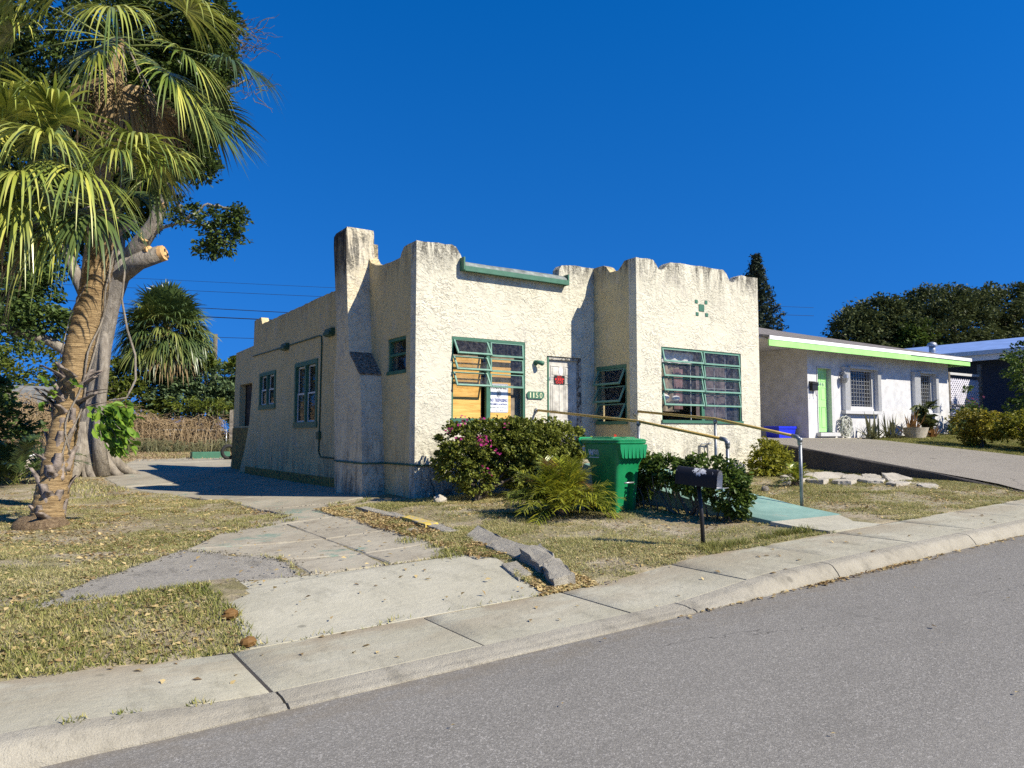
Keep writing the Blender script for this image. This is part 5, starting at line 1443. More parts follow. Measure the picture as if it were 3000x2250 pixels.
t = thing('board_fence', 'grey weathered board fence beside the rear corner of the house', 'fence', (10.9, 42.2, 0.75))
for k in range(12):
    x = 9.75 + 0.20*k
    q = random.uniform(-0.04, 0.04)
    build('board', MB().prism([(x, 0.6), (x+0.185, 0.6), (x+0.185, 2.95+q), (x+0.14, 3.03+q), (x+0.045, 3.03+q), (x, 2.95+q)], lambda u, v: (u, 42.2 + 0.01*(k % 2), v), lambda u, v: (u, 42.225 + 0.01*(k % 2), v)), MAT['wood_grey'], t)
for z in (1.1, 2.4): build('rail', MB().box(9.75, 12.15, 42.26, 42.33, z, z+0.09), MAT['wood_grey'], t)
# poles and wires
def pole(label, x, y, top, arm=0.0, r_=0.13):
    t = thing('utility_pole', label, 'pole', (x, y, G(x, y)))
    build('shaft', MB().tube([(x, y, G(x, y)-0.3), (x, y, top)], [r_*1.3, r_], 9), MAT['pole_wood'], t, True)
    if arm: build('crossarm', MB().box(x-arm, x+arm, y-0.22, y-0.12, top-0.5, top-0.38), MAT['pole_wood'], t)
    build('insulator', MB().tube([(x-0.16, y-0.1, top-1.2), (x-0.16, y-0.1, top-1.0)], 0.06, 7), MAT['galv'], t, True)
pole('bare wooden utility pole behind the shrubs beside the cream house', 10.62, 50.3, 8.1)
pole('utility pole with crossarm in front of the dark oak beyond the roof', 49.5, 30.8, 9.1, 1.1, 0.12)
def wirething(label, a, b, sag, r_=0.018):
    r_ = r_*0.7
    a, b = Vector(a), Vector(b)
    pts = [a.lerp(b, k/16) - Vector((0, 0, sag*4*(k/16)*(1-k/16))) for k in range(17)]
    o = build('power_line', MB().tube(pts, r_, 4, caps=False), MAT['wire'], loc=tuple(a))
    tag(o, label, 'wire', 'overhead lines')
wirething('thick lowest-but-one overhead line crossing the backyard palm crown', (-30, 73, 11.3), (40, 27, 7.2), 0.3, 0.04)
wirething('overhead line just above the thick cable behind the house', (-30, 73, 12.1), (40, 27, 7.5), 0.3, 0.028)
wirething('thin pale overhead line second from the top at the backyard palm', (-30, 72, 12.6), (40, 27, 8.8), 0.3, 0.016)
wirething('thin topmost overhead line grazing the top of the backyard palm', (-30, 71.5, 13.2), (40, 27, 9.3), 0.3, 0.013)
wirething('level overhead line meeting the top of the bare pole', (-30, 75, 8.3), (10.62, 50.3, 7.9), 0.15, 0.022)
wirething('level overhead line from the bare pole towards the house roof', (10.62, 50.3, 7.9), (40, 28.5, 7.3), 0.2, 0.022)
wirething('low service line from the bare pole behind the house corner', (10.62, 50.3, 5.3), (24, 38, 5.2), 0.1, 0.022)
wirething('drooping service line from the house roof to the dark oak', (13.5, 18, 5.6), (49.5, 30.8, 8.5), 0.9, 0.016)
for k, z in enumerate((8.9, 8.5, 7.6)):
    wirething(['upper', 'middle', 'lowest'][k] + ' of the lines leaving the crossarm pole by the oak', (49.5, 30.8, z), (75, 22, z+0.8), 0.7, 0.02)
# ---------------------------------------------------------------- foliage builders
def leaf_cloud(C, size, aspect=0.5, up=0.3, seed=0, fold=0.25, jit=0.35, dirs=None, oval=False):
    """one rhombic leaf at every point of C; returns vertices and quads"""
    q = np.random.default_rng(seed)
    n = len(C)
    d = q.normal(size=(n, 3)) if dirs is None else dirs + q.normal(size=(n, 3))*0.5
    d[:, 2] = d[:, 2]*0.7 - 0.15
    d /= np.linalg.norm(d, axis=1)[:, None]
    nrm = q.normal(size=(n, 3)); nrm[:, 2] += up*4
    s = np.cross(d, nrm); s /= (np.linalg.norm(s, axis=1)[:, None] + 1e-9)
    u = np.cross(s, d)
    L = size*(1 + jit*(q.random(n)*2-1)); W = L*aspect
    b = C - d*(L*0.5)[:, None]
    m = C + u*(fold*W*0.5)[:, None]
    if oval:      # two quads folded along the midrib
        tip = C + d*(L*0.5)[:, None] - u*(0.12*L)[:, None]
        V = np.empty((n, 6, 3))
        f1 = u*(fold*W*0.5)[:, None]
        V[:, 0] = b; V[:, 3] = tip
        V[:, 1] = b + d*(L*0.30)[:, None] + f1 + s*(W*0.42)[:, None]; V[:, 2] = b + d*(L*0.68)[:, None] + f1 + s*(W*0.45)[:, None]
        V[:, 5] = b + d*(L*0.30)[:, None] + f1 - s*(W*0.42)[:, None]; V[:, 4] = b + d*(L*0.68)[:, None] + f1 - s*(W*0.45)[:, None]
        k = np.arange(n)[:, None]*6
        F = np.concatenate([k + np.array([[0, 1, 2, 3]]), k + np.array([[0, 3, 4, 5]])])
        return V.reshape(-1, 3), F
    V = np.empty((n, 4, 3))
    V[:, 0] = b; V[:, 1] = m + s*(W*0.5)[:, None]; V[:, 2] = C + d*(L*0.5)[:, None]; V[:, 3] = m - s*(W*0.5)[:, None]
    F = np.arange(n*4).reshape(n, 4)
    return V.reshape(-1, 3), F
def ball_pts(q, c, r, n, inner=0.45):
    d = q.normal(size=(n, 3)); d /= np.linalg.norm(d, axis=1)[:, None]
    k = (inner**3 + (1-inner**3)*q.random(n))**(1/3)
    return np.array(c) + d*k[:, None]*np.array(r), d
def clumpy(ells, n, seed, clump=0.35, per=26, inner=0.55):
    """leaf points gathered in small clumps through the ellipsoids, so gaps and dark hollows stay"""
    q = np.random.default_rng(seed)
    vol = np.array([np.prod(e[3:6])**(2/3) for e in ells]); vol /= vol.sum()
    out = []; dirs = []
    for e, v in zip(ells, vol):
        nc = max(1, int(n*v/per))
        cc, dd = ball_pts(q, e[:3], e[3:6], nc, inner)
        for c, d in zip(cc, dd):
            k = max(3, int(per*q.uniform(0.4, 1.6)))
            p, _ = ball_pts(q, c, np.array([1, 1, 0.75])*clump*q.uniform(0.6, 1.25), k, 0.1)
            out.append(p); dirs.append(np.repeat(d[None], k, 0))
    return np.concatenate(out), np.concatenate(dirs)
def crown(parent, name, ells, n, size, mat, seed, clump=0.35, per=26, aspect=0.5, inner=0.55, kind=None, zmin=None, oval=False):
    C, D = clumpy(ells, n, seed, clump, per, inner)
    if zmin is not None:
        k = C[:, 2] > zmin; C, D = C[k], D[k]
    V, F = leaf_cloud(C, size, aspect, seed=seed+1, dirs=D, oval=oval)
    o = np_mesh(name, V, F, mat, parent)
    if kind: o['kind'] = kind
    return o
def branch(p, q_, r0, r1, n=5, wob=0.06, rg=random):
    p, q_ = Vector(p), Vector(q_)
    L = (q_-p).length
    pts = [p.lerp(q_, k/n) + Vector((rg.uniform(-1, 1), rg.uniform(-1, 1), rg.uniform(-1, 1)))*wob*L*(0 if k in (0,) else 1)*(0 if k == n else 1) for k in range(n+1)]
    return pts, [r0 + (r1-r0)*k/n for k in range(n+1)]

def fan_frond(org, az, el, pl, bl, droop, q, nl=44, spread=150, sag=0.25, w=0.03):
    """costapalmate palm leaf: petiole and drooping leaflets; returns petiole MB, leaflet V, F"""
    org = np.array(org, float)
    d0 = np.array([math.cos(el)*math.cos(az), math.cos(el)*math.sin(az), math.sin(el)])
    Zv = np.array([0, 0, 1.0])
    pts = [org + d0*pl*t - Zv*sag*pl*t*t for t in np.linspace(0, 1, 7)]
    pm = MB().tube([tuple(p) for p in pts], [0.020, 0.018, 0.016, 0.014, 0.013, 0.012, 0.011], 5)
    f = pts[-1]-pts[-2]; f /= np.linalg.norm(f)
    s = np.cross(f, Zv); s /= np.linalg.norm(s)+1e-9
    u = np.cross(s, f)
    tw = q.uniform(-0.5, 0.5)
    s, u = s*math.cos(tw)+u*math.sin(tw), u*math.cos(tw)-s*math.sin(tw)
    hub = pts[-1]
    V = []; F = []
    ts = np.array([0.0, 0.2, 0.4, 0.6, 0.8, 1.0])
    for i in range(nl):
        a = R(spread)*(2*(i+0.5)/nl-1) + q.normal()*0.03
        start = hub + f*bl*0.22*max(0, math.cos(a/1.6))
        d = math.cos(a)*f + math.sin(a)*s + u*(0.25*abs(math.sin(a)) + q.normal()*0.05)
        d /= np.linalg.norm(d)
        L = bl*(0.62+0.38*math.cos(a/2))*q.uniform(0.88, 1.08)
        k = droop*q.uniform(0.6, 1.35)
        P = start + np.outer(ts, d)*L - np.outer(ts**2.1, Zv)*L*k
        # shorten sideways as it hangs
        P[:, :2] = start[:2] + (P[:, :2]-start[:2])*(1 - 0.30*k*ts**1.5)[:, None]
        sd = -math.sin(a)*f + math.cos(a)*s
        W = w*np.minimum(ts/0.3+0.25, 1)*(1-np.clip((ts-0.35)/0.65, 0, 1))**0.8*q.uniform(0.8, 1.2) + 0.001
        lf = P + sd*W[:, None]; rt = P - sd*W[:, None]
        b = len(V)*12
        V.append(np.stack([lf, rt], 1).reshape(-1, 3))
        for j in range(5): F.append((b+2*j, b+2*j+1, b+2*j+3, b+2*j+2))
    return pm, np.concatenate(V), F, hub
def pinnate(org, az, el, L, ll, q, n=34, sag=0.55, w=0.012, up=0.5):
    org = np.array(org, float); Zv = np.array([0, 0, 1.0])
    d0 = np.array([math.cos(el)*math.cos(az), math.cos(el)*math.sin(az), math.sin(el)])
    tt = np.linspace(0, 1, 9)
    C = org + np.outer(tt, d0)*L - np.outer(tt**2, Zv)*L*sag
    mbr = MB().tube([tuple(p) for p in C], list(np.linspace(0.011, 0.003, 9)), 4)
    V = []; F = []
    for i in range(n):
        t = 0.18 + 0.82*(i+0.5)/n
        p = org + d0*L*t - Zv*L*sag*t*t
        f = d0 - Zv*2*sag*t; f /= np.linalg.norm(f)
        s = np.cross(f, Zv); s /= np.linalg.norm(s)+1e-9
        u = np.cross(s, f)
        for sg in (1, -1):
            d = s*sg*q.uniform(0.55, 0.9) + f*q.uniform(0.6, 1.0) + u*(up*q.uniform(-0.1, 1.0)); d /= np.linalg.norm(d)
            l_ = ll*(0.55+0.45*math.sin(PI*min(1, t*1.02)))*q.uniform(0.85, 1.15)
            P = p + np.outer([0, 0.5, 1.0], d)*l_ - np.outer([0, 0.06, 0.28], Zv)*l_*q.uniform(0.5, 1.4)
            sd = np.cross(d, u); sd /= np.linalg.norm(sd)+1e-9
            W = np.array([w*0.6, w, 0.001])
            b = len(V)*6
            V.append(np.stack([P+sd*W[:, None], P-sd*W[:, None]], 1).reshape(-1, 3))
            F += [(b, b+1, b+3, b+2), (b+2, b+3, b+5, b+4)]
    return mbr, np.concatenate(V), F
def add_frond(tree, pm, V, F, mat, pmat):
    o = np_mesh('frond', V, F, mat, tree)
    build('petiole', pm, pmat, o, True)
    return o
def boots(tree, axis_pts, spots, q):
    """old split leaf bases that still clasp the trunk"""
    for (t, az, L, lift) in spots:
        i = t*(len(axis_pts)-1); k = min(int(i), len(axis_pts)-2)
        c = Vector(axis_pts[k][0]).lerp(Vector(axis_pts[k+1][0]), i-k); r_ = axis_pts[k][1]
        o = Vector((math.cos(az), math.sin(az), 0)); sdv = Vector((-math.sin(az), math.cos(az), 0))
        rings = []
        lean_ = q.normal()*0.30; wk = q.uniform(0.85, 1.35); cv = q.uniform(1.0, 2.2)
        for j, s_ in enumerate(np.linspace(0, 1, 6)):
            p = c + o*(r_*0.88 + L*math.sin(lift)*s_**cv) + sdv*(lean_*L*s_**1.5) + Vector((0, 0, -0.12 + L*math.cos(lift)*s_))
            w_ = wk*(0.095*(1-0.62*s_) + 0.01); th = 0.022*(1-0.6*s_)
            rings.append([p + sdv*w_ - o*w_*0.5, p + o*th, p - sdv*w_ - o*w_*0.5, p - o*th*0.6])
        b = MB().loft([[tuple(v) for v in r2] for r2 in rings])
        build('leaf_base', b, MAT['boot'], tree, True)

# ---------------------------------------------------------------- the two tall palms on the left
def palm(label, axis, crown_c, fronds, seed, mat, dead=0, base=None, pmat=None):
    q = np.random.default_rng(seed)
    g = axis[0][0]
    t = thing('palm_tree', label, 'palm', g, group='tall fan palms beside the drive')
    pts = []; rad = []
    N_ = 150
    for k in range(N_):
        s_ = k/(N_-1)*(len(axis)-1); i = min(int(s_), len(axis)-2); f = s_-i
        p = Vector(axis[i][0]).lerp(Vector(axis[i+1][0]), f)
        pts.append(p); rad.append((axis[i][1]*(1-f)+axis[i+1][1]*f)*(1 + 0.028*((k % 3)-1) + q.normal()*0.010))
    build('trunk', MB().tube(pts, rad, 16), MAT['palm_bark'], t, True)
    for (az, el, pl, bl, dr, m_) in fronds:
        pm, V, F, hub = fan_frond(crown_c + np.array([math.cos(az)*0.12, math.sin(az)*0.12, q.uniform(-0.15, 0.15)]), az, el, pl, bl, dr, q, nl=54, w=0.026, spread=118)
        add_frond(t, pm, V, F, MAT[m_], MAT['petiole'] if m_ != 'frond_dead' else MAT['boot'])
    return t, q
p1 = [((0.46, 13.40, 0.12), 0.245), ((0.49, 13.40, 0.5), 0.225), ((0.60, 13.42, 1.35), 0.195), ((0.70, 13.45, 2.0), 0.185), ((0.80, 13.48, 2.9), 0.20), ((1.0, 13.5, 4.0), 0.205), ((1.12, 13.5, 4.7), 0.20), ((1.15, 13.5, 5.2), 0.15)]
cc1 = np.array([1.12, 13.5, 5.25])
# directions: right of the picture is about -34 degrees, towards the camera about -95
fr = []
qf = np.random.default_rng(3)
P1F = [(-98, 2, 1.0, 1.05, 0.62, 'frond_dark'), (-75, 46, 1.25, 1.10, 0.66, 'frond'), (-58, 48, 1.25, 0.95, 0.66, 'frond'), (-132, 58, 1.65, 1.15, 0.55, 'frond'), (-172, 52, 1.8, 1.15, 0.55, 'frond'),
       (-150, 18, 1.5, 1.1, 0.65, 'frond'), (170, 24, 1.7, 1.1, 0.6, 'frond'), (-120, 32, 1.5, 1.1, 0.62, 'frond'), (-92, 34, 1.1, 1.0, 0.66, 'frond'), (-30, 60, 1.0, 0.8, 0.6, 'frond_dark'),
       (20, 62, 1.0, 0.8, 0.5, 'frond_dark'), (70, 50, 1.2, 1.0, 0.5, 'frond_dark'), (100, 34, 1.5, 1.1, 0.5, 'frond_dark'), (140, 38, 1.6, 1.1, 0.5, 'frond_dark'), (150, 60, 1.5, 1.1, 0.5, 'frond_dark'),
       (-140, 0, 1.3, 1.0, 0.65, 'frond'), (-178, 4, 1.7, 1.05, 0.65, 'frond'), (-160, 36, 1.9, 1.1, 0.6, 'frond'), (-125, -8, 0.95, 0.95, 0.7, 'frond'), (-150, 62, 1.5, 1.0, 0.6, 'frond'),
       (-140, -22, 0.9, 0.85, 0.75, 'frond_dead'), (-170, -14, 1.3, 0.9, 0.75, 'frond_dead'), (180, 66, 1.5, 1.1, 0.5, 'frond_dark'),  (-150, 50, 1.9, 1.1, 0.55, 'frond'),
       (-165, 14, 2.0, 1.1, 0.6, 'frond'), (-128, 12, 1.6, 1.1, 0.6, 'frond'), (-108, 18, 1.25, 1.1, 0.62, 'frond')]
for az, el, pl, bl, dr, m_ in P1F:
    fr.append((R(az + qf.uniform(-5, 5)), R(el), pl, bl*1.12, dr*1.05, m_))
PALM1, q = palm('near fan palm with bright yellow-green drooping fronds and shaggy grey leaf bases', p1, cc1, fr, 21, 'frond')
sp = []
qb = np.random.default_rng(8)
for k in range(26): sp.append((0.10 + 0.34*qb.random(), R(-95) + qb.uniform(-2.3, 2.3), qb.uniform(0.16, 0.42), R(qb.choice([3, 6, 10, 22, 48]) + qb.uniform(-3, 6))))
for k in range(22): sp.append((0.475 + qb.uniform(-0.05, 0.05), R(-95) + qb.uniform(-2.2, 2.2), qb.uniform(0.30, 0.52), R(qb.uniform(25, 75))))
for k in range(10): sp.append((0.90 + qb.uniform(-0.04, 0.04), qb.uniform(-PI, PI), qb.uniform(0.3, 0.5), R(qb.uniform(25, 60))))
boots(PALM1, p1, sp, qb)
# swollen root collar
rings = []
for z, r_ in ((-0.12, 0.30), (0.0, 0.37), (0.10, 0.38), (0.20, 0.36), (0.27, 0.29), (0.30, 0.22)):
    rings.append([(0.40 + r_*math.cos(2*PI*k/18)*qb.uniform(0.94, 1.06), 13.38 + r_*math.sin(2*PI*k/18)*qb.uniform(0.94, 1.06), 0.15 + z*0.8) for k in range(18)])
build('root_collar', MB().loft(rings), MAT['root_ball'], PALM1, True)
# aerial roots down the trunk
mb = MB()
for k in range(3):
    a = R(-100) + qb.uniform(-1.3, 1.3)
    pts = []
    for z in np.linspace(4.6, qb.uniform(0.6, 2.4), 22):
        i = np.interp(z, [p[0][2] for p in p1], [p[0][0] for p in p1]); r_ = np.interp(z, [p[0][2] for p in p1], [p[1] for p in p1])
        aa = a + 0.5*math.sin(z*1.9+k) + 0.25*math.sin(z*5.1+2*k)
        pts.append((i + (r_+0.025)*math.cos(aa), 13.45 + (r_+0.025)*math.sin(aa), z))
    mb.tube(pts, qb.uniform(0.008, 0.018), 5)
mb.tube([(1.35, 13.6, 4.9), (1.42, 13.5, 4.3), (1.38, 13.45, 3.8), (1.48, 13.45, 3.3), (1.60, 13.4, 2.9), (1.62, 13.4, 2.5), (1.50, 13.4, 2.2), (1.25, 13.4, 2.15)], 0.018, 6)
build('aerial_root', mb, MAT['fig_bark'], PALM1, True)

p2 = [((0.71, 16.9, 0.15), 0.22), ((0.9, 16.85, 2.0), 0.19), ((1.12, 16.8, 4.2), 0.18), ((1.30, 16.7, 6.5), 0.17), ((1.42, 16.6, 8.6), 0.17), ((1.48, 16.6, 9.6), 0.14)]
cc2 = np.array([1.52, 16.6, 9.5])
fr = []
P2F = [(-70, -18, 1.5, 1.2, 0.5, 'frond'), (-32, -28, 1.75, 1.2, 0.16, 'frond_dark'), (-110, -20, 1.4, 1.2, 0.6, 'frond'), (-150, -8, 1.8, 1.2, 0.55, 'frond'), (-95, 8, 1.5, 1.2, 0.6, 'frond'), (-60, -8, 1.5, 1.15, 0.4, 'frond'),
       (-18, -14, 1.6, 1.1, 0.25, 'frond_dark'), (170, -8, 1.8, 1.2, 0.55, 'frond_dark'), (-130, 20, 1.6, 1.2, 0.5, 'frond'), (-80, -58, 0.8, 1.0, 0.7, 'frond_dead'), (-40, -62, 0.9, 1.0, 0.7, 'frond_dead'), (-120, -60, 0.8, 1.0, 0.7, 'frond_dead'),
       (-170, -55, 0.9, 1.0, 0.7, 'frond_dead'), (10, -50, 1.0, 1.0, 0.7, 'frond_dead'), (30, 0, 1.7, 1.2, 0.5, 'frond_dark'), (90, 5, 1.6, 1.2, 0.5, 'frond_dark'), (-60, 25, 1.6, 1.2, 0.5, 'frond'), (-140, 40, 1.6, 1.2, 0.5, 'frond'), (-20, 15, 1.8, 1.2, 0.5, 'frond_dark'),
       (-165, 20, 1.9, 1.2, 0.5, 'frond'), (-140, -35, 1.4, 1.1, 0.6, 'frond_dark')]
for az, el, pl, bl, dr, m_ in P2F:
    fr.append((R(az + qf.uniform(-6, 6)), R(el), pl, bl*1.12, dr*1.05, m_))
PALM2, q = palm('taller fan palm behind the near one, its crown reaching the top edge', p2, cc2, fr, 22, 'frond')
mb = MB()
for k in range(30):
    a = qb.uniform(-PI, PI); r0 = qb.uniform(0.15, 0.4)
    x, y = 1.45 + r0*math.cos(a), 16.6 + r0*math.sin(a)
    z = qb.uniform(7.6, 9.0)
    mb.tube([(x, y, z), (x + qb.uniform(-.1, .1), y + qb.uniform(-.1, .1), z-0.7), (x + qb.uniform(-.15, .15), y + qb.uniform(-.15, .15), z - qb.uniform(1.2, 2.2))], [0.012, 0.009, 0.004], 4)
build('dead_stalks', mb, MAT['boot'], PALM2, True)['kind'] = 'stuff'

# ---------------------------------------------------------------- big-leaved sprout growing on the near palm
t = thing('ficus_sprout', 'glossy big-leaved ficus sprout hanging on the near palm trunk', 'plant', (0.95, 13.35, 1.9))
mb = MB(); C = []; D = []
qs = np.random.default_rng(31)
org = Vector((0.92, 13.25, 2.25))
tips = []
for k in range(34):
    e = Vector((1.42 + qs.normal()*0.20, 13.0 + qs.normal()*0.16, 1.68 + qs.normal()*0.30))
    pts, rd = branch(Vector((1.05, 13.2, 2.0)).lerp(Vector((1.42, 13.05, 1.75)), qs.random()*0.8), e, 0.009, 0.004, 4, 0.08)
    mb.tube(pts, rd, 5)
    for j in range(9):
        p = pts[-1].lerp(pts[-3], qs.random()) + Vector(qs.normal(size=3)*0.05)
        C.append(p); D.append((p-org).normalized())
for x, y, z in ((0.42, 13.2, 2.42), (0.45, 13.15, 2.2), (0.36, 13.2, 2.05), (0.75, 13.1, 2.4)):
    for j in range(5): C.append(Vector((x, y, z)) + Vector(qs.normal(size=3)*0.05)); D.append(Vector((0, -1, -0.3)))
build('stem', mb, MAT['fig_bark'], t, True)
V, F = leaf_cloud(np.array([tuple(c) for c in C]), 0.175, 0.55, 0.35, 5, 0.3, 0.3, np.array([tuple(d) for d in D]), oval=True)
np_mesh('leaves', V, F, MAT['ficus_leaf'], t)['kind'] = 'stuff'

# ---------------------------------------------------------------- the large fig behind the palms
FX, FY = 1.85, 26.6
fg = G(FX, FY)
FIG = thing('fig_tree', 'huge old fig tree with buttress roots and sawn limbs behind the palms', 'tree', (FX, FY, fg))
mb = MB()
trunk_pts = [(1.9, 26.6, fg-0.2), (1.98, 26.55, 1.2), (2.1, 26.5, 2.6), (2.22, 26.4, 4.3), (2.36, 26.2, 5.6), (2.55, 26.0, 6.6), (2.95, 25.6, 7.2)]
mb.tube(trunk_pts, [0.56, 0.42, 0.30, 0.26, 0.28, 0.34, 0.34], 14)
for az, L, h0, r_ in ((-75, 1.0, 1.6, 0.26), (-35, 1.5, 1.9, 0.22), (-10, 2.0, 1.6, 0.20), (-110, 1.2, 1.8, 0.24), (-150, 1.6, 1.5, 0.22), (170, 2.0, 1.3, 0.2), (-55, 1.1, 2.2, 0.16), (-90, 0.8, 2.6, 0.16)):
    a = R(az)
    pts = [(FX + math.cos(a)*s_*L, FY + math.sin(a)*s_*L, fg + h0*(1-s_)**2.2 - 0.12*s_) for s_ in np.linspace(0.06, 1, 9)]
    mb.tube(pts, list(np.linspace(r_*1.25, 0.05, 9)), 9)
mb.tube([(2.25, 26.2, 5.2), (2.25, 26.1, 3.4), (2.15, 26.0, 1.8), (2.3, 25.9, fg)], [0.12, 0.15, 0.16, 0.24], 9)
limbs = [[(2.5, 26.0, 6.5), (3.05, 25.4, 7.0), (3.60, 24.87, 7.2)],                  # pale sawn stub
         [(2.6, 25.9, 6.8), (3.05, 25.3, 7.5), (3.4, 24.95, 8.15), (3.57, 24.75, 8.85), (3.74, 24.58, 9.55)],   # steep sawn limb
         [(3.4, 24.95, 8.2), (3.75, 24.8, 9.6), (4.2, 24.6, 11.4), (4.7, 24.4, 13.4)],
         [(2.3, 26.4, 4.6), (1.5, 26.8, 6.5), (0.6, 27.0, 8.8), (-0.6, 27, 12)],
         [(2.5, 26.2, 5.9), (2.6, 26.6, 8.2), (2.3, 26.8, 11), (2.1, 27, 14)],
         [(2.1, 26.6, 3.7), (0.8, 26.8, 4.5), (-0.8, 26.6, 4.9), (-2.6, 26.4, 5.4)]]
lr = [[0.30, 0.28, 0.25], [0.28, 0.26, 0.22, 0.18, 0.13], [0.13, 0.11, 0.08, 0.04], [0.24, 0.18, 0.12, 0.05], [0.24, 0.18, 0.12, 0.05], [0.2, 0.16, 0.10, 0.04]]
for L_, r_ in zip(limbs, lr): mb.tube(L_, r_, 10)
qs2 = random.Random(4)
tw = [((3.5, 24.85, 7.95), (4.16, 24.4, 8.2)), ((4.16, 24.4, 8.2), (4.75, 24.0, 8.75)), ((4.16, 24.4, 8.2), (4.9, 23.95, 8.07)), ((3.72, 24.6, 9.4), (4.0, 24.45, 8.7)), ((4.0, 24.45, 8.7), (4.05, 24.4, 8.3)), ((4.75, 24.0, 8.7), (5.4, 23.6, 8.6)), ((4.8, 24.0, 8.1), (5.3, 23.7, 7.5)),
      ((4.6, 24.4, 13.0), (5.6, 23.3, 13.8)), ((4.4, 24.5, 12.2), (5.6, 23.2, 12.6)), ((4.2, 24.6, 11.4), (4.9, 24.0, 11.4))]
for a, b in tw:
    pts, rd = branch(a, b, 0.065, 0.022, 5, 0.05, qs2); mb.tube(pts, rd, 6)
build('trunk', mb, MAT['fig_bark'], FIG, True)
for c, d, r_ in (((3.62, 24.86, 7.2), (0.75, -0.6, 0.25), 0.245), ((3.76, 24.57, 9.6), (0.25, -0.25, 0.93), 0.125), ((3.13, 25.06, 7.68), (0.2, -0.95, 0.15), 0.16), ((3.25, 25.02, 7.28), (0.35, -0.9, 0.1), 0.13), ((3.55, 24.62, 8.62), (0.7, -0.7, 0.1), 0.09)):
    c, d = Vector(c), Vector(d).normalized()
    build('sawn_end', MB().tube([c-d*0.06, c+d*0.075], [r_*1.02, r_*0.97], 12), MAT['cutwood'], FIG, 'auto')
twg = MB()
for k in range(60):
    b0 = Vector((5.5 + qs2.uniform(-.4, .5), 23.2, 13.2 + qs2.uniform(-1.3, 1.3)))
    e = b0 + Vector((qs2.uniform(0.15, 0.7), qs2.uniform(-0.5, 0.1), qs2.uniform(-0.5, 0.5)))
    pts, rd = branch(b0, e, 0.014, 0.005, 4, 0.12, qs2); twg.tube(pts, rd, 4)
build('bare_twigs', twg, MAT['twig_bark'], FIG)['kind'] = 'stuff'
ells = [(2.0, 26.4, 10.5, 2.4, 1.4, 2.6), (0.0, 27.2, 10.2, 2.8, 1.5, 3.0), (3.2, 25.4, 12.4, 1.8, 1.2, 1.8), (1.0, 27.2, 14.5, 4.0, 1.5, 2.4), (4.7, 23.9, 13.6, 0.75, 0.7, 1.3), (4.2, 24.4, 12.2, 1.0, 0.8, 1.1), (4.1, 24.3, 10.6, 0.8, 0.7, 0.9), (4.45, 24.05, 9.75, 0.55, 0.5, 0.45),
        (-2.2, 27.5, 11.5, 2.4, 1.4, 3.5), (0.5, 28, 12.5, 4.2, 1.4, 3.0), (2.6, 26.2, 9.0, 1.2, 0.9, 1.2), (0.6, 27.8, 8.6, 2.2, 1.0, 1.6), (4.2, 24.4, 14.8, 1.2, 1.0, 1.0), (4.75, 23.8, 11.3, 0.5, 0.5, 0.5), (3.3, 25.2, 14.5, 1.6, 1.2, 1.6)]
crown(FIG, 'crown', ells, 95000, 0.17, MAT['fig_leaf'], 51, 0.34, 30, 0.5, 0.30)
crown(FIG, 'right_bough', [(4.05, 24.35, 10.5, 0.95, 0.7, 0.8), (4.5, 24.05, 9.95, 0.6, 0.5, 0.45), (4.35, 24.1, 11.3, 0.85, 0.6, 0.7), (4.3, 24.3, 12.3, 1.0, 0.7, 0.8), (4.75, 23.8, 13.2, 0.8, 0.6, 0.9), (3.5, 24.8, 11.2, 1.0, 0.8, 1.0), (3.2, 25, 9.9, 0.9, 0.7, 0.7), (4.9, 23.6, 14.4, 0.7, 0.6, 0.6), (2.4, 25.4, 9.6, 1.2, 0.8, 1.0), (2.4, 25.4, 11.4, 1.4, 0.9, 1.2)], 30000, 0.145, MAT['fig_leaf'], 54, 0.26, 22, 0.5, 0.25)
crown(FIG, 'low_bough', [(5.05, 23.85, 8.1, 0.75, 0.5, 0.6), (5.25, 23.7, 7.65, 0.65, 0.45, 0.6), (4.75, 24.0, 7.3, 0.45, 0.4, 0.3), (4.1, 24.4, 8.5, 0.45, 0.4, 0.5), (5.5, 23.5, 8.3, 0.4, 0.4, 0.4)], 3600, 0.13, MAT['fig_leaf'], 52, 0.19, 14, 0.5, 0.1)
crown(FIG, 'side_bough', [(-0.9, 26.6, 5.4, 2.2, 1.0, 0.75), (-2.6, 26.4, 5.6, 2.2, 1.2, 1.2), (0.6, 26.7, 5.0, 0.9, 0.7, 0.5), (-1.8, 26.8, 7.6, 2.4, 1.2, 1.2), (-0.6, 27.2, 7.0, 2.0, 1.0, 1.3), (-0.2, 27.2, 6.2, 1.4, 0.8, 0.9), (0.3, 27, 8.2, 1.4, 0.8, 1.0)], 28000, 0.17, MAT['shrub_leaf'], 53, 0.30, 22, 0.5, 0.2)
# pale fallen trunk beside it
o = build('fallen_log', MB().tube([(-2.6, 24.2, 0.30), (-1.2, 24.9, 0.42), (0.1, 25.6, 0.62), (1.0, 26.3, 1.0)], [0.30, 0.28, 0.24, 0.16], 10), MAT['log'], loc=(-1, 25, 0.3), smooth=True)
tag(o, 'pale fallen log lying against the buttress roots of the fig', 'log')
o = build('paper_scrap', MB().box(0.42, 0.76, 27.2, 27.24, 0.72, 1.02, bev=0.01), MAT['white_paint'], loc=(0.6, 27.2, 0.7))
tag(o, 'small white board standing in the undergrowth by the fallen log', 'board')

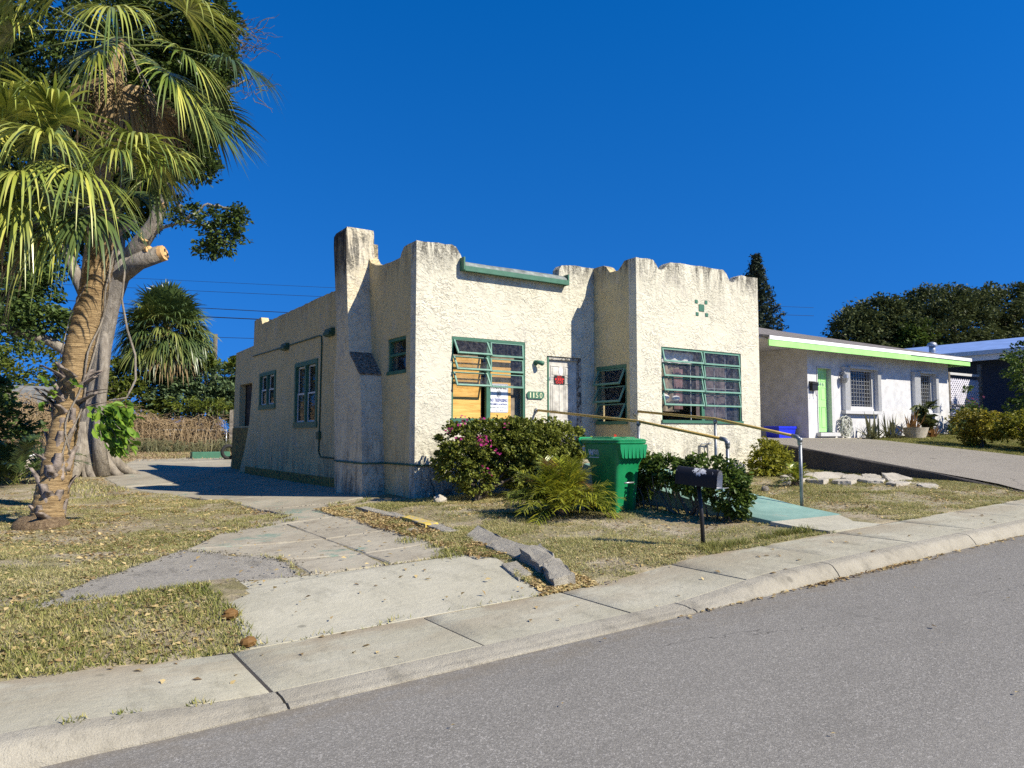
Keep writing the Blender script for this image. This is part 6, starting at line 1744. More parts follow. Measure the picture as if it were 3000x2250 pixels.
# ---------------------------------------------------------------- backyard fan palm and undergrowth
BX, BY = 6.9, 45.2
bg = G(BX, BY)
t = thing('palm_tree', 'round-headed fan palm behind the back fence, under the overhead lines', 'palm', (BX, BY, bg))
build('trunk', MB().tube([(BX, BY, bg-0.2), (BX, BY, 4.0), (BX, BY, 7.6)], [0.26, 0.22, 0.2], 10), MAT['palm_bark'], t, True)
qk = np.random.default_rng(61)
for k in range(140):
    az = k*2.39996
    f_ = k/139
    el = R(88 - 118*f_**0.9)
    m_ = 'frond_dark' if f_ < 0.3 else ('frond_mid' if qk.random() < 0.6 else ('frond_dead' if f_ > 0.93 else 'frond_dark'))
    pm, V, F, hub = fan_frond((BX, BY, 7.75 - 0.8*f_), az, el, qk.uniform(1.35, 1.75), qk.uniform(1.2, 1.4), 0.30 + 0.45*f_, qk, nl=28, w=0.05, sag=0.15)
    add_frond(t, pm, V, F, MAT[m_], MAT['petiole'])
def shrub(name, label, ells, n, size, mat, seed, cat='shrub', group=None, clump=0.3, per=22, aspect=0.5, inner=0.5, base=None, stems=5, z0=None):
    e0 = ells[0]
    bx0, by0 = base if base else (e0[0], e0[1])
    gg = G(bx0, by0)
    t = thing(name, label, cat, (bx0, by0, gg), group=group)
    rr = random.Random(seed)
    mb = MB()
    for k in range(stems):
        e = ells[k % len(ells)]
        pts, rd = branch((bx0 + rr.uniform(-.12, .12)*e[3]*2, by0 + rr.uniform(-.1, .1), gg-0.05), (e[0] + rr.uniform(-.4, .4)*e[3], e[1] + rr.uniform(-.4, .4)*e[4], e[2] + 0.2*e[5]), 0.03 + 0.012*e[5], 0.008, 5, 0.06, rr)
        mb.tube(pts, rd, 5)
    build('stem', mb, MAT['twig_bark'], t, True)
    crown(t, 'foliage', ells, n, size, mat, seed, clump, per, aspect, inner, kind='stuff', zmin=gg+0.02 if z0 is None else z0, oval=by0 < 13.5)
    return t
shrub('feathery_shrub', 'dense feathery blue-green shrub under the backyard fan palm', [(9.0, 44.6, 4.6, 2.6, 1.5, 1.2), (8.4, 44.4, 3.6, 3.0, 1.5, 1.4), (10.6, 44.8, 3.9, 1.6, 1.2, 1.3), (7.2, 44.6, 4.0, 1.6, 1.2, 1.4)], 15000, 0.26, MAT['feather_leaf'], 71, clump=0.34, aspect=0.4)
shrub('vine_thicket', 'yellow-green leafy thicket left of the feathery shrub', [(5.1, 44.0, 3.2, 1.1, 0.8, 1.6), (6.0, 44.2, 2.6, 1.0, 0.7, 1.2), (4.0, 44.5, 4.6, 1.6, 1.0, 1.2), (5.6, 44.6, 5.0, 1.4, 0.9, 0.8)], 7000, 0.22, MAT['vine_leaf'], 72, clump=0.28)
shrub('papaya_sapling', 'light green big-leaved sapling rising beside the palm trunk', [(8.9, 44.0, 5.75, 0.7, 0.5, 0.35), (10.4, 44.0, 5.6, 0.6, 0.5, 0.5)], 420, 0.42, MAT['vine_leaf'], 73, clump=0.22, per=10, aspect=0.6)
for k, (x, y, z, rx, rz_, lb) in enumerate([(16.5, 58, 4.4, 3.6, 2.6, 'rounded green tree just beyond the rear corner of the house'), (1.0, 58, 5.0, 5.5, 3.4, 'low green tree far behind the near palm trunk'), (-7, 52, 5.2, 4.5, 3.6, 'leafy tree at the far left edge beyond the fence'), (-3, 62, 9.0, 3.4, 3.0, 'tall loose tree rising behind the far left thicket')]):
    t = thing('background_tree', lb, 'tree', (x, y, G(x, y)), group='trees beyond the back fence')
    build('trunk', MB().tube([(x, y, 0.5), (x+0.2, y, z)], [0.3, 0.12], 8), MAT['twig_bark'], t, True)
    crown(t, 'crown', [(x, y, z, rx, 1.8, rz_), (x+rx*0.5, y, z-0.8, rx*0.7, 1.5, rz_*0.7), (x-rx*0.5, y, z-0.6, rx*0.7, 1.5, rz_*0.7)], 9000, 0.30, MAT['shrub_leaf' if k != 1 else 'vine_leaf'], 80+k, 0.5, 24, 0.5, 0.4)
# dry vines over the fence: thin arching stems
def tangle(name, label, x0, x1, y, h, n, seed, mat, lean=0.5, r_=0.012, loops=0.5):
    q = np.random.default_rng(seed); mb = MB()
    for k in range(n):
        x = q.uniform(x0, x1); z0 = G(x, y)
        top = h*(0.60 + 0.55*vnoise([x], [0.0], 0.55, 5)[0])
        yy = y + q.normal()*0.3
        if q.random() < loops:      # arching runners high in the heap
            a = np.array([x, yy, z0 + top*q.uniform(0.35, 0.95)]); az = q.uniform(0, 2*PI); L = q.uniform(0.5, 1.5)
            d = np.array([math.cos(az), 0.35*math.sin(az), q.normal()*0.35])
            sag = q.uniform(0.1, 0.7)
            pts = [tuple(a + d*L*t + np.array([0, 0, (0.9*t - 1.5*t*t)*L*sag])) for t in np.linspace(0, 1, 6)]
        else:
            hh = top*q.uniform(0.4, 1.0); dx = q.normal()*lean
            pts = [(x, yy, z0-0.05), (x+dx*0.2, yy-0.05, z0+hh*0.6), (x+dx*0.5+q.normal()*0.1, yy-0.12, z0+hh), (x+dx*0.9, yy-0.2, z0+hh*q.uniform(0.7, 1.05)), (x+dx*1.2, yy-0.25, z0+hh*q.uniform(0.3, 0.8)), (x+dx*1.3+q.normal()*0.15, yy-0.25, z0+hh*q.uniform(0.05, 0.5))]
        w_ = r_*q.uniform(0.6, 1.5)
        mb.tube(pts, [w_, w_*0.9, w_*0.85, w_*0.8, w_*0.7, w_*0.4], 3, caps=False)
    o = build(name, mb, MAT[mat], loc=((x0+x1)/2, y, G((x0+x1)/2, y)), recalc=False)
    return tag(o, label, 'vines', kind='stuff')
tangle('dry_vines', 'brown dry vines heaped over the chain link fence', 3.4, 9.2, 42.6, 2.7, 2500, 91, 'dry_vine', 0.4, 0.011, 0.75)
tangle('dry_vines', 'brown dry thicket behind the near palm trunk', -5.0, 3.6, 42.6, 3.0, 1500, 92, 'dry_vine', 0.7, 0.013, 0.7)
tangle('tall_weeds', 'green and straw tall weeds at the foot of the chain link fence', 2.5, 10.0, 41.7, 1.0, 420, 93, 'agave', 0.22, 0.016, 0.1)
shrub('fence_creeper', 'sparse green creeper on top of the dry vines', [(8.9, 42.2, 3.2, 1.0, 0.4, 0.4), (7.6, 42.4, 3.2, 1.0, 0.4, 0.35)], 900, 0.2, MAT['vine_leaf'], 94, clump=0.3, per=12)
shrub('undergrowth', 'dark shrub row added behind the chain link fence to deepen its shadow', [(4.2, 44.2, 1.5, 1.6, 0.6, 1.2), (6.6, 44.0, 1.4, 1.8, 0.6, 1.1), (9.0, 43.8, 1.5, 1.8, 0.6, 1.2), (1.5, 44.4, 1.6, 2.0, 0.6, 1.3), (-1.5, 44.6, 1.7, 2.2, 0.6, 1.4)], 9000, 0.24, MAT['oak_leaf'], 98, clump=0.3, per=20, inner=0.1)  # added row: dark leaves behind the mesh stand in for shadow
# palmetto and bushes at the left edge
t = thing('palmetto', 'dark palmetto clump at the far left edge of the yard', 'palm', (0.0, 23.8, G(0.0, 23.8)))
qk = np.random.default_rng(95)
for k in range(26):
    az = qk.uniform(-PI, PI)
    mbr, V, F = pinnate((0.0 + qk.normal()*0.22, 23.8 + qk.normal()*0.2, 0.25), az, R(qk.uniform(25, 80)), qk.uniform(1.8, 2.8), 0.42, qk, 30, 0.45, 0.022)
    o = np_mesh('frond', V, F, MAT['frond_dark'], t); build('rachis', mbr, MAT['petiole'], o)
shrub('leafy_bush', 'broad green bush behind the palmetto at the left edge', [(-2.2, 30, 2.0, 2.6, 1.2, 1.6), (-0.4, 30.5, 1.6, 1.4, 1.0, 1.2), (-1.0, 30.5, 3.0, 1.2, .8, .7)], 7000, 0.2, MAT['shrub_leaf'], 96)
shrub('leafy_bush', 'bright low weeds round the fallen log', [(-1.2, 25.6, 0.75, 1.5, 0.6, 0.55)], 2500, 0.12, MAT['vine_leaf'], 97, clump=0.18)
# grey shed roof glimpsed at the left
t = thing('garden_shed', 'grey shed roof glimpsed behind the near palm trunk', 'shed', (1.2, 47, 0.9))
build('wall', MB().box(-1.0, 3.6, 47, 50, 0.7, 3.3), MAT['wood_grey'], t)
build('roof', MB().add([(-1.4, 46.6, 3.25), (4.0, 46.6, 3.25), (4.0, 48.5, 4.3), (-1.4, 48.5, 4.3), (4.0, 50.4, 3.25), (-1.4, 50.4, 3.25)], [(0, 1, 2, 3), (3, 2, 4, 5)]), MAT['roof_tar'], t)
# old tyres by the rear corner
for k, (x, y) in enumerate(((7.75, 33.6), (8.15, 33.4))):
    g = G(x, y)
    rings = []
    for a in np.linspace(0, 2*PI, 20, endpoint=False):
        c = Vector((x, y, g+0.34)); d = Vector((math.cos(a)*0.8, -math.cos(a)*0.6*0.0, math.sin(a))).normalized()
        rings.append([tuple(c + d*(0.26 + 0.075*math.cos(b)) + Vector((0, 1, 0))*0.09*math.sin(b)) for b in np.linspace(0, 2*PI, 9, endpoint=False)])
    mb = MB().loft(rings + [rings[0]], cap=False)
    o = build('tyre', mb, MAT['rubber'], loc=(x, y, g), smooth=True)
    tag(o, ['worn black tyre nearer the drive by the rear house corner', 'worn black tyre leaning against the other at the rear house corner'][k], 'tyre', 'old tyres')
o = build('step_block', MB().box(6.6, 8.2, 35.2, 35.7, 0.4, 0.86, bev=0.02), MAT['green_trim'], loc=(7.4, 35.4, 0.5)); tag(o, 'green painted concrete step at the end of the drive', 'step')

# ---------------------------------------------------------------- planting in front of the house
t = shrub('bougainvillea', 'bougainvillea hedge with a few magenta flowers under the boarded window', [(6.55, 11.2, 1.42, 0.55, 0.5, 0.45), (7.05, 11.2, 1.55, 0.55, 0.5, 0.38), (7.55, 11.2, 1.56, 0.55, 0.5, 0.38), (8.05, 11.15, 1.54, 0.55, 0.5, 0.38), (8.5, 10.95, 1.44, 0.48, 0.5, 0.42), (8.15, 10.85, 1.5, 0.5, 0.4, 0.38), (7.4, 10.9, 1.5, 0.5, 0.4, 0.4), (6.35, 11.15, 1.15, 0.42, 0.4, 0.42), (7.3, 11.2, 1.2, 0.6, 0.45, 0.35), (8.0, 11.1, 1.15, 0.6, 0.45, 0.38), (8.4, 11.0, 1.0, 0.45, 0.4, 0.35), (7.8, 11.1, 0.85, 0.6, 0.4, 0.3), (6.75, 11.2, 0.85, 0.38, 0.35, 0.3)], 36000, 0.058, MAT['boug_leaf'], 101, 'hedge', clump=0.10, per=24, aspect=0.6, inner=0.66, base=(6.75, 11.25), stems=9)
q = np.random.default_rng(102)
C = []
for x, y, z, n in ((6.28, 10.9, 1.86, 16), (6.05, 10.9, 1.68, 10), (6.52, 10.66, 1.50, 22), (6.62, 10.65, 1.50, 14), (6.82, 10.64, 1.33, 7), (6.68, 10.7, 1.05, 5), (6.2, 10.8, 1.55, 5), (7.02, 10.68, 1.76, 7), (6.6, 10.8, 1.84, 5)):
    C.append(np.array([x, y, z]) + q.normal(size=(n, 3))*0.045)
V, F = leaf_cloud(np.concatenate(C), 0.05, 0.75, 0.2, 103)
np_mesh('flowers', V, F, MAT['boug_flower'], t)['kind'] = 'stuff'
# spiky date palm clump beside the cart
def spiky(label, x, y, n, L, seed, mat='date_leaf', ll=0.20, cat='palm', name='date_palm', el=(18, 82), wd=0.008):
    g = G(x, y)
    t = thing(name, label, cat, (x, y, g))
    q = np.random.default_rng(seed)
    build('stump', MB().tube([(x, y, g-0.1), (x, y, g+0.12*L), (x, y, g+0.2*L)], [0.10*L+0.03, 0.12*L+0.02, 0.05], 9), MAT['root_ball'], t, True)
    for k in range(n):
        az = q.uniform(-PI, PI); e = R(q.uniform(*el))
        mbr, V, F = pinnate((x + q.normal()*0.06*L, y + q.normal()*0.06*L, g+0.12*L), az, e, L*q.uniform(0.8, 1.15), ll, q, 20, q.uniform(0.22, 0.55), wd, 0.5)
        o = np_mesh('frond', V, F, MAT[mat if (q.random() > 0.06 or k > 40) else 'rust_leaf'], t); build('rachis', mbr, MAT['petiole'], o)
    return t
spiky('spiky yellow-green date palm clump on the lawn beside the rubbish cart', 6.85, 8.95, 140, 0.98, 111, el=(20, 89), ll=0.28, wd=0.0075)
spiky('small spiky palm seedling on the lawn behind the handrail post', 12.4, 8.85, 18, 0.55, 112, ll=0.14)
t = shrub('hibiscus_hedge', 'loose leafy hibiscus hedge between the rubbish cart and the ramp', [(8.35, 8.75, 1.05, 0.30, 0.42, 0.28), (8.32, 8.2, 1.02, 0.30, 0.45, 0.30), (8.3, 7.6, 1.0, 0.30, 0.42, 0.30), (8.3, 7.1, 0.95, 0.30, 0.38, 0.34), (8.32, 6.95, 0.70, 0.26, 0.3, 0.26), (8.3, 8.9, 0.75, 0.26, 0.3, 0.2)], 7600, 0.070, MAT['hib_leaf'], 121, 'hedge', clump=0.10, per=20, aspect=0.55, inner=0.5, base=(8.3, 7.8), stems=4)
rr = random.Random(3); mb = MB()
for k in range(14):
    y = 6.95 + 2.0*k/13
    pts, rd = branch((8.3 + rr.uniform(-.06, .06), y, G(8.3, y)-0.03), (8.3 + rr.uniform(-.2, .2), y + rr.uniform(-.2, .2), 1.05), 0.016, 0.007, 4, 0.07, rr); mb.tube(pts, rd, 5)
build('branches', mb, MAT['twig_bark'], t, True)
t = thing('hibiscus_flower_stem', 'single red hibiscus flower on a thin stem in front of the cream wall', 'flower', (9.0, 10.2, 0.8))
build('stem', MB().tube([(9.0, 10.2, 0.75), (8.99, 10.15, 1.3), (8.97, 10.1, 1.50)], 0.006, 5), MAT['hib_leaf'], t)
C = np.array([8.97, 10.1, 1.55]) + np.random.default_rng(6).normal(size=(14, 3))*np.array([0.02, 0.02, 0.03])
V, F = leaf_cloud(C, 0.09, 0.6, 0.1, 7); np_mesh('petals', V, F, MAT['hib_flower'], t)
C = np.array([9.02, 10.12, 1.30]) + np.random.default_rng(8).normal(size=(60, 3))*np.array([0.09, 0.05, 0.09])
V, F = leaf_cloud(C, 0.05, 0.5, 0.1, 9); np_mesh('leaves', V, F, MAT['vine_leaf'], t)['kind'] = 'stuff'
shrub('golden_shrub', 'round yellow-green shrub at the corner of the bay by the retaining wall', [(13.35, 10.15, 1.10, 0.48, 0.42, 0.42), (13.15, 10.1, 0.95, 0.40, 0.35, 0.32), (13.65, 10.1, 1.0, 0.35, 0.3, 0.3)], 3600, 0.075, MAT['gold_leaf'], 131, clump=0.12, per=18, aspect=0.5)
# ---------------------------------------------------------------- planting at the neighbour's
def rosette(name, label, x, y, n, L, mat, seed, w=0.03, el=(20, 85), cat='plant', group=None):
    g = G(x, y); t = thing(name, label, cat, (x, y, g), group=group)
    q = np.random.default_rng(seed)
    for k in range(n):
        az = q.uniform(-PI, PI); e = R(q.uniform(*el)); l_ = L*q.uniform(0.65, 1.15)
        d = np.array([math.cos(e)*math.cos(az), math.cos(e)*math.sin(az), math.sin(e)]); s_ = np.array([-math.sin(az), math.cos(az), 0])
        ts = np.array([0, 0.35, 0.7, 1.0])
        P = np.array([x + q.normal()*0.12*L, y + q.normal()*0.08*L, g]) + np.outer(ts, d)*l_ - np.outer(ts**2, [0, 0, 1])*l_*0.12
        W = np.array([w, w*1.1, w*0.7, 0.002])
        V = np.stack([P + s_*W[:, None], P - s_*W[:, None]], 1).reshape(-1, 3)
        np_mesh('blade', V, [(0, 1, 3, 2), (2, 3, 5, 4), (4, 5, 7, 6)], MAT[mat], t)
    return t
rosette('spiky_plant', 'stiff grey-green spiky plant nearest the hose on the white wall', 23.0, 13.5, 30, 1.0, 'agave', 141, group='plants along the white wall')
rosette('spiky_plant', 'spiky grassy plant just left of the planter tub', 23.9, 13.4, 36, 0.95, 'agave', 142, 0.022, group='plants along the white wall')
rosette('spiky_plant', 'low spiky plant on the window side of the planter tub', 26.2, 13.4, 26, 0.85, 'agave', 143, 0.028, (10, 70), group='plants along the white wall')
rosette('rusty_plant', 'rust tipped bromeliad above the planter tub', 25.0, 13.35, 34, 0.95, 'rust_leaf', 144, 0.028, (35, 85), group='plants along the white wall')
rosette('rusty_plant', 'low rust coloured bromeliad in front of the planter tub', 25.7, 13.0, 26, 0.5, 'rust_leaf', 145, 0.03, group='plants along the white wall')
t = thing('planter_tub', 'round whitish planter tub among the plants by the white wall', 'planter', (24.6, 13.0, G(24.6, 13.0)))
g = G(24.6, 13.0)
build('tub', MB().loft([[(24.6+r_*math.cos(2*PI*k/18), 13.0+r_*0.7*math.sin(2*PI*k/18), g+z) for k in range(18)] for z, r_ in ((0, 0.36), (0.16, 0.44), (0.32, 0.5), (0.35, 0.52), (0.35, 0.45), (0.28, 0.43))]), MAT['flag'], t, 'auto')
shrub('dark_leaf_plant', 'dark drooping big-leaved plant standing in the planter group', [(25.55, 13.2, 2.5, 0.34, 0.25, 0.22), (25.55, 13.2, 2.1, 0.36, 0.25, 0.3)], 150, 0.36, MAT['oak_leaf'], 146, 'plant', clump=0.16, per=8, aspect=0.35, base=(25.55, 13.2))
shrub('flowering_shrub', 'soft green shrub with a tall dark spike at the corner of the white bungalow', [(28.9, 13.2, 2.1, 0.9, 0.5, 0.6), (28.2, 13.2, 1.8, 0.6, 0.4, 0.35), (29.6, 13.2, 1.9, 0.6, 0.5, 0.4), (28.55, 13.2, 2.9, 0.14, 0.1, 0.5)], 2600, 0.13, MAT['shrub_leaf'], 147, clump=0.2, per=14)
shrub('golden_hedge', 'brownish clipped hedge bush nearest the white bungalow along the drive', [(23.6, 10.9, 1.95, 0.55, 0.6, 0.45), (23.5, 10.3, 1.9, 0.55, 0.55, 0.45), (23.6, 10.7, 1.5, 0.4, 0.5, 0.3)], 5200, 0.075, MAT['hedge_leaf'], 151, 'hedge', 'clipped hedge bushes along the drive', 0.13, 20, 0.55, 0.55, base=(23.5, 10.6), stems=6)
shrub('golden_hedge', 'golden clipped hedge bush at the right edge of the picture', [(23.7, 9.5, 1.88, 0.55, 0.6, 0.42), (23.6, 9.95, 1.88, 0.5, 0.5, 0.42), (24.3, 9.9, 1.9, 0.6, 0.6, 0.42), (24.4, 9.0, 1.8, 0.6, 0.6, 0.42), (25.0, 9.9, 1.9, 0.6, 0.6, 0.42), (23.8, 8.7, 1.75, 0.55, 0.6, 0.42), (23.8, 9.1, 1.4, 0.4, 0.5, 0.3), (24.6, 9.6, 1.9, 0.7, 0.7, 0.42)], 11000, 0.075, MAT['gold_leaf'], 152, 'hedge', 'clipped hedge bushes along the drive', 0.13, 20, 0.55, 0.55, base=(23.7, 9.2), stems=6)
t = shrub('white_flowering_climber', 'tall dark climber with white flowers at the right edge', [(31.6, 12.2, 3.2, 1.3, 1.0, 1.5), (33.2, 12.4, 4.0, 1.6, 1.2, 1.7), (30.8, 12.3, 4.3, 0.8, 0.6, 0.5), (34.5, 12.3, 2.8, 1.6, 1.2, 1.4), (32.4, 12.2, 2.2, 1.5, 1, 0.8)], 9000, 0.14, MAT['hib_leaf'], 161, clump=0.22, per=20, base=(32.2, 12.3), stems=8)
q = np.random.default_rng(162)
C = []
for c in [(33.0, 11.4, 5.2), (33.6, 11.5, 5.4), (32.6, 11.4, 4.9), (33.4, 11.3, 4.9), (34.0, 11.4, 5.0), (34.4, 11.3, 5.3), (32.2, 11.3, 4.7), (31.2, 11.5, 3.2), (31.6, 11.4, 2.6)]:
    C.append(np.array(c) + q.normal(size=(70, 3))*np.array([0.28, 0.15, 0.14]))
V, F = leaf_cloud(np.concatenate(C), 0.09, 0.8, 0.2, 163); np_mesh('flowers', V, F, MAT['white_flower'], t)['kind'] = 'stuff'
C = np.array([33.4, 15.2, 2.75]) + q.normal(size=(60, 3))*np.array([0.22, 0.1, 0.2])
V, F = leaf_cloud(C, 0.12, 0.7, 0.2, 164); o = np_mesh('pink_flowers', V, F, MAT['pink'], None, loc=(33.4, 15.2, 2.6)); tag(o, 'small pink blossom cluster against the lower lattice', 'flowers', kind='stuff')
# ---------------------------------------------------------------- distant trees on the right
t = thing('norfolk_pine', 'narrow tiered pine rising behind the bay of the cream house', 'tree', (37.4, 29.1, 1.6))
build('trunk', MB().tube([(37.4, 29.1, 1.5), (37.4, 29.1, 12.7)], [0.16, 0.02], 8), MAT['twig_bark'], t, True)
q = np.random.default_rng(171); Vs = []; Fs = []; nb = 0; mb = MB()
for k in range(28):
    z = 4.2 + 8.3*k/27; rad_ = 2.5*(1 - (k/27)**1.2) + 0.15
    for j in range(7):
        az = 2*PI*j/7 + k*0.45 + q.normal()*0.1; r_ = rad_*q.uniform(0.8, 1.1)
        base = np.array([37.4, 29.1, z-0.1]); tip = np.array([37.4 + r_*math.cos(az), 29.1 + r_*math.sin(az), z + 0.28*r_])
        mb.tube([tuple(base), tuple(base*0.5+tip*0.5-np.array([0, 0, 0.06*r_])), tuple(tip)], [0.02, 0.015, 0.01], 3, caps=False)
        m_ = int(40 + 50*r_)
        s_ = q.random(m_)**0.7
        C = base + np.outer(s_, tip-base) - np.outer(np.sin(s_*PI), [0, 0, 0.06*r_]) + q.normal(size=(m_, 3))*np.array([0.09, 0.09, 0.07])
        V, F = leaf_cloud(C, 0.22, 0.34, 0.2, int(q.integers(1e6))); Vs.append(V); Fs.append(F+nb); nb += len(V)
build('branches', mb, MAT['twig_bark'], t)
np_mesh('crown', np.concatenate(Vs), np.concatenate(Fs), MAT['pine_leaf'], t)
def oak(label, x, y, ells, n, seed, mat='oak_leaf', size=0.26):
    t = thing('oak_tree', label, 'tree', (x, y, G(x, y)), group='dark trees beyond the bungalows')
    rr = random.Random(seed); mb = MB().tube([(x, y, 1), (x, y+0.2, 5)], [0.6, 0.42], 9)
    for e in ells:
        for k in range(3):
            pts, rd = branch((x, y, 4.5), (e[0] + rr.uniform(-.6, .6)*e[3], e[1] - 0.2*e[4], e[2] + rr.uniform(-.5, .5)*e[5]), 0.24, 0.05, 6, 0.06, rr); mb.tube(pts, rd, 6)
    build('trunk', mb, MAT['fig_bark'], t, True)
    crown(t, 'crown', ells, int(n*2.6), size*1.0, MAT[mat], seed, 0.62, 44, 0.5, 0.4)
oak('broad dark oak crown above the blue roof', 58, 28, [(58, 28, 9.0, 6, 3.5, 3.8), (62, 27, 9.5, 5, 3, 3.6), (54, 29, 8.0, 4, 3, 3.4), (60, 27, 6.0, 7, 3, 3), (66, 25, 8.5, 4.5, 3, 3.8), (57, 28, 11.2, 3, 2.4, 1.6), (63.5, 26.5, 11.6, 3, 2.4, 1.8), (68, 24, 6, 4, 3, 3.5)], 34000, 181)
oak('smaller dark oak left of the broad one beyond the bungalow roof', 50.5, 30.5, [(50.2, 30.5, 8.4, 2.6, 2.2, 2.3), (52.2, 30, 10.0, 2.5, 2, 1.9), (49.4, 30.6, 6.9, 1.7, 1.6, 1.3), (52, 30, 6.6, 3, 2, 2), (54, 29.2, 8, 2.5, 2, 2.5)], 15000, 182)
oak('brighter vine-covered tree between the two dark oaks', 52.5, 27.5, [(52.6, 27.5, 7.6, 1.5, 1.2, 2.2), (54.5, 27, 6.4, 1.6, 1.2, 1.6)], 4000, 183, 'hib_leaf', 0.24)
# ---------------------------------------------------------------- grass, weeds and fallen leaves
def scatter(n, x0, x1, y0, y1, dens, seed, cam_w=True):
    q = np.random.default_rng(seed)
    x = q.uniform(x0, x1, n); y = q.uniform(y0, y1, n)
    k = q.random(n) < dens(x, y)
    return x[k], y[k], q
def free(x, y):
    m = (y > 5.56) & ~inside(HOUSE_FP, x, y) & ~inside(RAMP_FP, x, y) & ~inside(NDRIVE, x, y)
    return m
def hard(x, y): return inside(APRON, x, y) | inside(PATCH, x, y) | inside(DRIVE, x, y)
def blades(name, x, y, q, hmin, hmax, w, mat, label, flat=0.8):
    n = len(x)
    z = ground_z(x, y)
    z = np.where(hard(x, y), gz(x, y)+0.02, z); z = np.where(y < 5.55, road_z(x)+kerb_off(x)+0.012, z)
    az = q.uniform(0, 2*PI, n); h = q.uniform(hmin, hmax, n); ln = h*q.uniform(0.3, flat*2, n)
    ca, sa = np.cos(az), np.sin(az)
    b = np.stack([x, y, z-0.005], 1)
    s_ = np.stack([-sa, ca, np.zeros(n)], 1)*(w*q.uniform(0.6, 1.3, n))[:, None]
    tip = b + np.stack([ca*ln, sa*ln, h], 1)
    V = np.stack([b-s_, b+s_, tip], 1).reshape(-1, 3)
    o = np_mesh(name, V, np.arange(n*3).reshape(n, 3), MAT[mat])
    return tag(o, label, 'grass', kind='stuff')
def dens_yard(x, y):
    g = 0.62*vnoise(x, y, 1.3, 21) + 0.38*vnoise(x, y, 4.1, 22)
    d = ss(g, 0.34, 0.62)*0.95 + 0.06
    # bare sand round the mailbox and the ramp foot, worn patch by the drive corner
    bare = np.exp(-(((x-7.3)/1.0)**2 + ((y-6.9)/0.55)**2)) + 0.9*np.exp(-(((x-7.9)/0.8)**2 + ((y-7.9)/0.8)**2)) + 0.5*np.exp(-(((x-5.2)/0.5)**2 + ((y-5.9)/0.4)**2))
    jx_ = (vnoise(x, y, 6.0, 31)-0.5)*0.16; jy_ = (vnoise(x, y, 6.0, 32)-0.5)*0.16
    ok = ~inside(HOUSE_FP, x, y) & ~inside(RAMP_FP, x, y) & ~inside(NDRIVE, x, y) & (y + jy_*0.8 > 5.53) & ~hard(x+jx_, y+jy_)
    return np.where(ok, d*np.clip(1-bare, 0.04, 1), 0)
x, y, q = scatter(360000, 3.9, 15, 5.40, 12.2, dens_yard, 201)
blades('grass', x, y, q, 0.012, 0.045, 0.0045, 'grass', 'short patchy dry grass of the front yard')
x, y, q = scatter(330000, -3.2, 4.7, 5.5, 19, lambda x, y: dens_yard(x, y)*np.where(y > 12, 0.55, 1.0), 202)
blades('grass', x, y, q, 0.012, 0.045, 0.005, 'grass', 'short patchy dry grass between the palm and the driveway')
x, y, q = scatter(34000, -3, 1.6, 5.42, 7.7, lambda x, y: np.where(~hard(x+(vnoise(x, y, 7.0, 33)-0.5)*0.3, y+(vnoise(x, y, 7.0, 34)-0.5)*0.3) & (y + (vnoise(x, y, 6.0, 35)-0.5)*0.22 > 5.53), 0.35+0.6*ss(vnoise(x, y, 2.2, 36), 0.25, 0.55), 0), 203)
blades('grass', x, y, q, 0.02, 0.06, 0.0055, 'lawn', 'greener tufted grass strip between the sidewalk and the asphalt patch')
x, y, q = scatter(120000, 22.2, 30, 6, 13.9, lambda x, y: np.full(x.shape, 1.0), 204)
blades('grass', x, y, q, 0.02, 0.06, 0.009, 'lawn', 'green lawn before the white bungalow')
x, y, q = scatter(60000, -6, 12, 19, 43, lambda x, y: np.where(free(x, y) & ~hard(x, y), ss(vnoise(x, y, 0.8, 24), 0.4, 0.7), 0), 205)
blades('grass', x, y, q, 0.03, 0.12, 0.012, 'grass', 'straw coloured grass at the back of the yard')
x, y, q = scatter(16000, 2.5, 10, 34, 42.2, lambda x, y: np.where(~hard(x, y), 1.0, 0.12), 217)
blades('straw', x, y, q, 0.02, 0.09, 0.016, 'dry_vine', 'golden straw along the foot of the back fence')
def tufts(cs, per, spread, seed, hm, mat, label):
    q = np.random.default_rng(seed)
    X = np.concatenate([c[0] + q.normal(size=per)*spread for c in cs]); Y = np.concatenate([c[1] + q.normal(size=per)*spread*0.7 for c in cs])
    blades('weeds', X, Y, q, hm*0.4, hm, 0.0055, mat, label, 0.7)
q = np.random.default_rng(206)
tufts([(6.62 + q.normal()*0.22, 5.76 + q.normal()*0.08) for k in range(16)] + [(7.3 + q.random()*1.1, 5.72 + q.random()*0.2) for k in range(14)], 70, 0.05, 207, 0.10, 'lawn', 'weed tufts along the sidewalk at the mailbox')
tufts([(4.3 + q.normal()*0.2, 8.0 + q.normal()*0.5) for k in range(8)] + [(4.25 + q.normal()*0.12, 7.45 + q.normal()*0.2) for k in range(6)] + [(3.0, 11.2), (3.2, 11.3), (3.55, 11.5), (2.6, 11.0), (4.7, 12.5), (4.9, 12.9), (5.4, 12.9), (5.2, 12.6)], 50, 0.07, 208, 0.07, 'lawn', 'weed tufts in the cracks of the old driveway')
tufts([(-1.6 + 0.35*k + q.normal()*0.1, 4.57) for k in range(8)], 26, 0.04, 209, 0.035, 'grass', 'tiny weeds in the joint between sidewalk and kerb')
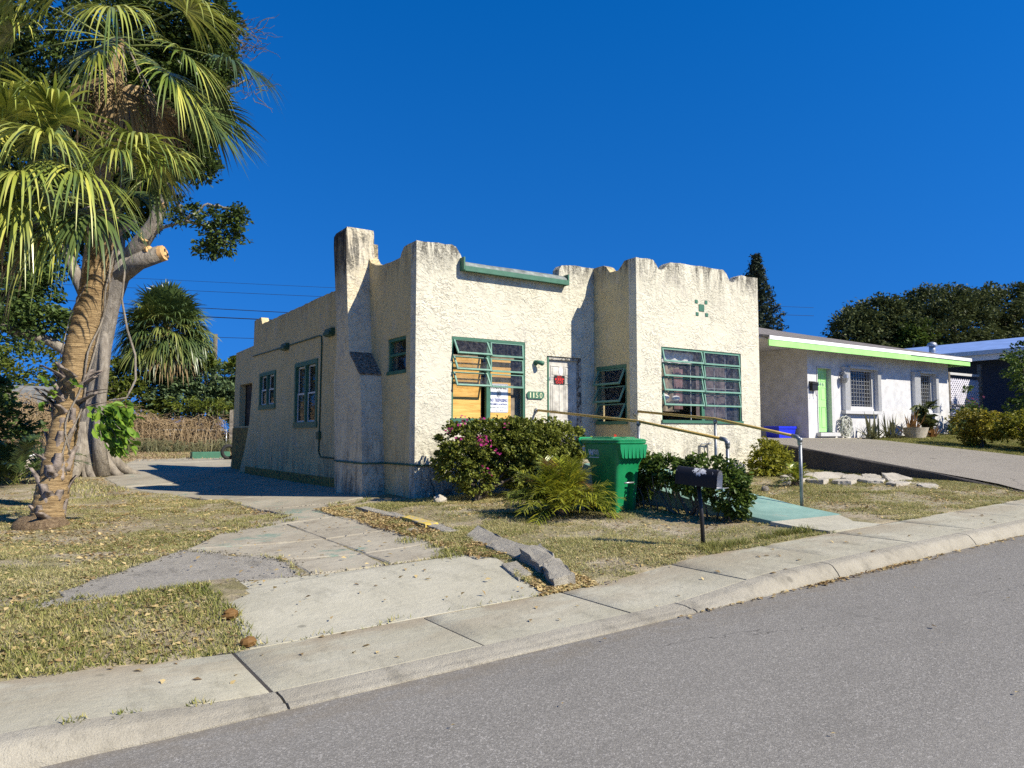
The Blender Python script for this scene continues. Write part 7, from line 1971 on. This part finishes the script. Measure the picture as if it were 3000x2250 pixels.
def litter(name, x, y, q, size, label, zf=None, mat='litter', lift=0.012):
    z = (ground_z(x, y) if zf is None else zf(x, y)) + lift
    C = np.stack([x, y, z], 1)
    n = len(x)
    d = q.normal(size=(n, 3)); d[:, 2] *= 0.25
    V, F = leaf_cloud(C, size, 0.55, 1.2, int(q.integers(1e6)), 0.5, 0.5, d*3)
    o = np_mesh(name, V, F, MAT[mat])
    return tag(o, label, 'leaves', kind='stuff')
x, y, q = scatter(30000, -3.2, 4.5, 7.7, 27, lambda x, y: np.where(free(x, y) & ~hard(x, y), 0.15 + 0.85*ss(vnoise(x, y, 0.9, 25), 0.35, 0.65), 0)*np.where(y < 17, 1, 0.6), 211)
litter('fallen_leaves', x, y, q, 0.055, 'tan fallen leaves under the palms and the fig')
x, y, q = scatter(9000, -3, 1.45, 5.6, 7.5, lambda x, y: 0.25*np.ones(x.shape), 212)
litter('fallen_leaves', x, y, q, 0.05, 'yellow leaves in the grass strip by the sidewalk')
def mats(name, x, y, q, label):      # mown stems lying flat
    n = len(x); z = ground_z(x, y)
    z = np.where(hard(x, y), gz(x, y)+0.02, z); z = np.where(y < 5.55, road_z(x)+kerb_off(x)+0.012, z)
    az = q.uniform(0, 2*PI, n); L = q.uniform(0.03, 0.085, n)
    d = np.stack([np.cos(az), np.sin(az), np.zeros(n)], 1); sd = np.stack([-np.sin(az), np.cos(az), np.zeros(n)], 1)*q.uniform(0.003, 0.007, n)[:, None]
    b = np.stack([x, y, z + q.uniform(0.004, 0.02, n)], 1)
    tip = b + d*L[:, None]; tip[:, 2] += q.normal(size=n)*0.012
    V = np.stack([b-sd, b+sd, tip], 1).reshape(-1, 3)
    tag(np_mesh(name, V, np.arange(n*3).reshape(n, 3), MAT['grass']), label, 'grass', kind='stuff')
x, y, q = scatter(230000, 3.9, 15, 5.42, 12.2, lambda x, y: dens_yard(x, y)*0.8, 221)
mats('cut_grass', x, y, q, 'dry mown stems matted over the front yard')
x, y, q = scatter(150000, -3.2, 4.7, 7.6, 17, lambda x, y: dens_yard(x, y)*0.8, 222)
mats('cut_grass', x, y, q, 'dry mown stems matted between palm and driveway')
x, y, q = scatter(26000, 4.4, 15, 5.6, 11.6, lambda x, y: np.where(free(x, y) & ~hard(x, y), 0.12 + 0.35*ss(vnoise(x, y, 1.1, 26), 0.5, 0.75), 0), 213)
litter('fallen_leaves', x, y, q, 0.045, 'dry leaves strewn over the front yard grass')
x, y, q = scatter(2600, 3.9, 4.75, 5.5, 6.5, lambda x, y: np.where((x > 3.6 + 0.30*(y-4.2)) & (x < 4.0 + 0.28*(y-4.2)+0.3), 1.0, 0.0)*np.where(hard(x, y), 0.1, 1), 214)
litter('fallen_leaves', x, y, q, 0.055, 'brown leaves drifted against the broken kerb blocks')
x, y, q = scatter(9000, 4.25, 4.95, 7.0, 12.4, lambda x, y: 0.15 + 0.6*ss(vnoise(x, y, 3.0, 37), 0.45, 0.7), 216)
litter('fallen_leaves', x, y, q, 0.045, 'brown leaf debris along the broken edge of the driveway', lambda x, y: gz(x, y)+0.018)
def crumbs(name, xs_, ys_, q, label):
    z = gz(xs_, ys_) + 0.006
    V, F = leaf_cloud(np.stack([xs_, ys_, z], 1), 0.020, 0.8, 1.0, 218, 0.9, 0.7)
    tag(np_mesh(name, V, F, MAT['rubble']), label, 'gravel', kind='stuff')
q = np.random.default_rng(219)
px, py = [], []
for P_ in (PATCH, DRIVE[:6] + DRIVE[-6:]):
    for i in range(len(P_)):
        a = np.array(P_[i]); b = np.array(P_[(i+1) % len(P_)])
        m_ = int(np.linalg.norm(b-a)*60)
        if np.linalg.norm(b-a) > 6: continue
        t_ = q.random(m_)[:, None]; pp = a + (b-a)*t_ + q.normal(size=(m_, 2))*0.07
        px.append(pp[:, 0]); py.append(pp[:, 1])
px = np.concatenate(px); py = np.concatenate(py)
crumbs('gravel', px, py, q, 'crumbled concrete along the edges of the old driveway')
q = np.random.default_rng(215)
n = 420
x = np.concatenate([q.uniform(4.4, 15, 260), 7.7 + q.normal(size=90)*0.35, 6.45 + q.normal(size=70)*0.2]); y = 4.31 - np.abs(q.normal(size=n))*0.035
litter('fallen_leaves', x, y, q, 0.045, 'brown leaves caught in the gutter along the kerb', lambda x, y: road_z(x))
x = q.uniform(-2, 12, 60); y = q.uniform(4.5, 5.5, 60)
litter('fallen_leaves', x, y, q, 0.05, 'single dry leaves on the sidewalk', lambda x, y: road_z(x) + kerb_off(x))
x = q.uniform(1.6, 4.4, 150); y = 5.6 + 6.0*q.random(150)**0.8; k = hard(x, y); x, y = x[k], y[k]
litter('fallen_leaves', x, y, q, 0.05, 'dry leaves and twigs on the driveway slabs', lambda x, y: gz(x, y) + 0.03)
x = q.uniform(-1, 9, 40); y = q.uniform(1.0, 4.2, 40)
litter('fallen_leaves', x, y, q, 0.035, 'few leaves on the grey asphalt', lambda x, y: road_z(x) + 0.015)
